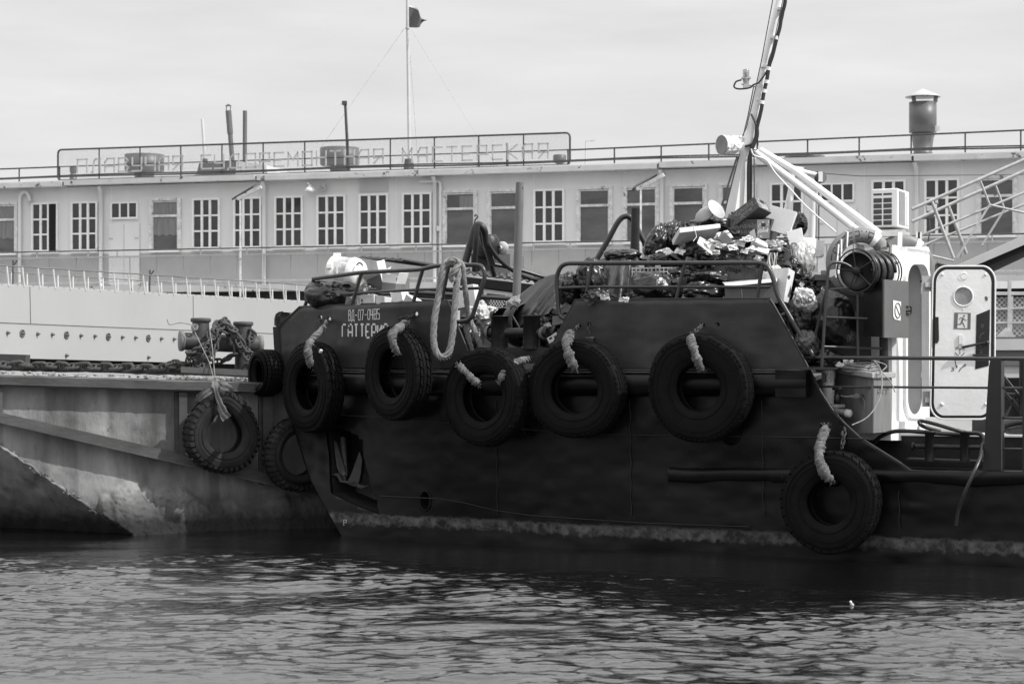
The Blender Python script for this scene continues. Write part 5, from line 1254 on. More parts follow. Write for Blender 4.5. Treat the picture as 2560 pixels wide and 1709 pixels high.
mb = MB(); mb.prism([PT(1150, 712, 25.3), PT(1440, 745, 24.7), PT(1440, 870, 24.7), PT(1150, 870, 25.3)], Vector((.1, .3, 0))); mb.build('wall', m_vent, sh)
mb = MB(); mb.prism([PT(1209, 722, 25.12), PT(1290, 733, 24.95), PT(1290, 800, 24.95), PT(1209, 800, 25.12)], Vector((-.0, .03, 0))); mb.build('window_frame', m_white2, sh)
mb = MB(); mb.prism([PT(1217, 733, 25.08), PT(1270, 739, 24.97), PT(1270, 798, 24.97), PT(1217, 798, 25.08)], Vector((0, .01, 0))); mb.build('window_opening', m_black, sh)
mb = MB()
for i in range(-6, 14):
    for sg_ in (1, -1):
        x0 = 1218 + i * 7; pts = []
        y0, y1 = 737, 798
        a, b_ = (x0, y0), (x0 + 34 * sg_ + (0 if sg_ > 0 else 34), y1)
        xa, xb = (x0, x0 + 40) if sg_ > 0 else (x0 + 40, x0)
        seg = []
        for t_ in np.linspace(0, 1, 15):
            x, y = xa + (xb - xa) * t_, y0 + (y1 - y0) * t_
            if 1221 <= x <= 1263: seg.append(PT(x, y + (x - 1221) * .1, 25.03 - (x - 1221) * .0021))
        if len(seg) > 1: mb.tube([seg[0], seg[-1]], .006, 4)
mb.build('lattice', m_white2, sh)
mb = MB(); mb.prism([PT(1264, 735, 24.95), PT(1268, 735, 24.95), PT(1268, 800, 24.95), PT(1264, 800, 24.95)], Vector((0, .02, 0))); mb.build('mullion', m_white2, sh)
# railing and engine gear seen behind
fr = thing('inner_rail', 'dark pipe rail behind the bitts in front of the lattice window', 'railing', PT(1200, 790, 24.0)); mb = MB(); mb.tube([PT(1040, 731, 23.9), PT(1280, 747, 23.9)], .028, 8); mb.tube([PT(1216, 748, 23.9), PT(1216, 800, 23.9)], .035, 8); mb.build('bar', m_tugrail, fr)
wn = thing('deck_winch', 'dark winch block with hoses on a pale housing in front of the workshop', 'winch', PT(1235, 690, 27))
mb = MB(); mb.prism([PT(1205, 690, 27.5), PT(1275, 695, 27.5), PT(1275, 634, 27.5), PT(1180, 634, 27.5), PT(1180, 640, 27.5)], Vector((.2, .8, 0))); mb.build('housing', m_pipe, wn)
mb = MB(); mb.lathe([(.12, -.15), (.16, -.1), (.16, .1), (.11, .16)], PT(1219, 616, 27.2), (0, 0, 1), n=20, cap=True); mb.prism([PT(1178, 634, 27.2), PT(1222, 634, 27.2), PT(1215, 680, 27.2), PT(1200, 690, 27.2), (PT(1178, 660, 27.2))], Vector((.1, .3, 0))); mb.build('motor', m_steel_dk, wn)
mb = MB(); mb.lathe([(.09, 0), (.09, .03), (.03, .05), (.03, .1)], PT(1257, 620, 27.2), (-.6, -1, 0), n=16); mb.lathe([(.085, 0), (.06, .03), (0, .03)], PT(1257, 620, 27.17), (-.6, -1, 0), n=12); mb.build('dial', m_vent_lt, wn)
# black drum sections behind the bitts
dr = thing('cable_drum', 'dark rounded steel drum sections lying behind the cross bitts', 'drum', PT(1300, 850, 22.9))
for (px, py, r, Y_) in ((1243, 808, .17, 23.0), (1310, 812, .25, 22.8)):
    mb = MB(); mb.lathe([(r, -.1), (r, .12), (r * .9, .12), (r * .9, -.05), (0, -.05)], PT(px, py, Y_), (.5, -.85, .1), n=30); mb.build('section', m_steel_dk, dr)
mb = MB(); mb.tube(arc(PT(1285, 772, 22.5), .035, -.3, 3.4, 10, Vector((1, 0, 0)), UP), .012, 6); mb.tube([PT(1281, 790, 22.5), PT(1296, 815, 22.45), PT(1300, 830, 22.45)], .014, 6); mb.build('lifting_eye', m_steel_dk, dr)

# ---- wheelhouse block: shaded side facing us-left, sunlit side facing right
wh = thing('deckhouse', 'white steel deckhouse with rounded doorway and platform on top', 'deckhouse', PT(2230, 1085, 20.9))
c0, cA, cB_ = (2090, 22.3), (2230, 20.9), (2330, 22.3)
def WH(px, py, s_, off=0.0):
    a, b_ = (c0, cA) if s_ == 0 else (cA, cB_)
    # intersect the view column px with the wall line a-b
    xa, ya = (a[0] - CX) / F * a[1], a[1]; xb, yb = (b_[0] - CX) / F * b_[1], b_[1]; k_ = (px - CX) / F
    t_ = (k_ * ya - xa) / ((xb - xa) - k_ * (yb - ya)); Y_ = ya + (yb - ya) * t_; p = PT(px, py, Y_)
    d = Vector((xb - xa, yb - ya, 0)).normalized(); nn = Vector((d.y, -d.x, 0)); nn = nn if nn.y < 0 else -nn
    return p + nn * off, nn
def whp(pts, s_, o0, o1):
    mb = MB(); nn = WH(pts[0][0], 0, s_)[1]; mb.prism([WH(x, y, s_, o0)[0] for x, y in pts], nn * (o1 - o0)); return mb
def wmb(mb, pts, s_, o0, o1): nn = WH(pts[0][0], 0, s_)[1]; mb.prism([WH(x, y, s_, o0)[0] for x, y in pts], nn * (o1 - o0)); return mb
whp([(2110, 1090), (2230, 1100), (2230, 612), (2160, 628), (2110, 640)], 0, -.05, 0).build('side_wall', m_white, wh)
# front wall with the doorway cut out as a ring of strips
def rrect(x0, x1, y0, y1, rx, ry, n=8):
    out = []
    for cx_, cy_, a0 in ((x1 - rx, y0 + ry, -90), (x1 - rx, y1 - ry, 0), (x0 + rx, y1 - ry, 90), (x0 + rx, y0 + ry, 180)):
        for i in range(n + 1): a = math.radians(a0 + 90 * i / n); out.append((cx_ + rx * math.cos(a), cy_ + ry * math.sin(a)))
    return out
inner = rrect(2262, 2315, 661, 1035, 17, 42)
cxm, cym = 2288, 850; outer = []
for (x, y) in inner:
    dx, dy = x - cxm, y - cym; k_ = 1e9
    if dx > 0: k_ = min(k_, (2324 - cxm) / dx)
    if dx < 0: k_ = min(k_, (2230 - cxm) / dx)
    if dy > 0: k_ = min(k_, (1094 - cym) / dy)
    if dy < 0: k_ = min(k_, (617 - cym) / dy)
    outer.append((cxm + dx * k_, cym + dy * k_))
# exact corners
def ringmesh(inner, outer, s_, o0, o1):
    mb = MB(); n_ = len(inner); fi = [WH(x, y, s_, o1)[0] for x, y in inner]; fo = [WH(x, y, s_, o1)[0] for x, y in outer]; bi = [WH(x, y, s_, o0)[0] for x, y in inner]; bo_ = [WH(x, y, s_, o0)[0] for x, y in outer]
    mb.add(fi + fo + bi + bo_, [(i, (i + 1) % n_, (i + 1) % n_ + n_, i + n_) for i in range(n_)] + [(i, i + 2 * n_, (i + 1) % n_ + 2 * n_, (i + 1) % n_) for i in range(n_)] + [(i + n_, (i + 1) % n_ + n_, (i + 1) % n_ + 3 * n_, i + 3 * n_) for i in range(n_)])
    return mb
for corner in ((2230, 617), (2324, 626), (2324, 1094), (2230, 1100)):
    i = min(range(len(outer)), key=lambda q_: abs(outer[q_][0] - corner[0]) * 3 + abs(outer[q_][1] - corner[1])); outer[i] = corner
ringmesh(inner, outer, 1, -.05, 0).build('front_wall', m_white, wh)
mid = rrect(2257, 2319, 650, 1046, 20, 50); ringmesh(inner, mid, 1, 0, .035).build('doorway_frame', m_white2, wh)
mb = MB(); q = [WH(2236, 640, 1, -.05)[0], WH(2322, 640, 1, -.05)[0], WH(2322, 1080, 1, -.05)[0], WH(2236, 1080, 1, -.05)[0]]
mb.add([WH(2316, 645, 1, -.06)[0], WH(2316, 1060, 1, -.06)[0], WH(2316, 1060, 1, -.06)[0] + Vector((-.55, .25, 0)), WH(2316, 645, 1, -.06)[0] + Vector((-.55, .25, 0))], [(0, 1, 2, 3)])
mb.build('inner_wall', mat('inner_grey', .42, .5, var=.1), wh)
mb = MB(); mb.lathe([(.08, 0), (.10, .05), (.06, .09), (0, .09)], WH(2278, 690, 1, -.35)[0], (0, -1, 0), n=20); mb.build('inner_horn', m_steel_dk, wh)
mb = MB(); mb.box(WH(2272, 888, 1, -.16)[0], (.13, .05, .17)); mb.build('switch_box', m_steel_dk, wh)
a0, a1, a2 = WH(2120, 612, 0)[0], WH(2230, 612, 0)[0], WH(2324, 622, 1)[0]
mb = MB(); mb.prism([Vector((p.x, p.y, a1.z - .0)) for p in (a0, a1, a2, a2 + Vector((-.3, .9, 0)), a0 + Vector((.2, .9, 0)))], UP * -.04); mb.build('roof', m_white, wh)
mb = MB(); wmb(mb, [(2213, 1100), (2330, 1100), (2330, 1052), (2213, 1052)], 1, -.3, .06) ; mb.build('doorstep', m_white, wh)
mb = MB(); mb.prism([PT(2318, 1092, 21.5), PT(2430, 1092, 21.2), PT(2430, 1046, 21.2), PT(2318, 1042, 21.5)], Vector((0, .1, 0))); mb.build('skirt', m_white, wh)
mb = MB(); mb.prism([PT(2428, 1090, 21.6), PT(2600, 1090, 21.4), PT(2600, 1046, 21.4), PT(2428, 1046, 21.6)], Vector((0, .1, 0))); mb.build('rear_skirt', m_greyp, wh)
# door swung open towards us
dY_ = 20.75
dr = thing('open_door', 'heavy white steel door standing open with round porthole and exit sign', 'door', PT(2408, 1040, dY_))
dout = [(x + (888 - y) * .018 * (1 if x < 2408 else .4), y) for x, y in rrect(2328, 2487, 665, 1047, 34, 40, 10)]
def dens(P_, k_=6):
    out = []
    for a, b_ in zip(P_, P_[1:] + P_[:1]):
        L = math.hypot(a[0] - b_[0], a[1] - b_[1]); m_ = max(1, int(L / 8))
        out += [(a[0] + (b_[0] - a[0]) * t / m_, a[1] + (b_[1] - a[1]) * t / m_) for t in range(m_)]
    return out
dinn = [(x + (888 - y) * .018 * (1 if x < 2408 else .4), y) for x, y in rrect(2337, 2477, 674, 1038, 27, 33, 10)]
def dp(x, y, off=0.0): Y_ = dY_ + (x - 2408) / F * dY_ * (-.12) - off; return PT(x, y, Y_)
mb = MB(); n_ = len(dout); mb.prism([dp(x, y, 0) for x, y in dout], Vector((0, .055, 0))); mb.build('leaf', m_gasket, dr)
mb = MB(); mb.tube([dp(x, y, .004) for x, y in dout], .010, 6, closed=True); mb.build('rim', m_white2, dr)
mb = MB(); 
# match ring ordering by angle from the porthole centre
dd2 = sorted(dens(dinn), key=lambda p: math.atan2(p[1] - 741, p[0] - 2408)); hh2 = [(2408 + 23 * math.cos(math.atan2(y - 741, x - 2408)), 741 + 23 * math.sin(math.atan2(y - 741, x - 2408))) for x, y in dd2]
fi = [dp(x, y, .012) for x, y in hh2]; fo = [dp(x, y, .012) for x, y in dd2]; n_ = len(fi); bo_ = [dp(x, y, -.0) for x, y in dd2]; bi = [dp(x, y, -.0) for x, y in hh2]
mb.add(fi + fo + bo_ + bi, [(i, (i + 1) % n_, (i + 1) % n_ + n_, i + n_) for i in range(n_)] + [(i + n_, (i + 1) % n_ + n_, (i + 1) % n_ + 2 * n_, i + 2 * n_) for i in range(n_)] + [(i, i + 3 * n_, (i + 1) % n_ + 3 * n_, (i + 1) % n_) for i in range(n_)])
mb.build('panel', m_white, dr)
mb = MB(); mb.tube([dp(2408 + 24 * math.cos(a), 741 + 24 * math.sin(a), .014) for a in np.linspace(0, 2 * math.pi, 33)[:-1]], .008, 6, closed=True); mb.build('porthole_rim', m_white2, dr)
mb = MB(); mb.prism([dp(2408 + 23.5 * math.cos(a), 741 + 23.5 * math.sin(a), .006) for a in np.linspace(0, 2 * math.pi, 33)[:-1]], Vector((0, .004, 0))); mb.build('porthole_glass', mat('porthole_glass', .26, .15, var=.35, scale=9), dr)
def dpoly(pts, off, th=.0015): mb = MB(); mb.prism([dp(x, y, off) for x, y in pts], Vector((0, -th, 0))); return mb
dpoly([(2386, 781), (2427, 782), (2426, 823), (2384, 822)], .013).build('exit_sign', m_signg, dr)
dpoly([(2395, 784), (2419, 785), (2418, 820), (2393, 820)], .0152).build('exit_pictogram', m_signw, dr)
mb = MB()
def man(pts): mb.prism([dp(x, y, .0174) for x, y in pts], Vector((0, -.001, 0)))
man([(2410 + 2.4 * math.cos(a), 789.5 + 2.4 * math.sin(a)) for a in np.linspace(0, 6.28, 13)[:-1]])
for a, b_, w_ in (((2408, 794), (2404, 804), 4.5), ((2407, 794), (2401, 794), 1.8), ((2401, 794), (2398, 799), 1.8), ((2409, 795), (2412, 800), 1.8), ((2412, 800), (2417, 800), 1.6), ((2404, 804), (2402, 810), 3), ((2402, 810), (2391, 811), 2.4), ((2405, 804), (2409, 811), 3), ((2409, 811), (2412, 818), 2.4)):
    dx, dy = b_[0] - a[0], b_[1] - a[1]; L = math.hypot(dx, dy); nx_, ny_ = -dy / L * w_ / 2, dx / L * w_ / 2; man([(a[0] + nx_, a[1] + ny_), (b_[0] + nx_, b_[1] + ny_), (b_[0] - nx_, b_[1] - ny_), (a[0] - nx_, a[1] - ny_)])
mb.build('running_figure', m_signg, dr)
dpoly([(2441, 787), (2475, 773), (2472, 914), (2438, 923)], .0135).build('dark_marking', m_gasket, dr)
dpoly([(2397, 837), (2407, 837), (2407, 860), (2397, 860)], .014, .012).build('latch_plate', m_white2, dr)
dpoly([(2462, 741), (2468, 741), (2470, 748), (2467, 753), (2463, 749)], .0135).build('paint_chip', m_vent, dr)
dpoly([(2337, 792), (2346, 792), (2347, 850), (2343, 858), (2336, 856)], .014, .01).build('hinge_plate', m_gasket, dr)
mb = MB()
for k_ in range(4):
    a0 = k_ * math.pi / 2 + .25; mb.tube([dp(2400 + 11.5 * math.cos(a), 877 + 11.5 * math.sin(a), .014) for a in np.linspace(a0, a0 + 1.1, 7)], .0035, 4)
mb.tube([dp(2394, 871, .014), dp(2406, 871, .014)], .003, 4); mb.tube([dp(2400, 871, .014), dp(2400, 884, .014)], .003, 4)
for pts in ([(2388, 900), (2389, 910), (2392, 915)], [(2398, 928), (2402, 920), (2411, 914)]): mb.tube([dp(x, y, .014) for x, y in pts], .004, 4); 
for tip in ((2392, 917, 1), (2413, 913, -1)): mb.prism([dp(tip[0] - 3, tip[1] - 3, .013), dp(tip[0] + 2, tip[1] - 3, .013), dp(tip[0], tip[1] + 3, .013)], Vector((0, -.004, 0)))
strokes(mb, 'З', lambda u, v: dp(2379 + 5 * u, 926 - 8 * v, .0135), .005, (0, -1, 0), .002)
mb.build('painted_marks', m_ink, dr)
mb = MB(); strokes(mb, 'О', lambda u, v: dp(2453 + 5 * u, 818 - 7 * v, .016), .005, (0, -1, 0), .001); strokes(mb, 'З', lambda u, v: dp(2448 + 6 * u, 882 - 8 * v, .016), .005, (0, -1, 0), .001)
mb.tube([dp(x, y, .016) for x, y in ((2449, 845), (2451, 837), (2461, 831))], .005, 4); mb.tube([dp(x, y, .016) for x, y in ((2449, 864), (2453, 870), (2457, 873))], .004, 4); mb.build('arrow_marks', m_vent, dr)
mb = MB(); mb.tube([dp(2466, 856, .05), dp(2440, 861, .055), dp(2405, 868, .06)], [.014, .013, .015], 8); mb.lathe([(.022, 0), (.022, .05), (0, .055)], dp(2466, 856, .012), (0, -1, 0), n=12); mb.build('handle', m_gasket, dr)
mb = MB(); mb.tube([dp(2432, 887, .03), dp(2470, 889, .03)], .012, 6); mb.tube([dp(2470, 890, 0), dp(2470, 889, .03)], .012, 6); mb.build('lower_handle', m_gasket, dr)
mb = MB()
for (x, y, r) in ((2356, 686, .016), (2464, 686, .016), (2355, 1010, .02), (2465, 1010, .02), (2408, 713, .006), (2408, 773, .009), (2378, 741, .005), (2438, 741, .005), (2371, 676, .004), (2345, 699, .004), (2344, 737, .004), (2342, 773, .004), (2452, 676, .005), (2474, 703, .004), (2474, 741, .005), (2412, 960, .004), (2345, 1000, .004)):
    mb.lathe([(r, 0), (r * .8, r * .5), (0, r * .6)], dp(x, y, .012), (0, -1, 0), n=12)
mb.lathe([(.04, 0), (.04, .004), (.033, .004)], dp(2410, 690, .012), (0, -1, 0), n=20); mb.build('bolts', m_white2, dr)
for y in (708, 997):
    mb = MB(); mb.box(dp(2322, y, 0) + Vector((0, .08, 0)), (.10, .06, .16)); mb.box(dp(2322, y + 3, 0.04) + Vector((0, .08, 0)), (.05, .08, .05)); mb.build('hinge', m_galv, dr)
# air conditioner on its stand
YA = 22.6
acn = thing('air_conditioner', 'white outdoor air conditioner unit on a metal stand above the doorway', 'air conditioner', PT(2244, 572, YA))
eL = Vector((-1, .62, 0)).normalized(); eR = Vector((.40, .92, 0)).normalized(); cc = PT(2244, 567, YA); hh_ = 97 * YA / F
kL = abs(PT(2187, 0, YA).x - cc.x) / abs(eL.x) * 1.03; kR = .60
mb = MB(); mb.prism([cc, cc + eL * kL, cc + eL * kL + eR * kR, cc + eR * kR], UP * hh_); mb.build('casing', m_white2, acn, bevel=.012)
nL = Vector((-eL.y, eL.x, 0)); nL = nL if nL.y < 0 else -nL; nR = Vector((eR.y, -eR.x, 0)); nR = nR if nR.y < 0 else -nR
mb = MB()
for r_ in range(6):
    for c_ in range(2):
        z0, z1 = (.06 + r_ * .145, .06 + r_ * .145 + .115) if r_ < 5 else (.83, .88); u0 = .22 + c_ * .38; o_ = cc + eL * kL * u0 + nL * .002
        mb.prism([o_ + UP * hh_ * z0, o_ + eL * kL * .32 + UP * hh_ * z0, o_ + eL * kL * .32 + UP * hh_ * z1, o_ + UP * hh_ * z1], nL * .002)
mb.build('coil_grille', m_rail, acn)
mb = MB()
for i in range(34):
    z0 = .08 + i * .0255; o_ = cc + eR * kR * .12 + nR * .002
    mb.prism([o_ + UP * hh_ * z0, o_ + eR * kR * .50 + UP * hh_ * z0, o_ + eR * kR * .50 + UP * hh_ * (z0 + .012), o_ + UP * hh_ * (z0 + .012)], nR * .002)
mb.build('fan_grille', m_rail, acn)
mb = MB()
for i in range(9): o_ = cc + eR * kR * (.15 + i * .055) + nR * .005; mb.prism([o_ + UP * hh_ * .07, o_ + eR * .006 + UP * hh_ * .07, o_ + eR * .006 + UP * hh_ * .95, o_ + UP * hh_ * .95], nR * .003)
o_ = cc + eR * kR * .72 + nR * .002; mb.prism([o_ + UP * hh_ * .1, o_ + eR * .10 + UP * hh_ * .1, o_ + eR * .10 + UP * hh_ * .88, o_ + UP * hh_ * .88], nR * .006); mb.build('fan_guard', m_white2, acn)
st = thing('unit_stand', 'white bracket table carrying the air conditioner', 'stand', PT(2255, 615, YA))
mb = MB(); q = cc - UP * .03; mb.prism([q + eL * kL * 1.0 - eR * .05, q - eR * .05, q + eR * kR * 1.06, q + eR * kR * 1.06 + eL * kL], UP * -.035); mb.prism([PT(2192, 577, YA - .1), PT(2262, 573, YA - .1), PT(2262, 589, YA - .1), PT(2192, 591, YA - .1)], Vector((0, .02, 0))); mb.build('platform', m_galv, st)
for x in (2247, 2291, 2296):
    mb = MB(); mb.bar(PT(x + 2, 624, YA - .2 + (x > 2270) * .5), PT(x + 3, 580, YA - .2 + (x > 2270) * .5), .045, .045); mb.build('leg', m_white2, st)

# life rings
def lifering(px, py, Y_, yaw, label, text=True):
    o = thing('life_ring', label, 'life ring', PT(px, py, Y_), 'orange life rings on the deckhouse', Euler((0, 0, math.radians(yaw))))
    R_, r_ = .295, .080; n_, k_ = 64, 16
    A = [[Vector(((R_ + r_ * math.cos(b_)) * math.cos(a), r_ * .8 * math.sin(b_), (R_ + r_ * math.cos(b_)) * math.sin(a))) for b_ in np.linspace(0, 2 * math.pi, k_ + 1)[:-1]] for a in np.linspace(0, 2 * math.pi, n_ + 1)]
    mb = MB(); mb.grid(A, wrap=True); mb.build('ring', m_ring, o, local=True)
    for c_ in (55, 200, 305, 130) if not text else (58, 199, 320):
        A = [[Vector(((R_ + (r_ + .003) * math.cos(b_)) * math.cos(a), (r_ * .8 + .003) * math.sin(b_), (R_ + (r_ + .003) * math.cos(b_)) * math.sin(a))) for b_ in np.linspace(0, 2 * math.pi, k_ + 1)[:-1]] for a in np.linspace(math.radians(c_ - 6), math.radians(c_ + 6), 6)]
        mb = MB(); mb.grid(A, wrap=True); mb.build('white_band', m_white2, o, local=True)
    if text:
        tw = 'ГАТТЕРИЯ'
        for i, ch in enumerate(tw):
            a0 = math.radians(188 - 1 - i * 14.2 - 12)
            def mp_(u, v, a0=a0):
                a = a0 - math.radians(9) * u; rr_ = R_ + .045 * (v * 2 - 1) * .9; yy = -r_ * .8 * math.sqrt(max(0, 1 - ((rr_ - R_) / r_) ** 2)) - .002
                return Vector((rr_ * math.cos(a), yy, rr_ * math.sin(a)))
            mb = MB(); strokes(mb, ch, mp_, .009, (0, -1, 0), .002); mb.build('letter', m_ink, o, local=True)
        mb = MB()
        for a, x1, z1 in ((150, -.29, -.16), (140, -.23, -.02), (122, -.17, .16)):
            p0 = Vector((R_ * math.cos(math.radians(a)), -.07, (R_ + .08) * math.sin(math.radians(a)))); mb.tube([p0 + Vector((0, .06, .01)), p0, Vector((x1, -.085, z1))], .009, 6)
        mb.build('grab_line', m_white2, o, local=True)
    return o
lifering(2150, 657, 21.2, 8, 'large grey orange life ring with painted name above the hose reel')
lifering(2256, 668, 22.7, 5, 'second life ring half hidden under the air conditioner stand', False)
mb = MB(); pts = [PT(2133, 567, 21.0), PT(2134, 590, 21.0), PT(2136, 606, 21.05), PT(2146, 612, 21.1)]
A = [[p + Vector((-.014, 0, 0)), p + Vector((.014, 0, 0))] for p in pts]; mb.grid(A); mb.grid([[q_ + Vector((0, .008, 0)) for q_ in r_] for r_ in A][::-1]); mb.tube([PT(2150, 612, 21.3), PT(2150, 660, 21.3)], .05, 6); fin(mb, 'ring_holder', m_galv, 2150, 640, 21.3, 'grey hooked bracket holding the large life ring', 'bracket')
mb = MB(); mb.tube(smooth_path([PT(2218, 605, 20.75), PT(2224, 612, 20.7), PT(2224, 640, 20.7), PT(2220, 670, 20.7)], 4), .012, 6)
for i in range(5): mb.tube(arc(PT(2222, 606 + i * 1.5, 20.72), .02, 0, 5.5, 8, Vector((1, 0, .2 * i)), UP), .006, 4)
fin(mb, 'lashing', m_rope, 2220, 610, 20.7, 'pale cord lashing right of the large life ring', 'cord')

# black box on the deckhouse side with torn no smoking label
bx_ = thing('switch_cabinet', 'dark grey steel cabinet with torn round prohibition label', 'cabinet', PT(2206, 840, 20.3))
f0, f1 = PT(2206, 840, 20.2), PT(2267, 847, 20.75)
hgt = PT(2206, 702, 20.2).z - f0.z; eF = Vector((f1.x - f0.x, f1.y - f0.y, 0)); nF = Vector((eF.y, -eF.x, 0)).normalized(); nF = nF if nF.y < 0 else -nF
mb = MB(); l0 = PT(2160, 835, 20.75); mb.prism([Vector((f0.x, f0.y, f0.z)), Vector((l0.x, l0.y, f0.z)), Vector((l0.x, l0.y, f0.z)) + eF, Vector((f0.x, f0.y, f0.z)) + eF], UP * hgt); mb.build('body', m_steel_dk, bx_)
mb = MB(); g0 = Vector((f0.x, f0.y, f0.z)) + nF * .003; mb.prism([g0 + UP * -.015, g0 + eF + UP * -.015, g0 + eF + UP * (hgt + .015), g0 + UP * (hgt + .015)], nF * .018); mb.build('door', m_greyp, bx_)
def cpt(u, v, o_=.022): return g0 + eF * u + UP * hgt * v + nF * o_
mb = MB(); mb.prism([cpt(.33, .66 + .0), cpt(.34, .36), cpt(.40, .31), cpt(.64, .29), cpt(.66, .64)], nF * .002); mb.build('label', m_signw, bx_)
mb = MB(); mb.tube([cpt(.51 + .12 * math.cos(a), .475 + .135 * math.sin(a), .027) for a in np.linspace(0, 6.283, 25)[:-1]], .006, 5, closed=True); mb.tube([cpt(.42, .57, .027), cpt(.60, .38, .027)], .005, 5); mb.build('prohibition_ring', m_vent, bx_)
mb = MB(); mb.box(cpt(.92, .47, .03), (.05, .03, .02)); mb.tube(bend([cpt(.88, .56, .03), cpt(1.02, .56, .04), cpt(1.02, .42, .04), cpt(.88, .42, .03)], .02), .008, 5); mb.build('latch', m_steel_dk, bx_)
mb = MB(); mb.tube([PT(2209, 842, 20.6), PT(2211, 935, 20.6)], .046, 16); fin(mb, 'support_post', m_steel_dk, 2211, 935, 20.6, 'dark round post under the steel cabinet', 'post')

# hose reel
hr = thing('hose_reel', 'black hose wound on a reel with spoked wheels and bent pipe stand', 'hose reel', PT(2145, 860, 20.4))
YH = 20.35; ra = Vector((.60, .80, 0)).normalized(); cf = PT(2141, 677, YH); cb_ = cf + ra * .52
uu = Vector((ra.y, -ra.x, 0)).normalized()
def ringp(c, r, n_=40): return [c + uu * (r * math.cos(a)) + UP * (r * math.sin(a)) for a in np.linspace(0, 2 * math.pi, n_ + 1)[:-1]]
for c, rr_ in ((cf, .222), (cb_, .222), (cb_ + ra * .06, .222)):
    mb = MB(); mb.tube(ringp(c, rr_), .008, 6, closed=True)
    if c is not cb_ + ra * .06:
        for k_ in range(5): a = k_ * 2 * math.pi / 5 + .5; mb.tube([c, c + uu * rr_ * math.cos(a) + UP * rr_ * math.sin(a)], .0075, 5)
    mb.build('wheel', m_gasket, hr)
mb = MB(); mb.lathe([(0, -.02), (.042, -.02), (.042, .02)], cf, ra, n=20); mb.tube([cf, cb_], .05, 16); mb.build('hub', m_steel_dk, hr)
mb = MB(); rs = random.Random(2); pts = []
for lay in range(2):
    rad = .158 + lay * .034; nt_ = 9
    for i in range(nt_ * 20 + 1):
        a = 2 * math.pi * i / 20; s_ = i / (nt_ * 20); s_ = s_ if lay == 0 else 1 - s_; wob = .012 * math.sin(a * .37 + lay) + .006 * math.sin(a * 1.7)
        pts.append(cf + ra * (.05 + .42 * s_ + wob) + uu * ((rad + wob * .5) * math.cos(a)) + UP * ((rad + wob * .5) * math.sin(a)))
mb.tube(pts, .021, 8); mb.build('hose', m_hose, hr)
mb = MB(); mb.lathe([(.19, .0), (.195, .03), (.05, .04)], cf + ra * .0, ra, n=30); mb.build('side_disc', m_gasket, hr)
mb = MB(); mb.tube(bend([PT(2054, 918, YH - .02), PT(2064, 760, YH - .05), PT(2072, 655, YH - .05), PT(2110, 656, YH), PT(2141, 677, YH)], .09), .0165, 8)
mb.tube([PT(2022, 905, YH + .3), PT(2066, 720, YH + .05)], .014, 8); mb.tube([PT(2144, 905, YH + .1), PT(2145, 735, YH + .1)], .0155, 8); mb.tube([PT(2066, 793, YH), PT(2168, 796, YH)], .012, 8); mb.tube([PT(2058, 866, YH), PT(2205, 871, YH + .2)], .013, 8); mb.tube([PT(2075, 723, YH), PT(2120, 720, YH)], .01, 6); mb.build('stand', m_tugrail, hr)
mb = MB(); mb.prism([PT(2000, 924, YH - .15), PT(2090, 924, YH - .15), PT(2110, 916, YH + .5), PT(2020, 914, YH + .5)], UP * .012); mb.build('foot_plate', m_steel_dk, hr)
mb = MB(); mb.prism([PT(2036, 913, YH + .25), PT(2212, 920, YH + .25), PT(2212, 1078, YH + .25), PT(2036, 1078, YH + .25)], Vector((0, .03, 0)))

# hydrant column with lettering
pk = thing('hydrant_column', 'white column lettered in black with a grey hydrant valve at its foot', 'hydrant', PT(2068, 1050, 20.75))
mb = MB(); c = PT(2070, 0, 20.75); mb.lathe([(.065, zat(1070, 20.75)), (.065, zat(925, 20.75))], (c.x, c.y, 0), n=28, cap=True); mb.build('column', m_white2, pk)
for ch, x0, w_ in (('П', 2058, 4), ('К', 2064, 5), ('-', 2071, 4), ('1', 2075, 4)):
    mb = MB(); Yc = 20.685
    def mp_(u, v, x0=x0, w_=w_): x = x0 + w_ * u; dx_ = (x - 2070) / F * 20.7; return PT(x, 955 - 21 * v, 20.75 - math.sqrt(max(.0001, .066 ** 2 - dx_ ** 2)) - .001)
    strokes(mb, ch, mp_, .005, (0, -1, 0), .002); mb.build('letter', m_ink, pk)
vc = PT(2093, 1010, 20.5); m_valve = mat('valve_grey', .14, .5, var=.5, scale=20)
mb = MB(); mb.lathe([(.0, .17), (.05, .17), (.055, .16), (.05, .145), (.01, .145), (.01, .10), (.035, .09), (.035, .0), (.025, 0)], vc, n=16); mb.build('hand_wheel', m_steel_dk, pk)
mb = MB(); mb.box(vc + Vector((0, 0, -.015)), (.14, .12, .03)); mb.lathe([(.05, 0), (.055, -.06), (.03, -.10)], vc + Vector((-.02, 0, -.03)), n=16); mb.tube([vc + Vector((0, 0, -.06)), vc + Vector((.08, -.04, -.09))], .04, 14); mb.build('valve_body', m_valve, pk)
mb = MB(); mb.lathe([(.04, 0), (.045, .02), (.04, .03), (.045, .045), (.04, .055), (.02, .07), (0, .07)], vc + Vector((.08, -.04, -.09)), (.85, -.5, -.1), n=16); mb.build('coupling', m_galv, pk)
mb = MB(); mb.tube(smooth_path([PT(2101, 988, 20.45), PT(2112, 991, 20.4), PT(2128, 990, 20.38), PT(2143, 985, 20.38), PT(2155, 993, 20.38), PT(2162, 1006, 20.38), PT(2162, 1022, 20.38)], 5), .006, 5); fin(mb, 'cord', m_rope, 2101, 988, 20.45, 'frayed white cord tied to the hydrant valve', 'cord')
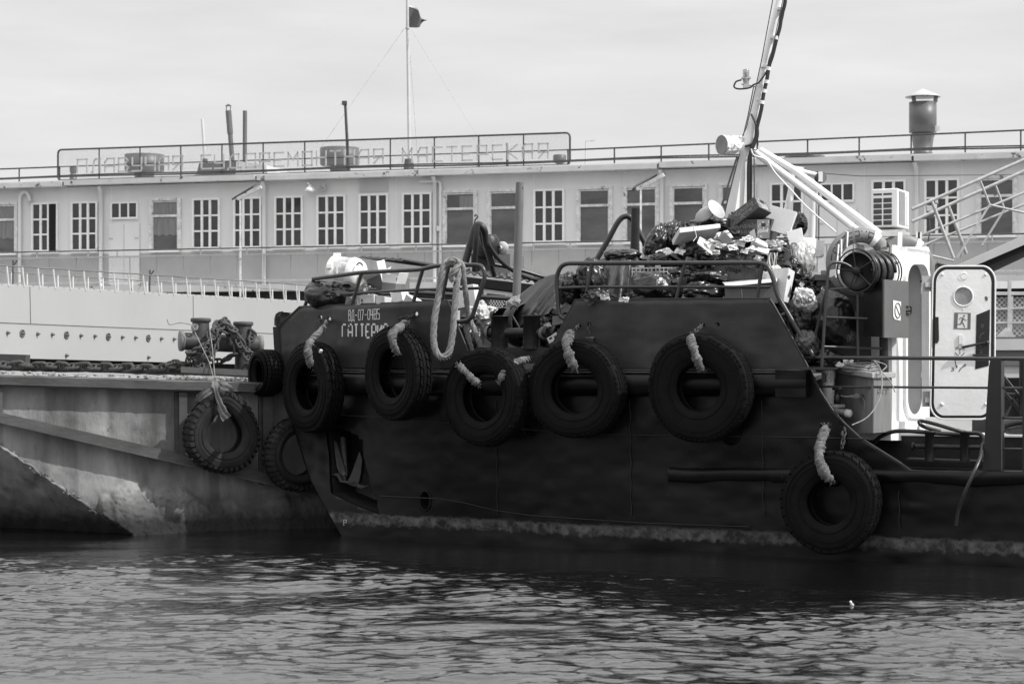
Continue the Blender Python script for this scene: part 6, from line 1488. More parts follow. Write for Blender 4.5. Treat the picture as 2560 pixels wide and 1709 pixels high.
# sand bin
bn = thing('sand_bin', 'tall grey bin with slanted lid and stencilled writing beside the doorway', 'bin', PT(2190, 1085, 20.4))
b0, b1, b2 = PT(2182, 1082, 20.25), PT(2088, 1082, 20.95), PT(2229, 1078, 20.65)
tz = PT(2182, 945, 20.25).z; tz1 = PT(2088, 930, 20.95).z; tz2 = PT(2229, 944, 20.65).z
mb = MB(); q = [b0, b1, Vector((b1.x, b1.y, tz1)), Vector((b0.x, b0.y, tz))]; mb.prism(q, (b2 - b0) * Vector((1, 1, 0)) if False else Vector((b2.x - b0.x, b2.y - b0.y, 0))); mb.build('body', m_bin, bn)
mb = MB(); e1 = Vector((b1.x - b0.x, b1.y - b0.y, 0)); e2 = Vector((b2.x - b0.x, b2.y - b0.y, 0)); k0 = Vector((b0.x, b0.y, tz)) - e1 * .03 - e2 * .1 + Vector((0, -.02, 0)); k1 = Vector((b1.x, b1.y, tz1)) + e1 * .03 - e2 * .1 + Vector((0, -.02, 0))
mb.prism([k0, k1, k1 + e2 * 1.3, k0 + e2 * 1.25], UP * .055); mb.build('lid', mat('bin_lid', .30, .6, var=.25, scale=5), bn, bevel=.008)
nB = Vector((e2.y, -e2.x, 0)).normalized(); nB = nB if nB.y < 0 else -nB
for r_, tx in enumerate(('ПЕСОК', 'МАЛ')):
    for i, ch in enumerate(tx):
        mb = MB(); strokes(mb, ch, lambda u, v: Vector((b0.x, b0.y, 0)) + e2 * (.24 + i * (.13 if r_ == 0 else .2) + .09 * u) + UP * (PT(2190, 975 + r_ * 12, 20.3).z + .035 * v) + nB * .001, .005, nB, .001); mb.build('letter', m_ink, bn)
mb = MB(); mb.box(PT(2150, 990, 20.4) + Vector((-.03, .0, 0)), (.10, .10, .03), Matrix.Rotation(-.6, 3, 'Z')); mb.build('side_handle', m_greyp, bn)
# coiled line on the bin
mb = MB(); c = PT(2152, 918, 20.6); rs = random.Random(8)
for i in range(26):
    h_ = rs.uniform(0, .06); r_ = .16 - h_ * .8 + rs.uniform(-.03, .01); ph_ = rs.uniform(-.2, .2); mb.tube([c + Vector((r_ * 1.25 * math.cos(a) + ph_ * .1, r_ * .8 * math.sin(a), h_ + .02 * math.sin(a + ph_ * 9) - .03)) for a in np.linspace(0, 2 * math.pi, 25)[:-1]], .0055, 4, closed=True)
mb.tube(smooth_path([c + Vector((.12, -.05, .07)), c + Vector((.25, -.08, .02)), PT(2205, 930, 20.2), PT(2224, 950, 20.15), PT(2238, 980, 20.12)], 5), .006, 5)
mb.tube(smooth_path([c + Vector((.12, -.06, .07)), PT(2202, 925, 20.2), PT(2204, 975, 20.1), PT(2190, 1015, 20.05), PT(2165, 1045, 20.02), PT(2130, 1062, 20.0)], 5), .007, 5)
fin(mb, 'coiled_line', mat('line_grey', .27, .8, var=.4, scale=20), 2152, 918, 20.6, 'pale coiled line lying on the bin lid', 'line')
# grey locker behind the reel
lk = thing('locker', 'wide grey locker with ribbed lid behind the hose reel', 'locker', PT(2080, 900, 21.5))
mb = MB(); mb.prism([PT(2042, 700, 21.4), PT(2180, 700, 21.4), PT(2180, 930, 21.4), PT(2042, 930, 21.4)], Vector((.05, .4, 0))); mb.build('body', mat('locker_grey', .055, .5), lk)
mb = MB(); mb.prism([PT(2037, 686, 21.36), PT(2180, 686, 21.36), PT(2180, 700, 21.36), PT(2037, 700, 21.36)], Vector((.05, .45, 0))); mb.prism([PT(2052, 676, 21.5), PT(2180, 676, 21.5), PT(2180, 686, 21.5), PT(2052, 686, 21.5)], Vector((.05, .3, 0))); mb.build('lid', m_greyp, lk)

# ---- mast with lights, cables, stays
ms = thing('mast', 'leaning white tapered mast with black cable bundle and two slanted legs', 'mast', PT(1838, 560, 22.6)); YM = 22.6
mb = MB()
def mastsec(pts, w_, d_):
    A = []
    for (x0, x1, y) in pts:
        a, b_ = PT(x0, y, YM), PT(x1, y, YM); m_ = (a + b_) / 2; ww = (b_ - a).length / 2
        A.append([m_ + Vector((-ww, 0, 0)), m_ + Vector((-ww * .2, -ww * .8, 0)), m_ + Vector((ww, -.02, 0)), m_ + Vector((ww * .6, ww * .9, 0)), m_ + Vector((-ww * .5, ww * .8, 0))])
    return A
mb.grid(mastsec([(1812, 1866, 545), (1814, 1867, 530), (1846, 1878, 385), (1849, 1880, 368)], 0, 0), smooth=False, wrap=True); mb.build('lower_section', m_white2, ms)
mb = MB(); mb.tube([PT(1868, 372, YM), PT(1890, 265, YM), PT(1916, 140, YM), PT(1946, 10, YM), PT(1962, -60, YM)], [.070, .058, .042, .036, .034], 16); mb.build('upper_section', m_white2, ms)
mb = MB(); mb.prism([PT(x, y, YM - .05) for x, y in ((1862, 368), (1882, 372), (1893, 320), (1878, 296), (1870, 310))], Vector((0, .06, 0))); mb.build('gusset', m_white2, ms)
for (x, y) in ((1951, 23), (1934, 94), (1909, 166), (1900, 250)):
    mb = MB(); mb.box(PT(x, y, YM - .03), (.07, .08, .028), Matrix.Rotation(.1, 3, 'Y')); mb.build('bracket', m_white2, ms)
mb = MB(); mb.lathe([(.012, -.008), (.012, .012)], PT(1830, 532, YM - .07), (0, -1, 0), n=10, cap=True); mb.build('hole', m_black, ms)
for q in (((1884, 378), (1960, 435), (2042, 497), (2180, 605)), ((1900, 376), (1985, 425), (2070, 488), (2200, 585))):
    mb = MB(); mb.tube([PT(x, y, YM - .15 * i) for i, (x, y) in enumerate(q)], .040, 12); mb.build('leg', m_white2, ms)
mb = MB(); cz = thing('cable_bundle', 'thick black cable bundle taped along the right side of the mast', 'cable', PT(1880, 520, YM - .1))
paths = [([(1963, 0), (1957, 30), (1950, 62), (1943, 95), (1930, 140), (1922, 172), (1913, 215), (1905, 262), (1895, 305), (1890, 335), (1886, 360), (1876, 380), (1872, 430), (1870, 540)], .022), ([(1960, 10), (1953, 55), (1940, 105), (1925, 150), (1916, 200), (1908, 250), (1898, 300), (1892, 330), (1880, 365), (1876, 400), (1878, 450), (1874, 545)], .016), ([(1922, 165), (1910, 190), (1897, 206), (1885, 212), (1875, 219), (1862, 222), (1842, 222), (1835, 214), (1840, 205), (1853, 200)], .010),
         ([(1894, 320), (1892, 350), (1875, 362), (1863, 366)], .014), ([(1893, 345), (1895, 365), (1890, 375), (1880, 372)], .006)]
for pts, r in paths:
    mb.tube([p + Vector((.004 * math.sin(i * 0.9), 0, 0)) for i, p in enumerate(smooth_path([PT(x, y, YM - .09) for x, y in pts], 4))], r, 7)
mb.build('cable', m_hose, cz)
for (x, y) in ((1917, 205), (1911, 228), (1905, 256), (1921, 172), (1940, 95)): mb = MB(); mb.lathe([(.028, -.02), (.028, .02)], PT(x, y, YM - .09), (.2, 0, 1), n=10, cap=True); mb.build('white_tape', m_white2, cz)
mb = MB()
for q, r in (([(1933, -5), (1917, 80), (1903, 155), (1890, 215), (1878, 270), (1866, 320), (1856, 340)], .006), ([(1884, 218), (1870, 290), (1858, 340)], .007), ([(1849, 385), (1832, 450), (1808, 545)], .008), ([(1843, 392), (1818, 470), (1792, 555)], .012), ([(1878, 285), (1885, 300), (1890, 312)], .012), ([(1885, 380), (1886, 545)], .007), ([(1957, 0), (1940, 80), (1925, 150)], .005)): mb.tube([PT(x, y, YM - .12) for x, y in q], r, 5)
fin(mb, 'stay_wire', m_rail, 1843, 392, YM - .1, 'thin dark stay wires running down beside the mast', 'wire')
mb = MB(); mb.tube(smooth_path([PT(1878, 372, YM - .3), PT(1885, 388, YM - .3), PT(1915, 400, YM - .3), PT(1938, 432, YM - .3), PT(1975, 472, YM - .4), PT(2020, 520, YM - .5), PT(2090, 580, YM - .6)], 6), .009, 6); fin(mb, 'white_cable', m_white2, 1878, 372, YM - .3, 'white cable drooping from the mast towards the life ring', 'cable')
nl = thing('navigation_light', 'clear glass navigation lamp on a side bracket of the mast', 'lamp', PT(1866, 217, YM)); lb = PT(1865, 194, YM)
m_lens = mat('lamp_glass', .25, .08, trans=.3, alpha=.45, var=.05)
mb = MB(); mb.lathe([(.036, 0), (.038, .01), (.038, .085), (.03, .092), (0, .092)], lb, n=20); mb.build('glass', m_lens, nl)
mb = MB(); mb.lathe([(0, .0), (.012, 0), (.014, .03), (.022, .05), (.012, .07), (0, .075)], lb, n=12); mb.build('bulb', m_galv, nl)
mb = MB(); mb.box(lb + Vector((0, 0, -.008)), (.10, .08, .018)); mb.lathe([(.04, 0), (.03, -.05), (.022, -.08)], lb - UP * .015, n=14); mb.box(lb + Vector((.0, 0, -.10)), (.06, .06, .05)); mb.bar(lb + Vector((-.05, 0, -.075)), PT(1903, 220, YM), .03, .012); mb.build('base', m_galv, nl)
# searchlight
sc_ = thing('searchlight', 'big white drum searchlight facing left on the mast', 'searchlight', PT(1840, 365, YM - .1)); sa = Vector((-.93, -.55, -.06)).normalized(); scc = PT(1813, 363, YM - .15)
mb = MB(); mb.lathe([(.108, .05), (.113, .055), (.113, .02), (.102, .015), (.100, -.02), (.105, -.025), (.10, -.03), (.088, -.15), (.06, -.19), (0, -.2)], scc, sa, n=36); mb.build('housing', m_white2, sc_)
mb = MB(); mb.lathe([(.104, .052), (0, .046)], scc, sa, n=36); mb.build('lens', mat('searchlight_lens', .2, .2, var=.1), sc_)
mb = MB(); 
for k_ in range(8):
    a = k_ * math.pi / 4; u_ = sa.orthogonal().normalized(); w_ = sa.cross(u_); dvec = u_ * math.cos(a) + w_ * math.sin(a); mb.bar(scc + dvec * .105 - sa * -.01, scc + dvec * .092 - sa * .14, .008, .008, up=dvec)
mb.tube(bend([scc - sa * .12 + Vector((0, -.11, 0)), PT(1848, 372, YM - .25), PT(1857, 358, YM - .1)], .03), .012, 6); mb.tube(bend([scc - sa * .10 + UP * .1, PT(1845, 343, YM - .1), PT(1857, 342, YM - .05), PT(1860, 360, YM)], .03), .014, 6); mb.lathe([(.02, 0), (.02, .02), (0, .03)], PT(1822, 368, YM - .27), (0, -1, 0), n=10); mb.build('yoke', m_white2, sc_)

# small white davit behind the heap
dv = thing('davit', 'white davit post pair with arm and pulley behind the rubbish', 'davit', PT(2000, 600, 24.2)); Yd_ = 24.2
mb = MB(); mb.tube([PT(1973, 560, Yd_), PT(1977, 480, Yd_), PT(1982, 415, Yd_)], .037, 14); mb.tube([PT(2028, 610, Yd_), PT(2036, 450, Yd_)], .042, 14); mb.tube([PT(1960, 540, Yd_), PT(1975, 470, Yd_)], .02, 8); mb.build('post', m_white2, dv)
mb = MB(); mb.tube([PT(1987, 425, Yd_ - .1), PT(2042, 438, Yd_ - .1)], .032, 12); mb.tube([PT(1978, 437, Yd_), PT(1999, 440, Yd_)], .028, 10); mb.box(PT(1990, 420, Yd_), (.18, .08, .04), Matrix.Rotation(.15, 3, 'Y')); mb.build('arm', m_white2, dv)
mb = MB(); mb.lathe([(.072, -.015), (.055, 0), (.072, .015)], PT(2053, 443, Yd_ - .12), (.5, -1, 0), n=24, cap=True); mb.build('pulley', m_greyp, dv)
mb = MB(); mb.box(PT(2051, 442, Yd_ - .16), (.05, .04, .12)); mb.build('pulley_cheek', m_white2, dv)
mb = MB(); mb.tube(smooth_path([PT(2046, 456, Yd_ - .1), PT(2040, 450, Yd_ - .1), PT(2038, 438, Yd_ - .1), PT(2043, 430, Yd_ - .1), PT(2050, 432, Yd_ - .1)], 4), .014, 6); mb.tube([PT(2047, 452, Yd_ - .1), PT(2047, 604, Yd_ - .1)], .008, 5); mb.tube([PT(2040, 452, Yd_ - .1), PT(2040, 604, Yd_ - .1)], .006, 5); mb.tube([PT(2056, 433, Yd_), PT(2150, 440, 27), PT(2600, 436, 34)], .008, 5); mb.build('wire', m_rail, dv)
mb = MB(); mb.prism([PT(2037, 602, 23.4), PT(2060, 602, 23.4), PT(2059, 642, 23.4), PT(2037, 642, 23.4)], Vector((.0, .2, 0))); mb.box(PT(2048, 603, 23.3), (.12, .05, .02)); mb.box(PT(2048, 625, 23.3), (.10, .04, .015)); fin(mb, 'vent_box', m_vent_lt, 2048, 640, 23.4, 'small pale ribbed metal box right of the milky bag', 'box')

# crane jib on another vessel, right background
cj = thing('crane_jib', 'pale tubular lattice crane jib with grey box girder at the right', 'crane', PT(2370, 680, 31)); Yj = 31.0
def jt(mb, a, b_, r, d0=0, d1=0): mb.tube([PT(a[0], a[1], Yj + d0), PT(b_[0], b_[1], Yj + d1)], r, 10)
for a_, b_, r_, d_0 in (((2280, 523), (2640, 364), .028, 0), ((2280, 554), (2640, 392), .028, .6), ((2300, 590), (2640, 448), .020, .1), ((2290, 621), (2640, 478), .020, .7)):
    mb = MB(); jt(mb, a_, b_, r_, d_0, d_0); mb.build('chord', m_galv, cj)
for a_, b_, r_, d_0 in (((2330, 504), (2384, 645), .026, 0), ((2371, 514), (2416, 634), .026, .6), ((2450, 450), (2474, 512), .018, 0), ((2488, 461), (2511, 523), .018, .6), ((2474, 512), (2392, 645), .018, 0), ((2511, 523), (2455, 614), .018, .6), ((2474, 512), (2640, 550), .017, 0), ((2318, 636), (2384, 652), .018, 0)):
    mb = MB(); jt(mb, a_, b_, r_, d_0, d_0); mb.build('lacing_bar', m_galv, cj)
mb = MB(); mb.prism([PT(2360, 668, Yj), PT(2395, 662, Yj), (PT(2640, 552, Yj)), PT(2640, 578, Yj), PT(2400, 680, Yj)], Vector((0, .05, 0))); mb.build('girder', m_vent_lt, cj)
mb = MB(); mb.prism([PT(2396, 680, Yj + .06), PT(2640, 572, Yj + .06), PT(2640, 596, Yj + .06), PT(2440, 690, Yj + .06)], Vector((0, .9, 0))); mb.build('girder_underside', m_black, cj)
mb = MB(); mb.prism([PT(2430, 690, Yj + .5), PT(2640, 592, Yj + .5), PT(2640, 606, Yj + .5), PT(2460, 690, Yj + .5)], Vector((0, .1, 0))); mb.build('lower_flange', m_vent, cj)
mb = MB(); jt(mb, (2342, 657), (2366, 664), .035, -.2, -.2); mb.prism([PT(2330, 672, Yj - .2), PT(2345, 654, Yj - .2), PT(2352, 660, Yj - .2), PT(2350, 680, Yj - .2), PT(2335, 684, Yj - .2)], Vector((0, .1, 0))); mb.build('pivot', m_vent, cj)
fl2 = thing('floodlight', 'small square floodlight mounted in front of the right workshop windows', 'floodlight', PT(2328, 520, 40)); mb = MB(); mb.prism([PT(2316, 513, 40), PT(2338, 514, 40), PT(2337, 529, 40), PT(2318, 528, 40)], Vector((0, .12, 0))); mb.build('lamp', m_vent_lt, fl2)
mb = MB(); mb.prism([PT(2298, 546, 40), PT(2322, 534, 40), PT(2336, 535, 40), PT(2334, 546, 40)], Vector((0, .2, 0))); mb.tube(bend([PT(2338, 508, 40), PT(2344, 508, 40), PT(2344, 540, 40)], .05), .012, 5); mb.tube([PT(2322, 545, 40), PT(2325, 570, 40), PT(2318, 625, 40)], .015, 5); mb.build('bracket', m_rail, fl2)

# mesh cage deck right of the open door, another vessel behind
cg = thing('mesh_cage', 'white framed diamond mesh barrier on the pale vessel behind the open door', 'barrier', PT(2520, 870, 30)); Yg = 30.0
mb = MB()
for y, w_ in ((733, .05), (774, .03), (806, .025)): mb.bar(PT(2440, y + (0 if y < 800 else 0), Yg), PT(2640, y - (0 if y < 760 else (8 if y == 774 else 0)), Yg), .04, w_)
for x in (2524, 2640): mb.bar(PT(x - 3, 832, Yg), PT(x, 700, Yg), .045, .045)
mb.prism([PT(2490, 842, Yg - .05), PT(2515, 818, Yg - .05), PT(2540, 842, Yg - .05)], Vector((0, .03, 0))); mb.bar(PT(2486, 740, Yg), PT(2486, 840, Yg), .03, .03); mb.bar(PT(2530, 740, Yg), PT(2527, 840, Yg), .03, .03); mb.build('frame', m_galv, cg)
m4 = bpy.data.materials.new('diamond_mesh'); m4.use_nodes = True; mesh_mat(m4, 13, .16, .45)
mb = MB(); mb.prism([PT(2440, 742, Yg + .02), PT(2640, 742, Yg + .02), PT(2640, 840, Yg + .02), PT(2440, 840, Yg + .02)], Vector((0, .002, 0))); mb.build('wire_mesh', m4, cg)
hv = thing('pale_vessel', 'pale hull and deck edge of a vessel behind the right rail', 'boat', PT(2520, 900, 31))
mb = MB(); mb.prism([PT(2300, 848, 31), PT(2700, 846, 31), PT(2700, 874, 31), PT(2300, 876, 31)], Vector((0, 2, 0))); mb.build('bulwark', m_vent_lt, hv)
mb = MB(); mb.prism([PT(2300, 876, 31.05), PT(2700, 874, 31.05), PT(2700, 912, 31.05), PT(2300, 914, 31.05)], Vector((0, 2, 0))); mb.build('rubbing_strip', m_greyp, hv)
mb = MB(); mb.prism([PT(2300, 914, 31.1), PT(2700, 912, 31.1), PT(2700, 1090, 31.1), PT(2300, 1090, 31.1)], Vector((0, 2, 0))); mb.build('hull', m_vent_lt, hv)
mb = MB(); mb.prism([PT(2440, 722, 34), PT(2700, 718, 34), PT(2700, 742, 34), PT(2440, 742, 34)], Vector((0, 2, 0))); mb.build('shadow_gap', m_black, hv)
mb = MB(); mb.prism([PT(2440, 704, 33.8), PT(2700, 698, 33.8), PT(2700, 718, 33.8), PT(2440, 722, 33.8)], Vector((0, 2, 0))); mb.build('deck_edge', m_fascia, hv)
mb = MB(); mb.prism([PT(2440, 742, 34), PT(2700, 742, 34), PT(2700, 850, 34), PT(2440, 850, 34)], Vector((0, 2, 0))); mb.build('inner_bulkhead', mat('bulkhead', .12, .7, var=.5, scale=2), hv)
# dark tubular gear right of the stanchion
tg_ = thing('towing_gear', 'dark tangle of braced tubes at the right edge behind the rails', 'towing gear', PT(2530, 1080, 21))
mb = MB()
for a, b_, r in (((2504, 934), (2545, 985), .018), ((2545, 985), (2600, 1060), .018), ((2505, 985), (2600, 992), .022), ((2540, 990), (2505, 1060), .014), ((2560, 900), (2560, 1060), .05), ((2505, 975), (2530, 1000), .02), ((2530, 1000), (2600, 1080), .05)): mb.tube([PT(*a, 21.2), PT(*b_, 21.1)], r, 8)
mb.prism([PT(2505, 988, 21.3), PT(2530, 1005, 21.3), PT(2560, 1045, 21.3), PT(2505, 1060, 21.3)], Vector((0, .2, 0))); mb.build('tube', m_steel_dk, tg_)
mb = MB(); mb.prism([PT(2532, 1075, 20.6), PT(2620, 1074, 20.6), PT(2620, 1180, 20.6), PT(2532, 1180, 20.6)], Vector((0, .3, 0))); mb.build('box', m_steel_dk, tg_)
mb = MB(); mb.prism([PT(2300, 683, 27), PT(2345, 683, 27), PT(2345, 930, 27), PT(2300, 930, 27)], Vector((0, .5, 0))); fin(mb, 'engine_casing', m_vent, 2320, 930, 27, 'grey engine casing seen between the doorway and the open door', 'casing')
hose([(2300, 702, 21.6), (2315, 703, 21.6), (2330, 720, 21.6), (2332, 745, 21.6)], .02, 'short black hose between doorway and open door')
# ================================================================ the rubbish
def bag(px, py, rx, ry, Y, seed, m_, label, depth=None, knot=(0, 1), tilt=0.0, crease=.08, name='trash_bag', cat='trash bag', lump=.13, sharp=1.0, grp='rubbish bags on the tug'):
    Y = max(Y, _ip(_dk, px) + (depth or max(.22, min(rx, ry) * Y / F * .95)) + .10) if (py > 680 and 1400 < px < 1930) or (px < 1000) else Y
    k_ = Y / F; rx, rz = rx * k_, ry * k_; ry_ = depth or max(.22, min(rx, rz) * .95)
    n_, m2 = 88, 60; th = np.linspace(0.0, math.pi, m2); ph = np.linspace(0, 2 * math.pi, n_ + 1)[:-1]
    T, Pn = np.meshgrid(th, ph, indexing='ij')
    D = np.stack([np.sin(T) * np.cos(Pn), np.sin(T) * np.sin(Pn), np.cos(T)], -1)
    q = D * 1.5 + seed * 3.7
    r = 1 + lump * fbm(q, 3, seed) - .02
    # soft boxy shoulders
    e = (np.abs(D) ** 2.6).sum(-1) ** (-1 / 2.6); r = r * (.6 + .4 * e)
    # folds that run from the knot
    kn = np.array([knot[0], -.15, knot[1]]); kn = kn / np.linalg.norm(kn)
    al = (D @ kn); perp = D - al[..., None] * kn
    fold = 1 - 2 * np.abs(vn(np.concatenate([perp[..., :2] * 4.2 + seed, (al * 1.1)[..., None]], -1), seed + 3))
    fold2 = 1 - 2 * np.abs(vn(np.concatenate([perp[..., 1:] * 9 + seed * 2, (al * 3)[..., None]], -1), seed + 8))
    w_ = .35 + .65 * np.clip(al, 0, 1)
    r = r + crease * sharp * (fold * w_ + .45 * fold2 * w_)
    r = r + crease * .5 * (1 - 2 * np.abs(vn(D * 5.5 + seed, seed + 11)))
    pin = np.clip((al - .86) / .14, 0, 1); r = r + pin * .12
    A = D * r[..., None] * np.array([rx, ry_, rz]) * .95
    mb = MB(); ca, sa_ = math.cos(tilt), math.sin(tilt)
    A = np.stack([A[..., 0] * ca + A[..., 2] * sa_, A[..., 1], -A[..., 0] * sa_ + A[..., 2] * ca], -1)
    A = A * np.array([1, 1, 1]); c = PT(px, py, Y)
    mb.grid(A + np.array(c), wrap=True)
    return solo(mb, name, m_, c, label, cat, grp)
B = bag
def tarp(top, yb, Y_, bulge, seed, m_, label, lean=.5):
    xs_ = np.array([a for a, _ in top]); yt_ = np.array([b_ for _, b_ in top]); n1, n2 = 60, 34; A = []
    for i in range(n1 + 1):
        u = i / n1; x = xs_[0] + (xs_[-1] - xs_[0]) * u; yt = float(np.interp(x, xs_, yt_)); row = []
        for j in range(n2 + 1):
            v = j / n2; y = yt + (yb - yt) * v; th_ = v * math.pi * .5; s_ = x - (yb - y) * lean
            f_ = math.sin(s_ * .17 + seed) * .5 + float(vn([s_ * .055, v * 1.2, seed], 4)) + .4 * (1 - 2 * abs(float(vn([s_ * .12, v * 2, seed], 6))))
            row.append(PT(x, y, Y_ - bulge * math.sin(th_) * (math.sin(math.pi * min(1, max(0, u * 1.0))) ** .5 + .1) + .05 * f_ * min(1, v * 4)))
        A.append([row[0] + Vector((0, .5, -.35)), row[0] + Vector((0, .2, -.05))] + row)
    mb = MB(); mb.grid(A); c = PT(float(xs_.mean()), yb, Y_); return solo(mb, 'tarpaulin', m_, c, label, 'tarpaulin')
m_tarp = mat('tarpaulin', .020, .42, var=.25, scale=3, bump=.4, bscale=12, spec=.5)
tarp([(1282, 775), (1290, 752), (1304, 732), (1325, 716), (1350, 700), (1372, 688), (1396, 683), (1420, 690), (1440, 706)], 840, 22.9, .55, 1, m_tarp, 'big dark tarpaulin bundle left of the midship rail', .9)
tarp([(1335, 790), (1345, 745), (1362, 722), (1385, 706), (1410, 700), (1430, 712)], 850, 22.45, .35, 5, m_tarp, 'grey draped tarpaulin fold behind the rounded rail corner', .7)
B(1422, 722, 34, 38, 21.7, 2, m_bag, 'small knotted black bag inside the rounded rail corner', knot=(.1, 1))
B(1478, 700, 40, 52, 21.75, 3, m_bag, 'black bag behind the first post of the midship rail', knot=(0, 1))
tarp([(1446, 720), (1452, 690), (1468, 668), (1490, 652), (1520, 642), (1545, 640)], 780, 22.1, .35, 9, m_bag2, 'grey draped sheet right of the first midship rail post', .12)
tarp([(1500, 720), (1508, 672), (1528, 646), (1560, 636), (1590, 640), (1612, 654), (1622, 690)], 780, 21.95, .42, 12, m_bag2, 'large grey sheet with vertical folds under the top rail', .10)
B(1600, 745, 46, 26, 21.5, 37, m_bag, 'slumped black bag left of the round shiny bag', crease=.11)
B(1556, 638, 46, 17, 22.1, 6, m_bag, 'flat black bag lying on top of the grey sacks', knot=(1, .2))
B(1636, 722, 58, 42, 21.45, 7, m_bag, 'big round shiny bag in the middle of the midship rail', knot=(-.5, 1), crease=.045)
B(1500, 742, 50, 30, 21.5, 8, m_bag, 'low black bag just above the bulwark, left part')
B(1550, 752, 40, 26, 21.45, 32, m_bag, 'crumpled black bag scraps beside the round bag', crease=.1)
B(1662, 652, 40, 22, 22.0, 9, m_bag, 'black bag under the white papers, left of the heap')
B(1640, 610, 28, 50, 22.2, 10, m_bag, 'upright pointed black bag at the left shoulder of the heap', knot=(.5, 1), tilt=.35, crease=.1)
B(1678, 596, 30, 40, 22.3, 11, m_bag, 'shiny black bag tip right of the pointed one', knot=(.2, 1), tilt=.2, crease=.1)
B(1742, 636, 58, 36, 21.9, 12, m_bag, 'wide black bag under the big white carton', knot=(.3, 1))
B(1780, 566, 52, 22, 22.5, 13, m_bag, 'black bag behind the big white carton at the mast foot', knot=(0, 1))
B(1862, 636, 88, 28, 22.0, 14, m_bag, 'long torn black bag lying across the brown cartons', knot=(1, .2), crease=.11)
B(1770, 692, 48, 19, 21.5, 15, m_bag, 'rolled black bag behind the second rail post', knot=(1, 0), crease=.06)
B(1752, 732, 54, 28, 21.4, 16, m_bag, 'slack black bag low between the rail posts', crease=.1)
B(2006, 652, 36, 50, 21.7, 17, m_clear, 'large milky transparent bag at the right end of the heap', knot=(-.6, .8), crease=.05)
B(1990, 640, 42, 40, 22.1, 18, m_bag, 'black bag wrapped behind the milky bag', knot=(-1, .6), crease=.07)
B(1978, 700, 30, 50, 21.55, 19, m_bag, 'crumpled black bag hanging below the milky bag', crease=.11)
B(2022, 712, 32, 20, 21.7, 33, m_bag, 'black ruffled bag right above the lettered white bag', crease=.12)
B(2086, 800, 60, 72, 20.95, 20, m_bag, 'biggest black bag on the side deck behind the reel stand', knot=(-.3, 1), tilt=-.2, crease=.035, lump=.07)
B(2012, 795, 48, 62, 21.1, 21, m_bag, 'black bag in shadow behind the slanting rail end', knot=(0, 1))
B(2016, 862, 32, 36, 20.7, 22, m_bag2, 'small grey black bag low between the sloping rail and stand', knot=(-.5, 1), crease=.08)
B(2062, 900, 50, 28, 20.8, 23, m_bag, 'low black bag on the foot plate of the reel stand', crease=.08)
B(1999, 562, 18, 28, 22.5, 24, m_bag, 'small black bag poking up right of the pale board', knot=(.2, 1), crease=.1)
B(1345, 832, 30, 40, 22.3, 25, m_bag, 'small black bag in the gap right of the bitts', crease=.1)
B(1345, 875, 44, 22, 22.3, 26, m_bag, 'dark rag bundle low beside the sloping bulwark edge', crease=.1)
B(828, 738, 72, 40, 23.95, 27, m_bag, 'large shiny black bag on the foredeck under the canister', knot=(.9, .5), crease=.05)
B(915, 738, 30, 26, 23.6, 28, m_bag2, 'small crumpled bag right of the large foredeck bag', crease=.11)
B(1200, 790, 24, 34, 22.9, 34, m_clear, 'torn milky plastic bag behind the frayed rope', crease=.12)
B(1300, 765, 36, 24, 23.0, 35, m_curtain, 'grey crumpled sack on the drum behind the bitts', crease=.08)
B(1180, 850, 30, 40, 22.7, 36, m_bag, 'dark bag in shadow left of the bitts', crease=.08)
for i, (px, py, rx, ry, Y_) in enumerate(((1480, 790, 70, 60, 22.2), (1600, 790, 80, 60, 22.2), (1740, 790, 90, 70, 22.2), (1880, 790, 90, 70, 22.1), (1960, 790, 60, 60, 21.6), (1700, 690, 90, 60, 22.8), (1850, 690, 110, 60, 22.8))):
    B(px, py, rx, ry, Y_, 50 + i, m_bag, ['black bag buried deep below the first rail post', 'black bag buried under the round shiny bag', 'black bag buried under the rolled bag', 'black bag buried beneath the tied carton', 'black bag buried behind the right white carton', 'black bag filling the heap behind the white papers', 'black bag filling the heap behind the brown cartons'][i])
# lettered white bag
wbg = B(2012, 750, 27, 32, 20.95, 29, mat('white_bag', .62, .35, var=.15, scale=8, bump=.8, bscale=18), 'white plastic bag with large black letters hanging by the heap', knot=(-.4, 1), tilt=-.35, crease=.13, lump=.2, name='plastic_bag', cat='plastic bag', grp=None)
text_obj('M&D', .085, PT(2012, 752, 20.50), Euler((math.radians(90), -.15, .05)).to_matrix(), m_ink, wbg)
mb = MB(); c = PT(2004, 722, 20.95)
for i in range(7): a = i * .9; mb.add([c, c + Vector((.03 * math.cos(a), -.02, .06 + .02 * math.sin(i))), c + Vector((.03 * math.cos(a + .7), -.03, .05))], [(0, 1, 2)])
mb.build('bag_knot', MATS['white_bag'], wbg)

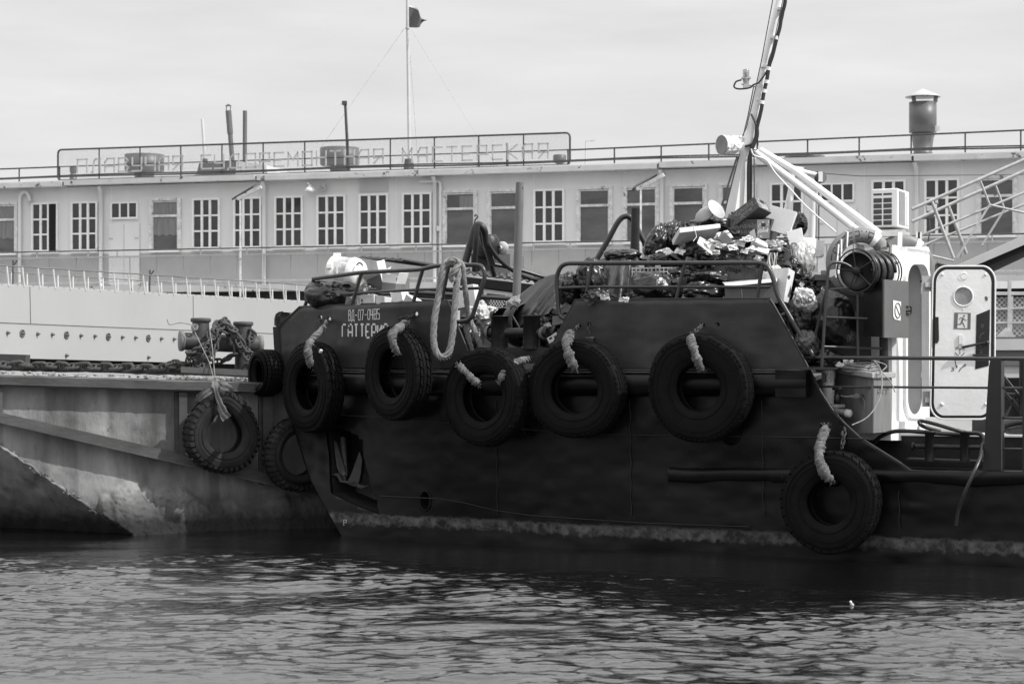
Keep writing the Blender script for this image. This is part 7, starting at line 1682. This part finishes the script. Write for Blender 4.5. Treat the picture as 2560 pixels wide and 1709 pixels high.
# cartons ---------------------------------------------------------
def carton(px, py, Y, dims, rot, m_, label, flaps=0, name='cardboard_box', cat='cardboard box', open_=False, inner=None, grp='cartons in the rubbish heap', bev=.004, fm=None):
    """box centred at the pixel; dims in metres (x width, y depth, z height); rot = Euler degrees"""
    o = thing(name, label, cat, PT(px, py, Y), grp, Euler([math.radians(a) for a in rot], 'XYZ'))
    x, y, z = [d / 2 for d in dims]
    mb = MB()
    if open_:
        t_ = .006
        mb.box((0, -y + t_ / 2, 0), (2 * x, t_, 2 * z)); mb.box((0, y - t_ / 2, 0), (2 * x, t_, 2 * z)); mb.box((-x + t_ / 2, 0, 0), (t_, 2 * y - 2 * t_, 2 * z)); mb.box((x - t_ / 2, 0, 0), (t_, 2 * y - 2 * t_, 2 * z)); mb.box((0, 0, -z + t_ / 2), (2 * x - 2 * t_, 2 * y - 2 * t_, t_))
    else:
        rs_ = random.Random(px); mb.box((0, 0, 0), dims)
        for v in mb.v: v += Vector((rs_.uniform(-1, 1), rs_.uniform(-1, 1), rs_.uniform(-1, 1))) * .012
    mb.build('body', m_, o, local=True, bevel=bev)
    rs_ = random.Random(int(px + py))
    for i in range(flaps):
        s_ = (i % 4); a = rs_.uniform(.3, 1.5); L = (2 * y if s_ < 2 else 2 * x); fl_ = rs_.uniform(.10, .17)
        mb = MB()
        if s_ < 2: sx = -1 if s_ == 0 else 1; p0 = Vector((sx * x, -y, z)); p1 = Vector((sx * x, y, z)); d = Vector((sx * math.cos(a), 0, math.sin(a))) * fl_
        else: sy = -1 if s_ == 2 else 1; p0 = Vector((-x, sy * y, z)); p1 = Vector((x, sy * y, z)); d = Vector((0, sy * math.cos(a), math.sin(a))) * fl_
        mb.prism([p0, p1, p1 + d, p0 + d], Vector((.003, .003, -.004))); mb.build('flap', fm or m_, o, local=True)
    return o
def face_text(o, body, size, xyz, face='front', m_=None, shear=0):
    R = {'front': Euler((math.pi / 2, 0, 0)), 'right': Euler((math.pi / 2, 0, math.pi / 2)), 'top': Euler((0, 0, 0)), 'left': Euler((math.pi / 2, 0, -math.pi / 2))}[face]
    cu = bpy.data.curves.new('lettering', 'FONT'); cu.body = body; cu.size = size; cu.extrude = .0006; cu.align_x = 'CENTER'; cu.align_y = 'CENTER'; cu.resolution_u = 2; cu.shear = shear; cu.offset = .0015; cu.space_line = .8
    t_ = bpy.data.objects.new('lettering', cu); COL.objects.link(t_); cu.materials.append(m_ or m_ink); t_ = as_mesh(t_); t_.parent = o; t_.location = xyz; t_.rotation_euler = R; return t_
def face_marks(o, rects, face, off, m_, name='printed_marks'):
    """rects: (u, v, w, h, angle) on a face"""
    mb = MB()
    for u, v, w_, h_, a in rects:
        c, s_ = math.cos(a), math.sin(a); q = []
        for du, dv in ((-w_ / 2, -h_ / 2), (w_ / 2, -h_ / 2), (w_ / 2, h_ / 2), (-w_ / 2, h_ / 2)):
            uu_, vv_ = u + du * c - dv * s_, v + du * s_ + dv * c
            q.append(Vector((uu_, off, vv_)) if face == 'y' else (Vector((off, uu_, vv_)) if face == 'x' else Vector((uu_, vv_, off))))
        mb.prism(q, {'y': Vector((0, -.0012, 0)), 'x': Vector((.0012 * (1 if off > 0 else -1), 0, 0)), 'z': Vector((0, 0, .0012))}[face])
    return mb.build(name, m_, o, local=True)
def confetti(seed, w_, h_, n_=14):
    rs_ = random.Random(seed); return [(rs_.uniform(-.45, .45) * w_, rs_.uniform(-.42, .42) * h_, rs_.choice((.035, .018)), .011 if rs_.random() < .7 else .018, rs_.uniform(0, 3)) for _ in range(n_)]
# printed banana-type boxes
m_pr2 = mat('box_print_light', .45, .6, var=.08); m_mid = mat('box_green', .13, .6, var=.1)
b1_ = carton(1874, 572, 21.9, (.34, .27, .21), (4, 3, -38), m_card_dk, 'lower dark fruit carton with handle hole beside the mast foot', open_=True)
face_text(b1_, 'Сочные\nдыни', .085, (0.02, -.1375, .0), 'front', m_print, .15); face_marks(b1_, [m for m in confetti(1, .34, .21, 16) if abs(m[1]) > .055 or abs(m[0]) > .13], 'y', -.1352, m_print)
mb = MB(); mb.box((.1725, 0, 0), (.004, .262, .205)); mb.build('side_panel', m_mid, b1_, local=True)
face_marks(b1_, confetti(2, .25, .2, 10), 'x', .1748, m_pr2); face_marks(b1_, [(0, .045, .085, .038, 0)], 'x', .1752, m_black, 'handle_hole'); face_text(b1_, 'Сочные', .05, (.1765, 0, -.02), 'right', m_pr2)
b2_ = carton(1878, 534, 21.85, (.33, .25, .15), (-14, -33, -32), m_card_dk, 'upper dark fruit carton tipped over on the lower one', open_=True)
face_text(b2_, 'Сочные\nдыни', .065, (0, -.1275, .0), 'front', m_print, .15); face_marks(b2_, confetti(3, .33, .15, 12), 'y', -.1252, m_print)
mb = MB(); mb.box((.1675, 0, 0), (.004, .245, .148)); mb.build('side_panel', m_mid, b2_, local=True)
face_marks(b2_, confetti(4, .24, .14, 10), 'x', .1698, m_pr2); face_marks(b2_, [(0, .04, .085, .034, 0)], 'x', .1702, m_black, 'handle_hole'); face_text(b2_, 'Сочные\nдыни', .042, (.1715, 0, -.03), 'right', m_pr2)
mb = MB(); mb.prism([(-.18, -.135, .085), (-.30, -.12, .0), (-.28, .08, .02), (-.18, .13, .085)], Vector((0, 0, .004))); mb.build('flap', m_card, b2_, local=True)
cw = carton(1742, 585, 21.7, (.46, .30, .05), (-22, -6, 14), m_card_lt, 'large flattened white carton tied with string on top of the heap')
face_text(cw, 'KNO', .05, (.08, -.05, .0275), 'top', m_greyp); face_marks(cw, [(-.12 + i * .02, .06 - .012 * i, .12, .006, .1) for i in range(4)], 'z', .0268, m_vent, 'printed_lines')
mb = MB(); mb.tube([(-.07, -.16, .03), (-.07, .16, .03)], .003, 4); mb.tube([(-.07, -.155, .03), (-.07, -.16, -.1), (-.13, -.18, -.16)], .003, 4); mb.build('string', m_white2, cw, local=True)
cf_ = carton(1765, 614, 21.5, (.20, .02, .17), (-50, 34, 6), m_card_lt, 'white carton flap sliding down in front of the flattened carton')
carton(1952, 552, 22.0, (.30, .03, .27), (-12, 16, -24), m_card_lt, 'big pale board leaning right of the fruit cartons')
carton(1925, 575, 22.1, (.10, .25, .26), (0, 12, -30), mat('grey_carton', .09), 'dark grey carton side between fruit cartons and pale board')
gc = carton(1846, 674, 21.75, (.50, .30, .26), (0, 3, -14), m_card, 'brown carton printed with rings, under the torn black bag')
face_text(gc, 'Global', .10, (-.06, -.1505, .07), 'front', m_steel_dk, .1); face_text(gc, 'Village', .07, (-.04, -.1505, -.01), 'front', m_steel_dk, .1)
mb = MB()
for r_ in (.03, .055, .08, .105): mb.tube([Vector((.15 + r_ * math.cos(a), -.152, -.01 + r_ * .8 * math.sin(a))) for a in np.linspace(0, 6.283, 25)[:-1]], .0012, 4, closed=True)
mb.tube([(.12, -.153, .13), (.13, -.153, -.05), (.15, -.153, -.13)], .002, 4); mb.build('printed_rings', m_greyp, gc, local=True)
tc_ = carton(1880, 734, 21.35, (.56, .34, .24), (0, -3, -12), m_card, 'big brown carton tied with string behind the third rail post')
mb = MB(); mb.prism([(-.29, -.18, .125), (.29, -.18, .135), (.28, .17, .15), (-.27, .17, .14)], Vector((0, 0, .01))); mb.prism([(-.28, -.18, .12), (.29, -.18, .13), (.29, -.24, .10), (-.25, -.22, .08)], Vector((0, 0, .006))); mb.build('lid', m_card_lt, tc_, local=True)
mb = MB(); mb.tube([(-.10, -.176, .12), (-.08, -.178, -.13)], .0025, 4); mb.tube([(-.10, -.18, .137), (-.11, .17, .152)], .0025, 4); mb.build('string', m_white2, tc_, local=True)
face_marks(tc_, [(-.2 + i * .02, -.05, .006, .03, -.5) for i in range(4)], 'y', -.1715, m_greyp)
wc = carton(1946, 716, 21.25, (.10, .30, .36), (0, 14, 38), m_card_lt, 'white carton end with oval holes right of the third rail post')
face_marks(wc, [(-.02, .09, .04, .04, .7), (.02, -.05, .05, .12, .2)], 'y', -.152, m_rail, 'hole')
cc_ = carton(1962, 645, 21.6, (.17, .16, .17), (6, -8, -14), m_card, 'small brown carton with string handles right of the striped cloth', open_=True)
mb = MB(); mb.tube(smooth_path([Vector((-.06, -.085, .07)), Vector((-.03, -.09, .10)), Vector((.05, -.09, .10)), Vector((.06, -.085, .06))], 4), .004, 5); mb.build('handle_string', m_rope, cc_, local=True)
carton(1990, 590, 21.9, (.16, .01, .15), (-10, -14, -10), m_card_lt, 'pale torn card sheet above the milky bag')
carton(2020, 607, 22.0, (.18, .02, .10), (-10, 5, 10), m_card_lt, 'pale card strip right of the torn sheet')
carton(1690, 642, 21.85, (.16, .20, .03), (20, 30, 20), m_card, 'brown carton flap under the wide black bag at the left')
carton(1662, 632, 21.95, (.15, .15, .012), (30, -16, 10), m_card_lt, 'white paper tray between the black bags at the left')
carton(1705, 700, 21.7, (.12, .02, .20), (0, 8, -20), m_card, 'grey brown card sheet behind the second rail post')
carton(1720, 655, 21.6, (.05, .01, .12), (0, 18, 10), m_card, 'narrow card strip sticking up above the top rail')
carton(1900, 612, 21.5, (.17, .10, .05), (-20, 22, 20), m_card_lt, 'small white open packet in front of the fruit cartons', flaps=2)
carton(1908, 625, 21.45, (.13, .01, .10), (-40, 20, 10), m_card_lt, 'white card piece tilted below the small packet')
carton(1840, 603, 21.55, (.16, .07, .012), (-10, -18, 0), m_card_lt, 'white paper strip left of the small packet')
carton(1810, 598, 21.5, (.12, .12, .10), (10, 40, 20), m_card, 'bent brown carton edge under the white papers', open_=True)
carton(1930, 690, 21.5, (.24, .2, .06), (6, 8, -20), m_card_lt, 'pale flattened carton above the white end carton')
carton(1415, 772, 22.0, (.24, .2, .08), (0, 2, -20), m_card, 'flat brown carton at the upper edge of the sloping bulwark')
carton(1405, 800, 22.0, (.16, .2, .10), (0, -4, -20), m_card, 'brown carton scrap lower by the sloping bulwark edge')
carton(1400, 832, 22.1, (.12, .1, .09), (0, 10, -10), m_card, 'small dark brown carton next to the bitts disc')
egg = carton(1382, 845, 21.95, (.14, .03, .07), (-10, -28, 20), m_card_lt, 'grey white moulded tray with oval holes beside the bitts disc'); face_marks(egg, [(-.03, .01, .035, .02, 0), (.03, 0, .035, .02, 0)], 'y', -.0165, m_black, 'hole')
carton(1208, 830, 22.8, (.30, .1, .06), (0, 38, 10), m_curtain, 'grey metal chute piece leaning left of the bitts')
carton(1170, 742, 23.2, (.22, .15, .24), (0, -8, -20), m_card_lt, 'pale carton panel behind the frayed rope')
# plastic crate
cr = thing('plastic_crate', 'pale grey plastic crate with printed label above the round shiny bag', 'crate', PT(1640, 692, 21.85), None, Euler((0, 0, -.2)))
mb = MB()
for i in range(12): mb.box((-.24 + i * .043, -.15, 0), (.010, .012, .20))
for z in (-.09, -.05, 0, .05, .09): mb.box((0, -.15, z), (.50, .009, .014))
for x in (-.14, .04): mb.box((x, -.15, .12), (.06, .012, .05))
for i in range(10): mb.box((.25, -.13 + i * .03, 0), (.012, .010, .2))
for z in (-.09, 0, .09): mb.box((.25, 0, z), (.01, .3, .014))
mb.build('lattice', m_vent_lt, cr, local=True)
mb = MB(); mb.box((.02, -.158, .01), (.16, .004, .07)); mb.build('label', m_rail, cr, local=True); mb = MB(); mb.box((.17, -.158, 0), (.05, .004, .10)); mb.build('white_label', m_signw, cr, local=True)
# round lamp shade and disc, striped cloth, crumpled papers
mb = MB(); c = PT(1762, 545, 22.3); ax_ = Vector((.45, -.35, -.8)).normalized(); mb.lathe([(.0, .09), (.05, .085), (.10, .06), (.13, .02), (.14, 0), (.135, 0), (.122, .02), (.095, .055), (0, .08)], PT(1765, 540, 22.3), Vector((-.5, -.35, .8)), n=32); fin(mb, 'plastic_bowl', mat('shade_plastic', .33, .5), 1765, 540, 22.3, 'pale round plastic lamp shade on top of the heap', 'shade')
mb = MB(); mb.lathe([(.12, 0), (.125, .008), (.12, .012), (0, .012)], PT(1790, 524, 22.2), Vector((.62, -.65, .55)), n=32); q_ = fin(mb, 'white_disc', mat('disc_white', .42, .5, var=.2), 1790, 524, 22.2, 'thin white disc leaning against the lamp shade', 'disc')
A = []; rs = random.Random(4)
st_ = thing('striped_cloth', 'crumpled white cloth with grey stripes above the end of the rail', 'cloth', PT(1932, 650, 21.4))
for j in range(9):
    A = []
    for i in range(3): x = 1918 + (j + i * .5) * 2.8; A.append([PT(x + 1.6 * math.sin(v * 5 + j), 632 + v * 33, 21.4 + .03 * math.sin(j * 1.4 + v * 2)) for v in np.linspace(0, 1, 9)])
    mb = MB(); mb.grid(A); mb.build('stripe', m_card_lt if j % 2 == 0 else m_vent, st_)
def paper(px, py, Y_, s_, seed, label, m_=None):
    g_ = np.linspace(-1, 1, 9 if m_ is None else 22); U, V = np.meshgrid(g_, g_, indexing='ij'); rs_ = random.Random(seed); a = rs_.uniform(0, 3)
    h_ = .35 * fbm(np.stack([U * 1.6 + seed, V * 1.6, U * 0 + seed], -1), 3, seed); nn = .15 * fbm(np.stack([U * 3, V * 3 + seed, U * 0], -1), 2, seed + 2)
    X_ = (U * math.cos(a) - V * math.sin(a)) * s_; Z_ = (U * math.sin(a) + V * math.cos(a)) * s_ * .6 + h_ * s_ * .6; Yy = h_ * s_ * 1.3 + V * s_ * .4 + nn * s_
    c = PT(px, py, Y_); mb = MB(); P_ = np.stack([X_, Yy, Z_], -1) + np.array(c); sm_ = m_ is not None; mb.grid(P_, smooth=sm_); mb.grid((P_ + np.array([0, .003, 0]))[::-1], smooth=sm_)
    return solo(mb, 'crumpled_paper', m_ or m_card_lt, c, label, 'paper', 'crumpled papers scattered on the rubbish')
for i, (px, py, Y_, s_, lb) in enumerate(((1812, 588, 21.5, .07, 'crumpled white paper right of the flattened carton'), (1850, 608, 21.45, .06, 'crumpled paper under the lower fruit carton'), (1872, 596, 21.45, .05, 'small paper crumple below the printed words'), (1880, 622, 21.4, .05, 'small paper ball below the white packet'),
        (1925, 608, 21.5, .06, 'round crumpled film right of the white packet'), (1945, 622, 21.5, .06, 'white foil strip above the small brown carton'), (1800, 612, 21.45, .05, 'crumpled paper on the torn bag left end'), (1668, 628, 21.8, .05, 'torn white paper beside the paper tray'),
        (1560, 748, 21.3, .05, 'crumpled foil scrap at the foot of the rail'), (1512, 742, 21.3, .05, 'light scrap beside the first rail post foot'), (1660, 752, 21.3, .04, 'white scrap under the round shiny bag'), (2120, 905, 20.6, .05, 'bunched pale rag left of the coiled line'), (2100, 912, 20.6, .04, 'small knobbly pale rag on the bin edge'),
        (1190, 770, 22.8, .08, 'crumpled white plastic sheet behind the rope'), (1210, 800, 22.7, .08, 'crumpled wrapper above the metal chute'), (1225, 775, 22.9, .07, 'pale film scrap left of the drum'), (1340, 790, 22.4, .06, 'dark leaf like scrap above the bitts right post'), (900, 750, 23.5, .05, 'clear wrapping scrap left of the lettered box'), (1368, 812, 22.0, .04, 'pale scrap over the bitts disc'), (1395, 765, 21.9, .05, 'white scrap by the rounded rail foot'), (1960, 600, 21.6, .05, 'dark film scrap below the pale board'), (1715, 745, 21.3, .05, 'crinkled film between the second and third posts'))):
    paper(px, py, Y_, s_, i + 1, lb, m_bag2 if 'dark' in lb else None)
for i, (px, py, Y_, s_, lb) in enumerate(((1720, 575, 21.9, .11, 'dark torn plastic sheet behind the flattened carton'), (1828, 590, 21.7, .09, 'dark plastic rag under the fruit carton front'), (1760, 655, 21.6, .13, 'black plastic sheet below the wide bag'), (1820, 640, 21.6, .12, 'dark torn film over the brown printed carton'), (1935, 640, 21.5, .10, 'black film tatter beside the striped cloth'), (1975, 668, 21.4, .10, 'dark torn film in front of the milky bag'),
        (1610, 655, 21.9, .10, 'dark film scrap above the plastic crate'), (1700, 685, 21.5, .11, 'dark film folded over the rolled bag'), (1655, 742, 21.4, .10, 'black crumpled film at the bulwark edge'), (1480, 742, 21.5, .10, 'dark crumpled film by the first post foot'), (1990, 700, 21.3, .10, 'dark hanging film strip above the lettered bag'), (2040, 725, 21.3, .09, 'black ruffled film right of the lettered bag'), (1850, 650, 21.5, .13, 'broad black torn film on the printed carton'), (1905, 660, 21.45, .08, 'dark film corner left of the striped cloth'),
        (1960, 735, 21.2, .09, 'dark film below the white end carton'), (850, 722, 23.6, .12, 'dark plastic tail of the large foredeck bag'), (1170, 800, 22.7, .10, 'dark rag behind the rope near the bitts'), (1385, 790, 22.1, .09, 'dark torn film by the tarpaulin foot'))):
    paper(px, py, Y_, s_, 60 + i, lb, m_bag if i % 3 else m_bag2)
for i, (px, py, Y_, s_, lb) in enumerate(((1775, 605, 21.45, .05, 'pale leaflet on the flattened carton edge'), (1832, 618, 21.4, .05, 'pale torn sheet on the dark film, left'), (1862, 628, 21.4, .04, 'pale torn sheet on the dark film, middle'), (1896, 645, 21.4, .04, 'small pale torn sheet above the printed carton'), (1790, 630, 21.4, .04, 'tiny white scrap under the carton flap'), (1950, 608, 21.5, .05, 'pale wrapper below the leaning board'), (1700, 628, 21.7, .05, 'pale scrap between the black bags and carton'), (1940, 668, 21.35, .04, 'tiny pale scrap under the striped cloth'))):
    paper(px, py, Y_, s_, 90 + i, lb)
# foredeck cartons
f1_ = carton(917, 753, 23.45, (.33, .2, .12), (0, -3, -30), m_card_lt, 'long white carton with handling symbols on the foredeck', grp='cartons on the foredeck')
face_marks(f1_, [(-.10, 0, .006, .05, 0), (-.08, 0, .006, .05, 0), (-.09, -.025, .03, .005, 0), (-.04, .0, .006, .05, 0), (-.04, .025, .03, .006, 0), (.0, .01, .02, .028, 0), (.0, -.015, .005, .03, 0), (.0, -.028, .02, .005, 0)], 'y', -.1015, m_rail)
FC = 'cartons on the foredeck'
carton(950, 712, 23.7, (.20, .18, .22), (10, -20, -30), m_card, 'tall brown carton with raised flaps at the canister foot', flaps=4, open_=True, grp=FC, fm=m_card_lt)
carton(922, 708, 23.8, (.10, .12, .16), (0, 24, -20), m_card_lt, 'narrow white carton wedged beside the canister valve', flaps=2, open_=True, grp=FC)
carton(983, 722, 23.5, (.20, .18, .14), (0, 6, -34), m_card, 'brown carton with one white flap bent over the mid rail', flaps=3, open_=True, grp=FC, fm=m_card_lt)
carton(1006, 718, 23.6, (.10, .16, .22), (0, 0, -30), m_card, 'tall dark brown carton behind the bent white flap', flaps=1, open_=True, grp=FC)
carton(1000, 742, 23.25, (.15, .16, .12), (0, -10, -26), m_card_lt, 'pale round edged carton near the second bow rail post', flaps=1, grp=FC)
carton(962, 752, 23.2, (.12, .16, .08), (0, 4, -30), m_card_lt, 'small white carton right of the lettered one', grp=FC)
carton(1030, 755, 23.1, (.14, .16, .12), (0, 30, -30), m_card_lt, 'white carton corner peeping over the bulwark right of the post', grp=FC)
carton(880, 752, 23.5, (.12, .12, .10), (0, 8, -30), m_card, 'brown carton corner left of the first bow rail post', grp=FC)
mb = MB(); c = PT(905, 712, 23.6); mb.prism([PT(893, 735, 23.4), PT(935, 720, 23.4), (PT(945, 724, 23.5)), PT(905, 738, 23.5)], Vector((.02, .1, .0))); fin(mb, 'card_sheet', m_card, 905, 735, 23.4, 'flat card sheet lying over the small crumpled bag', 'card')
# glass bottle floating in the foreground water
ft = thing('floating_bottle', 'small clear bottle bobbing in the foreground water', 'bottle', PT(2132, 1512, 16.7)); c = PT(2132, 1516, H / ((1516 - HY) / F)); ft.location = c
mb = MB(); mb.lathe([(.0, -.02), (.015, -.02), (.019, -.007), (.018, .02), (.010, .038), (.007, .048), (.008, .052), (0, .054)], c, (-.35, -.1, .8), n=16); mb.build('body', mat('bottle_clear', .35, .1, spec=.9), ft)
mb = MB(); mb.lathe([(.009, .042), (.009, .054), (0, .055)], c, (-.35, -.1, .8), n=10); mb.build('cap', m_white2, ft)
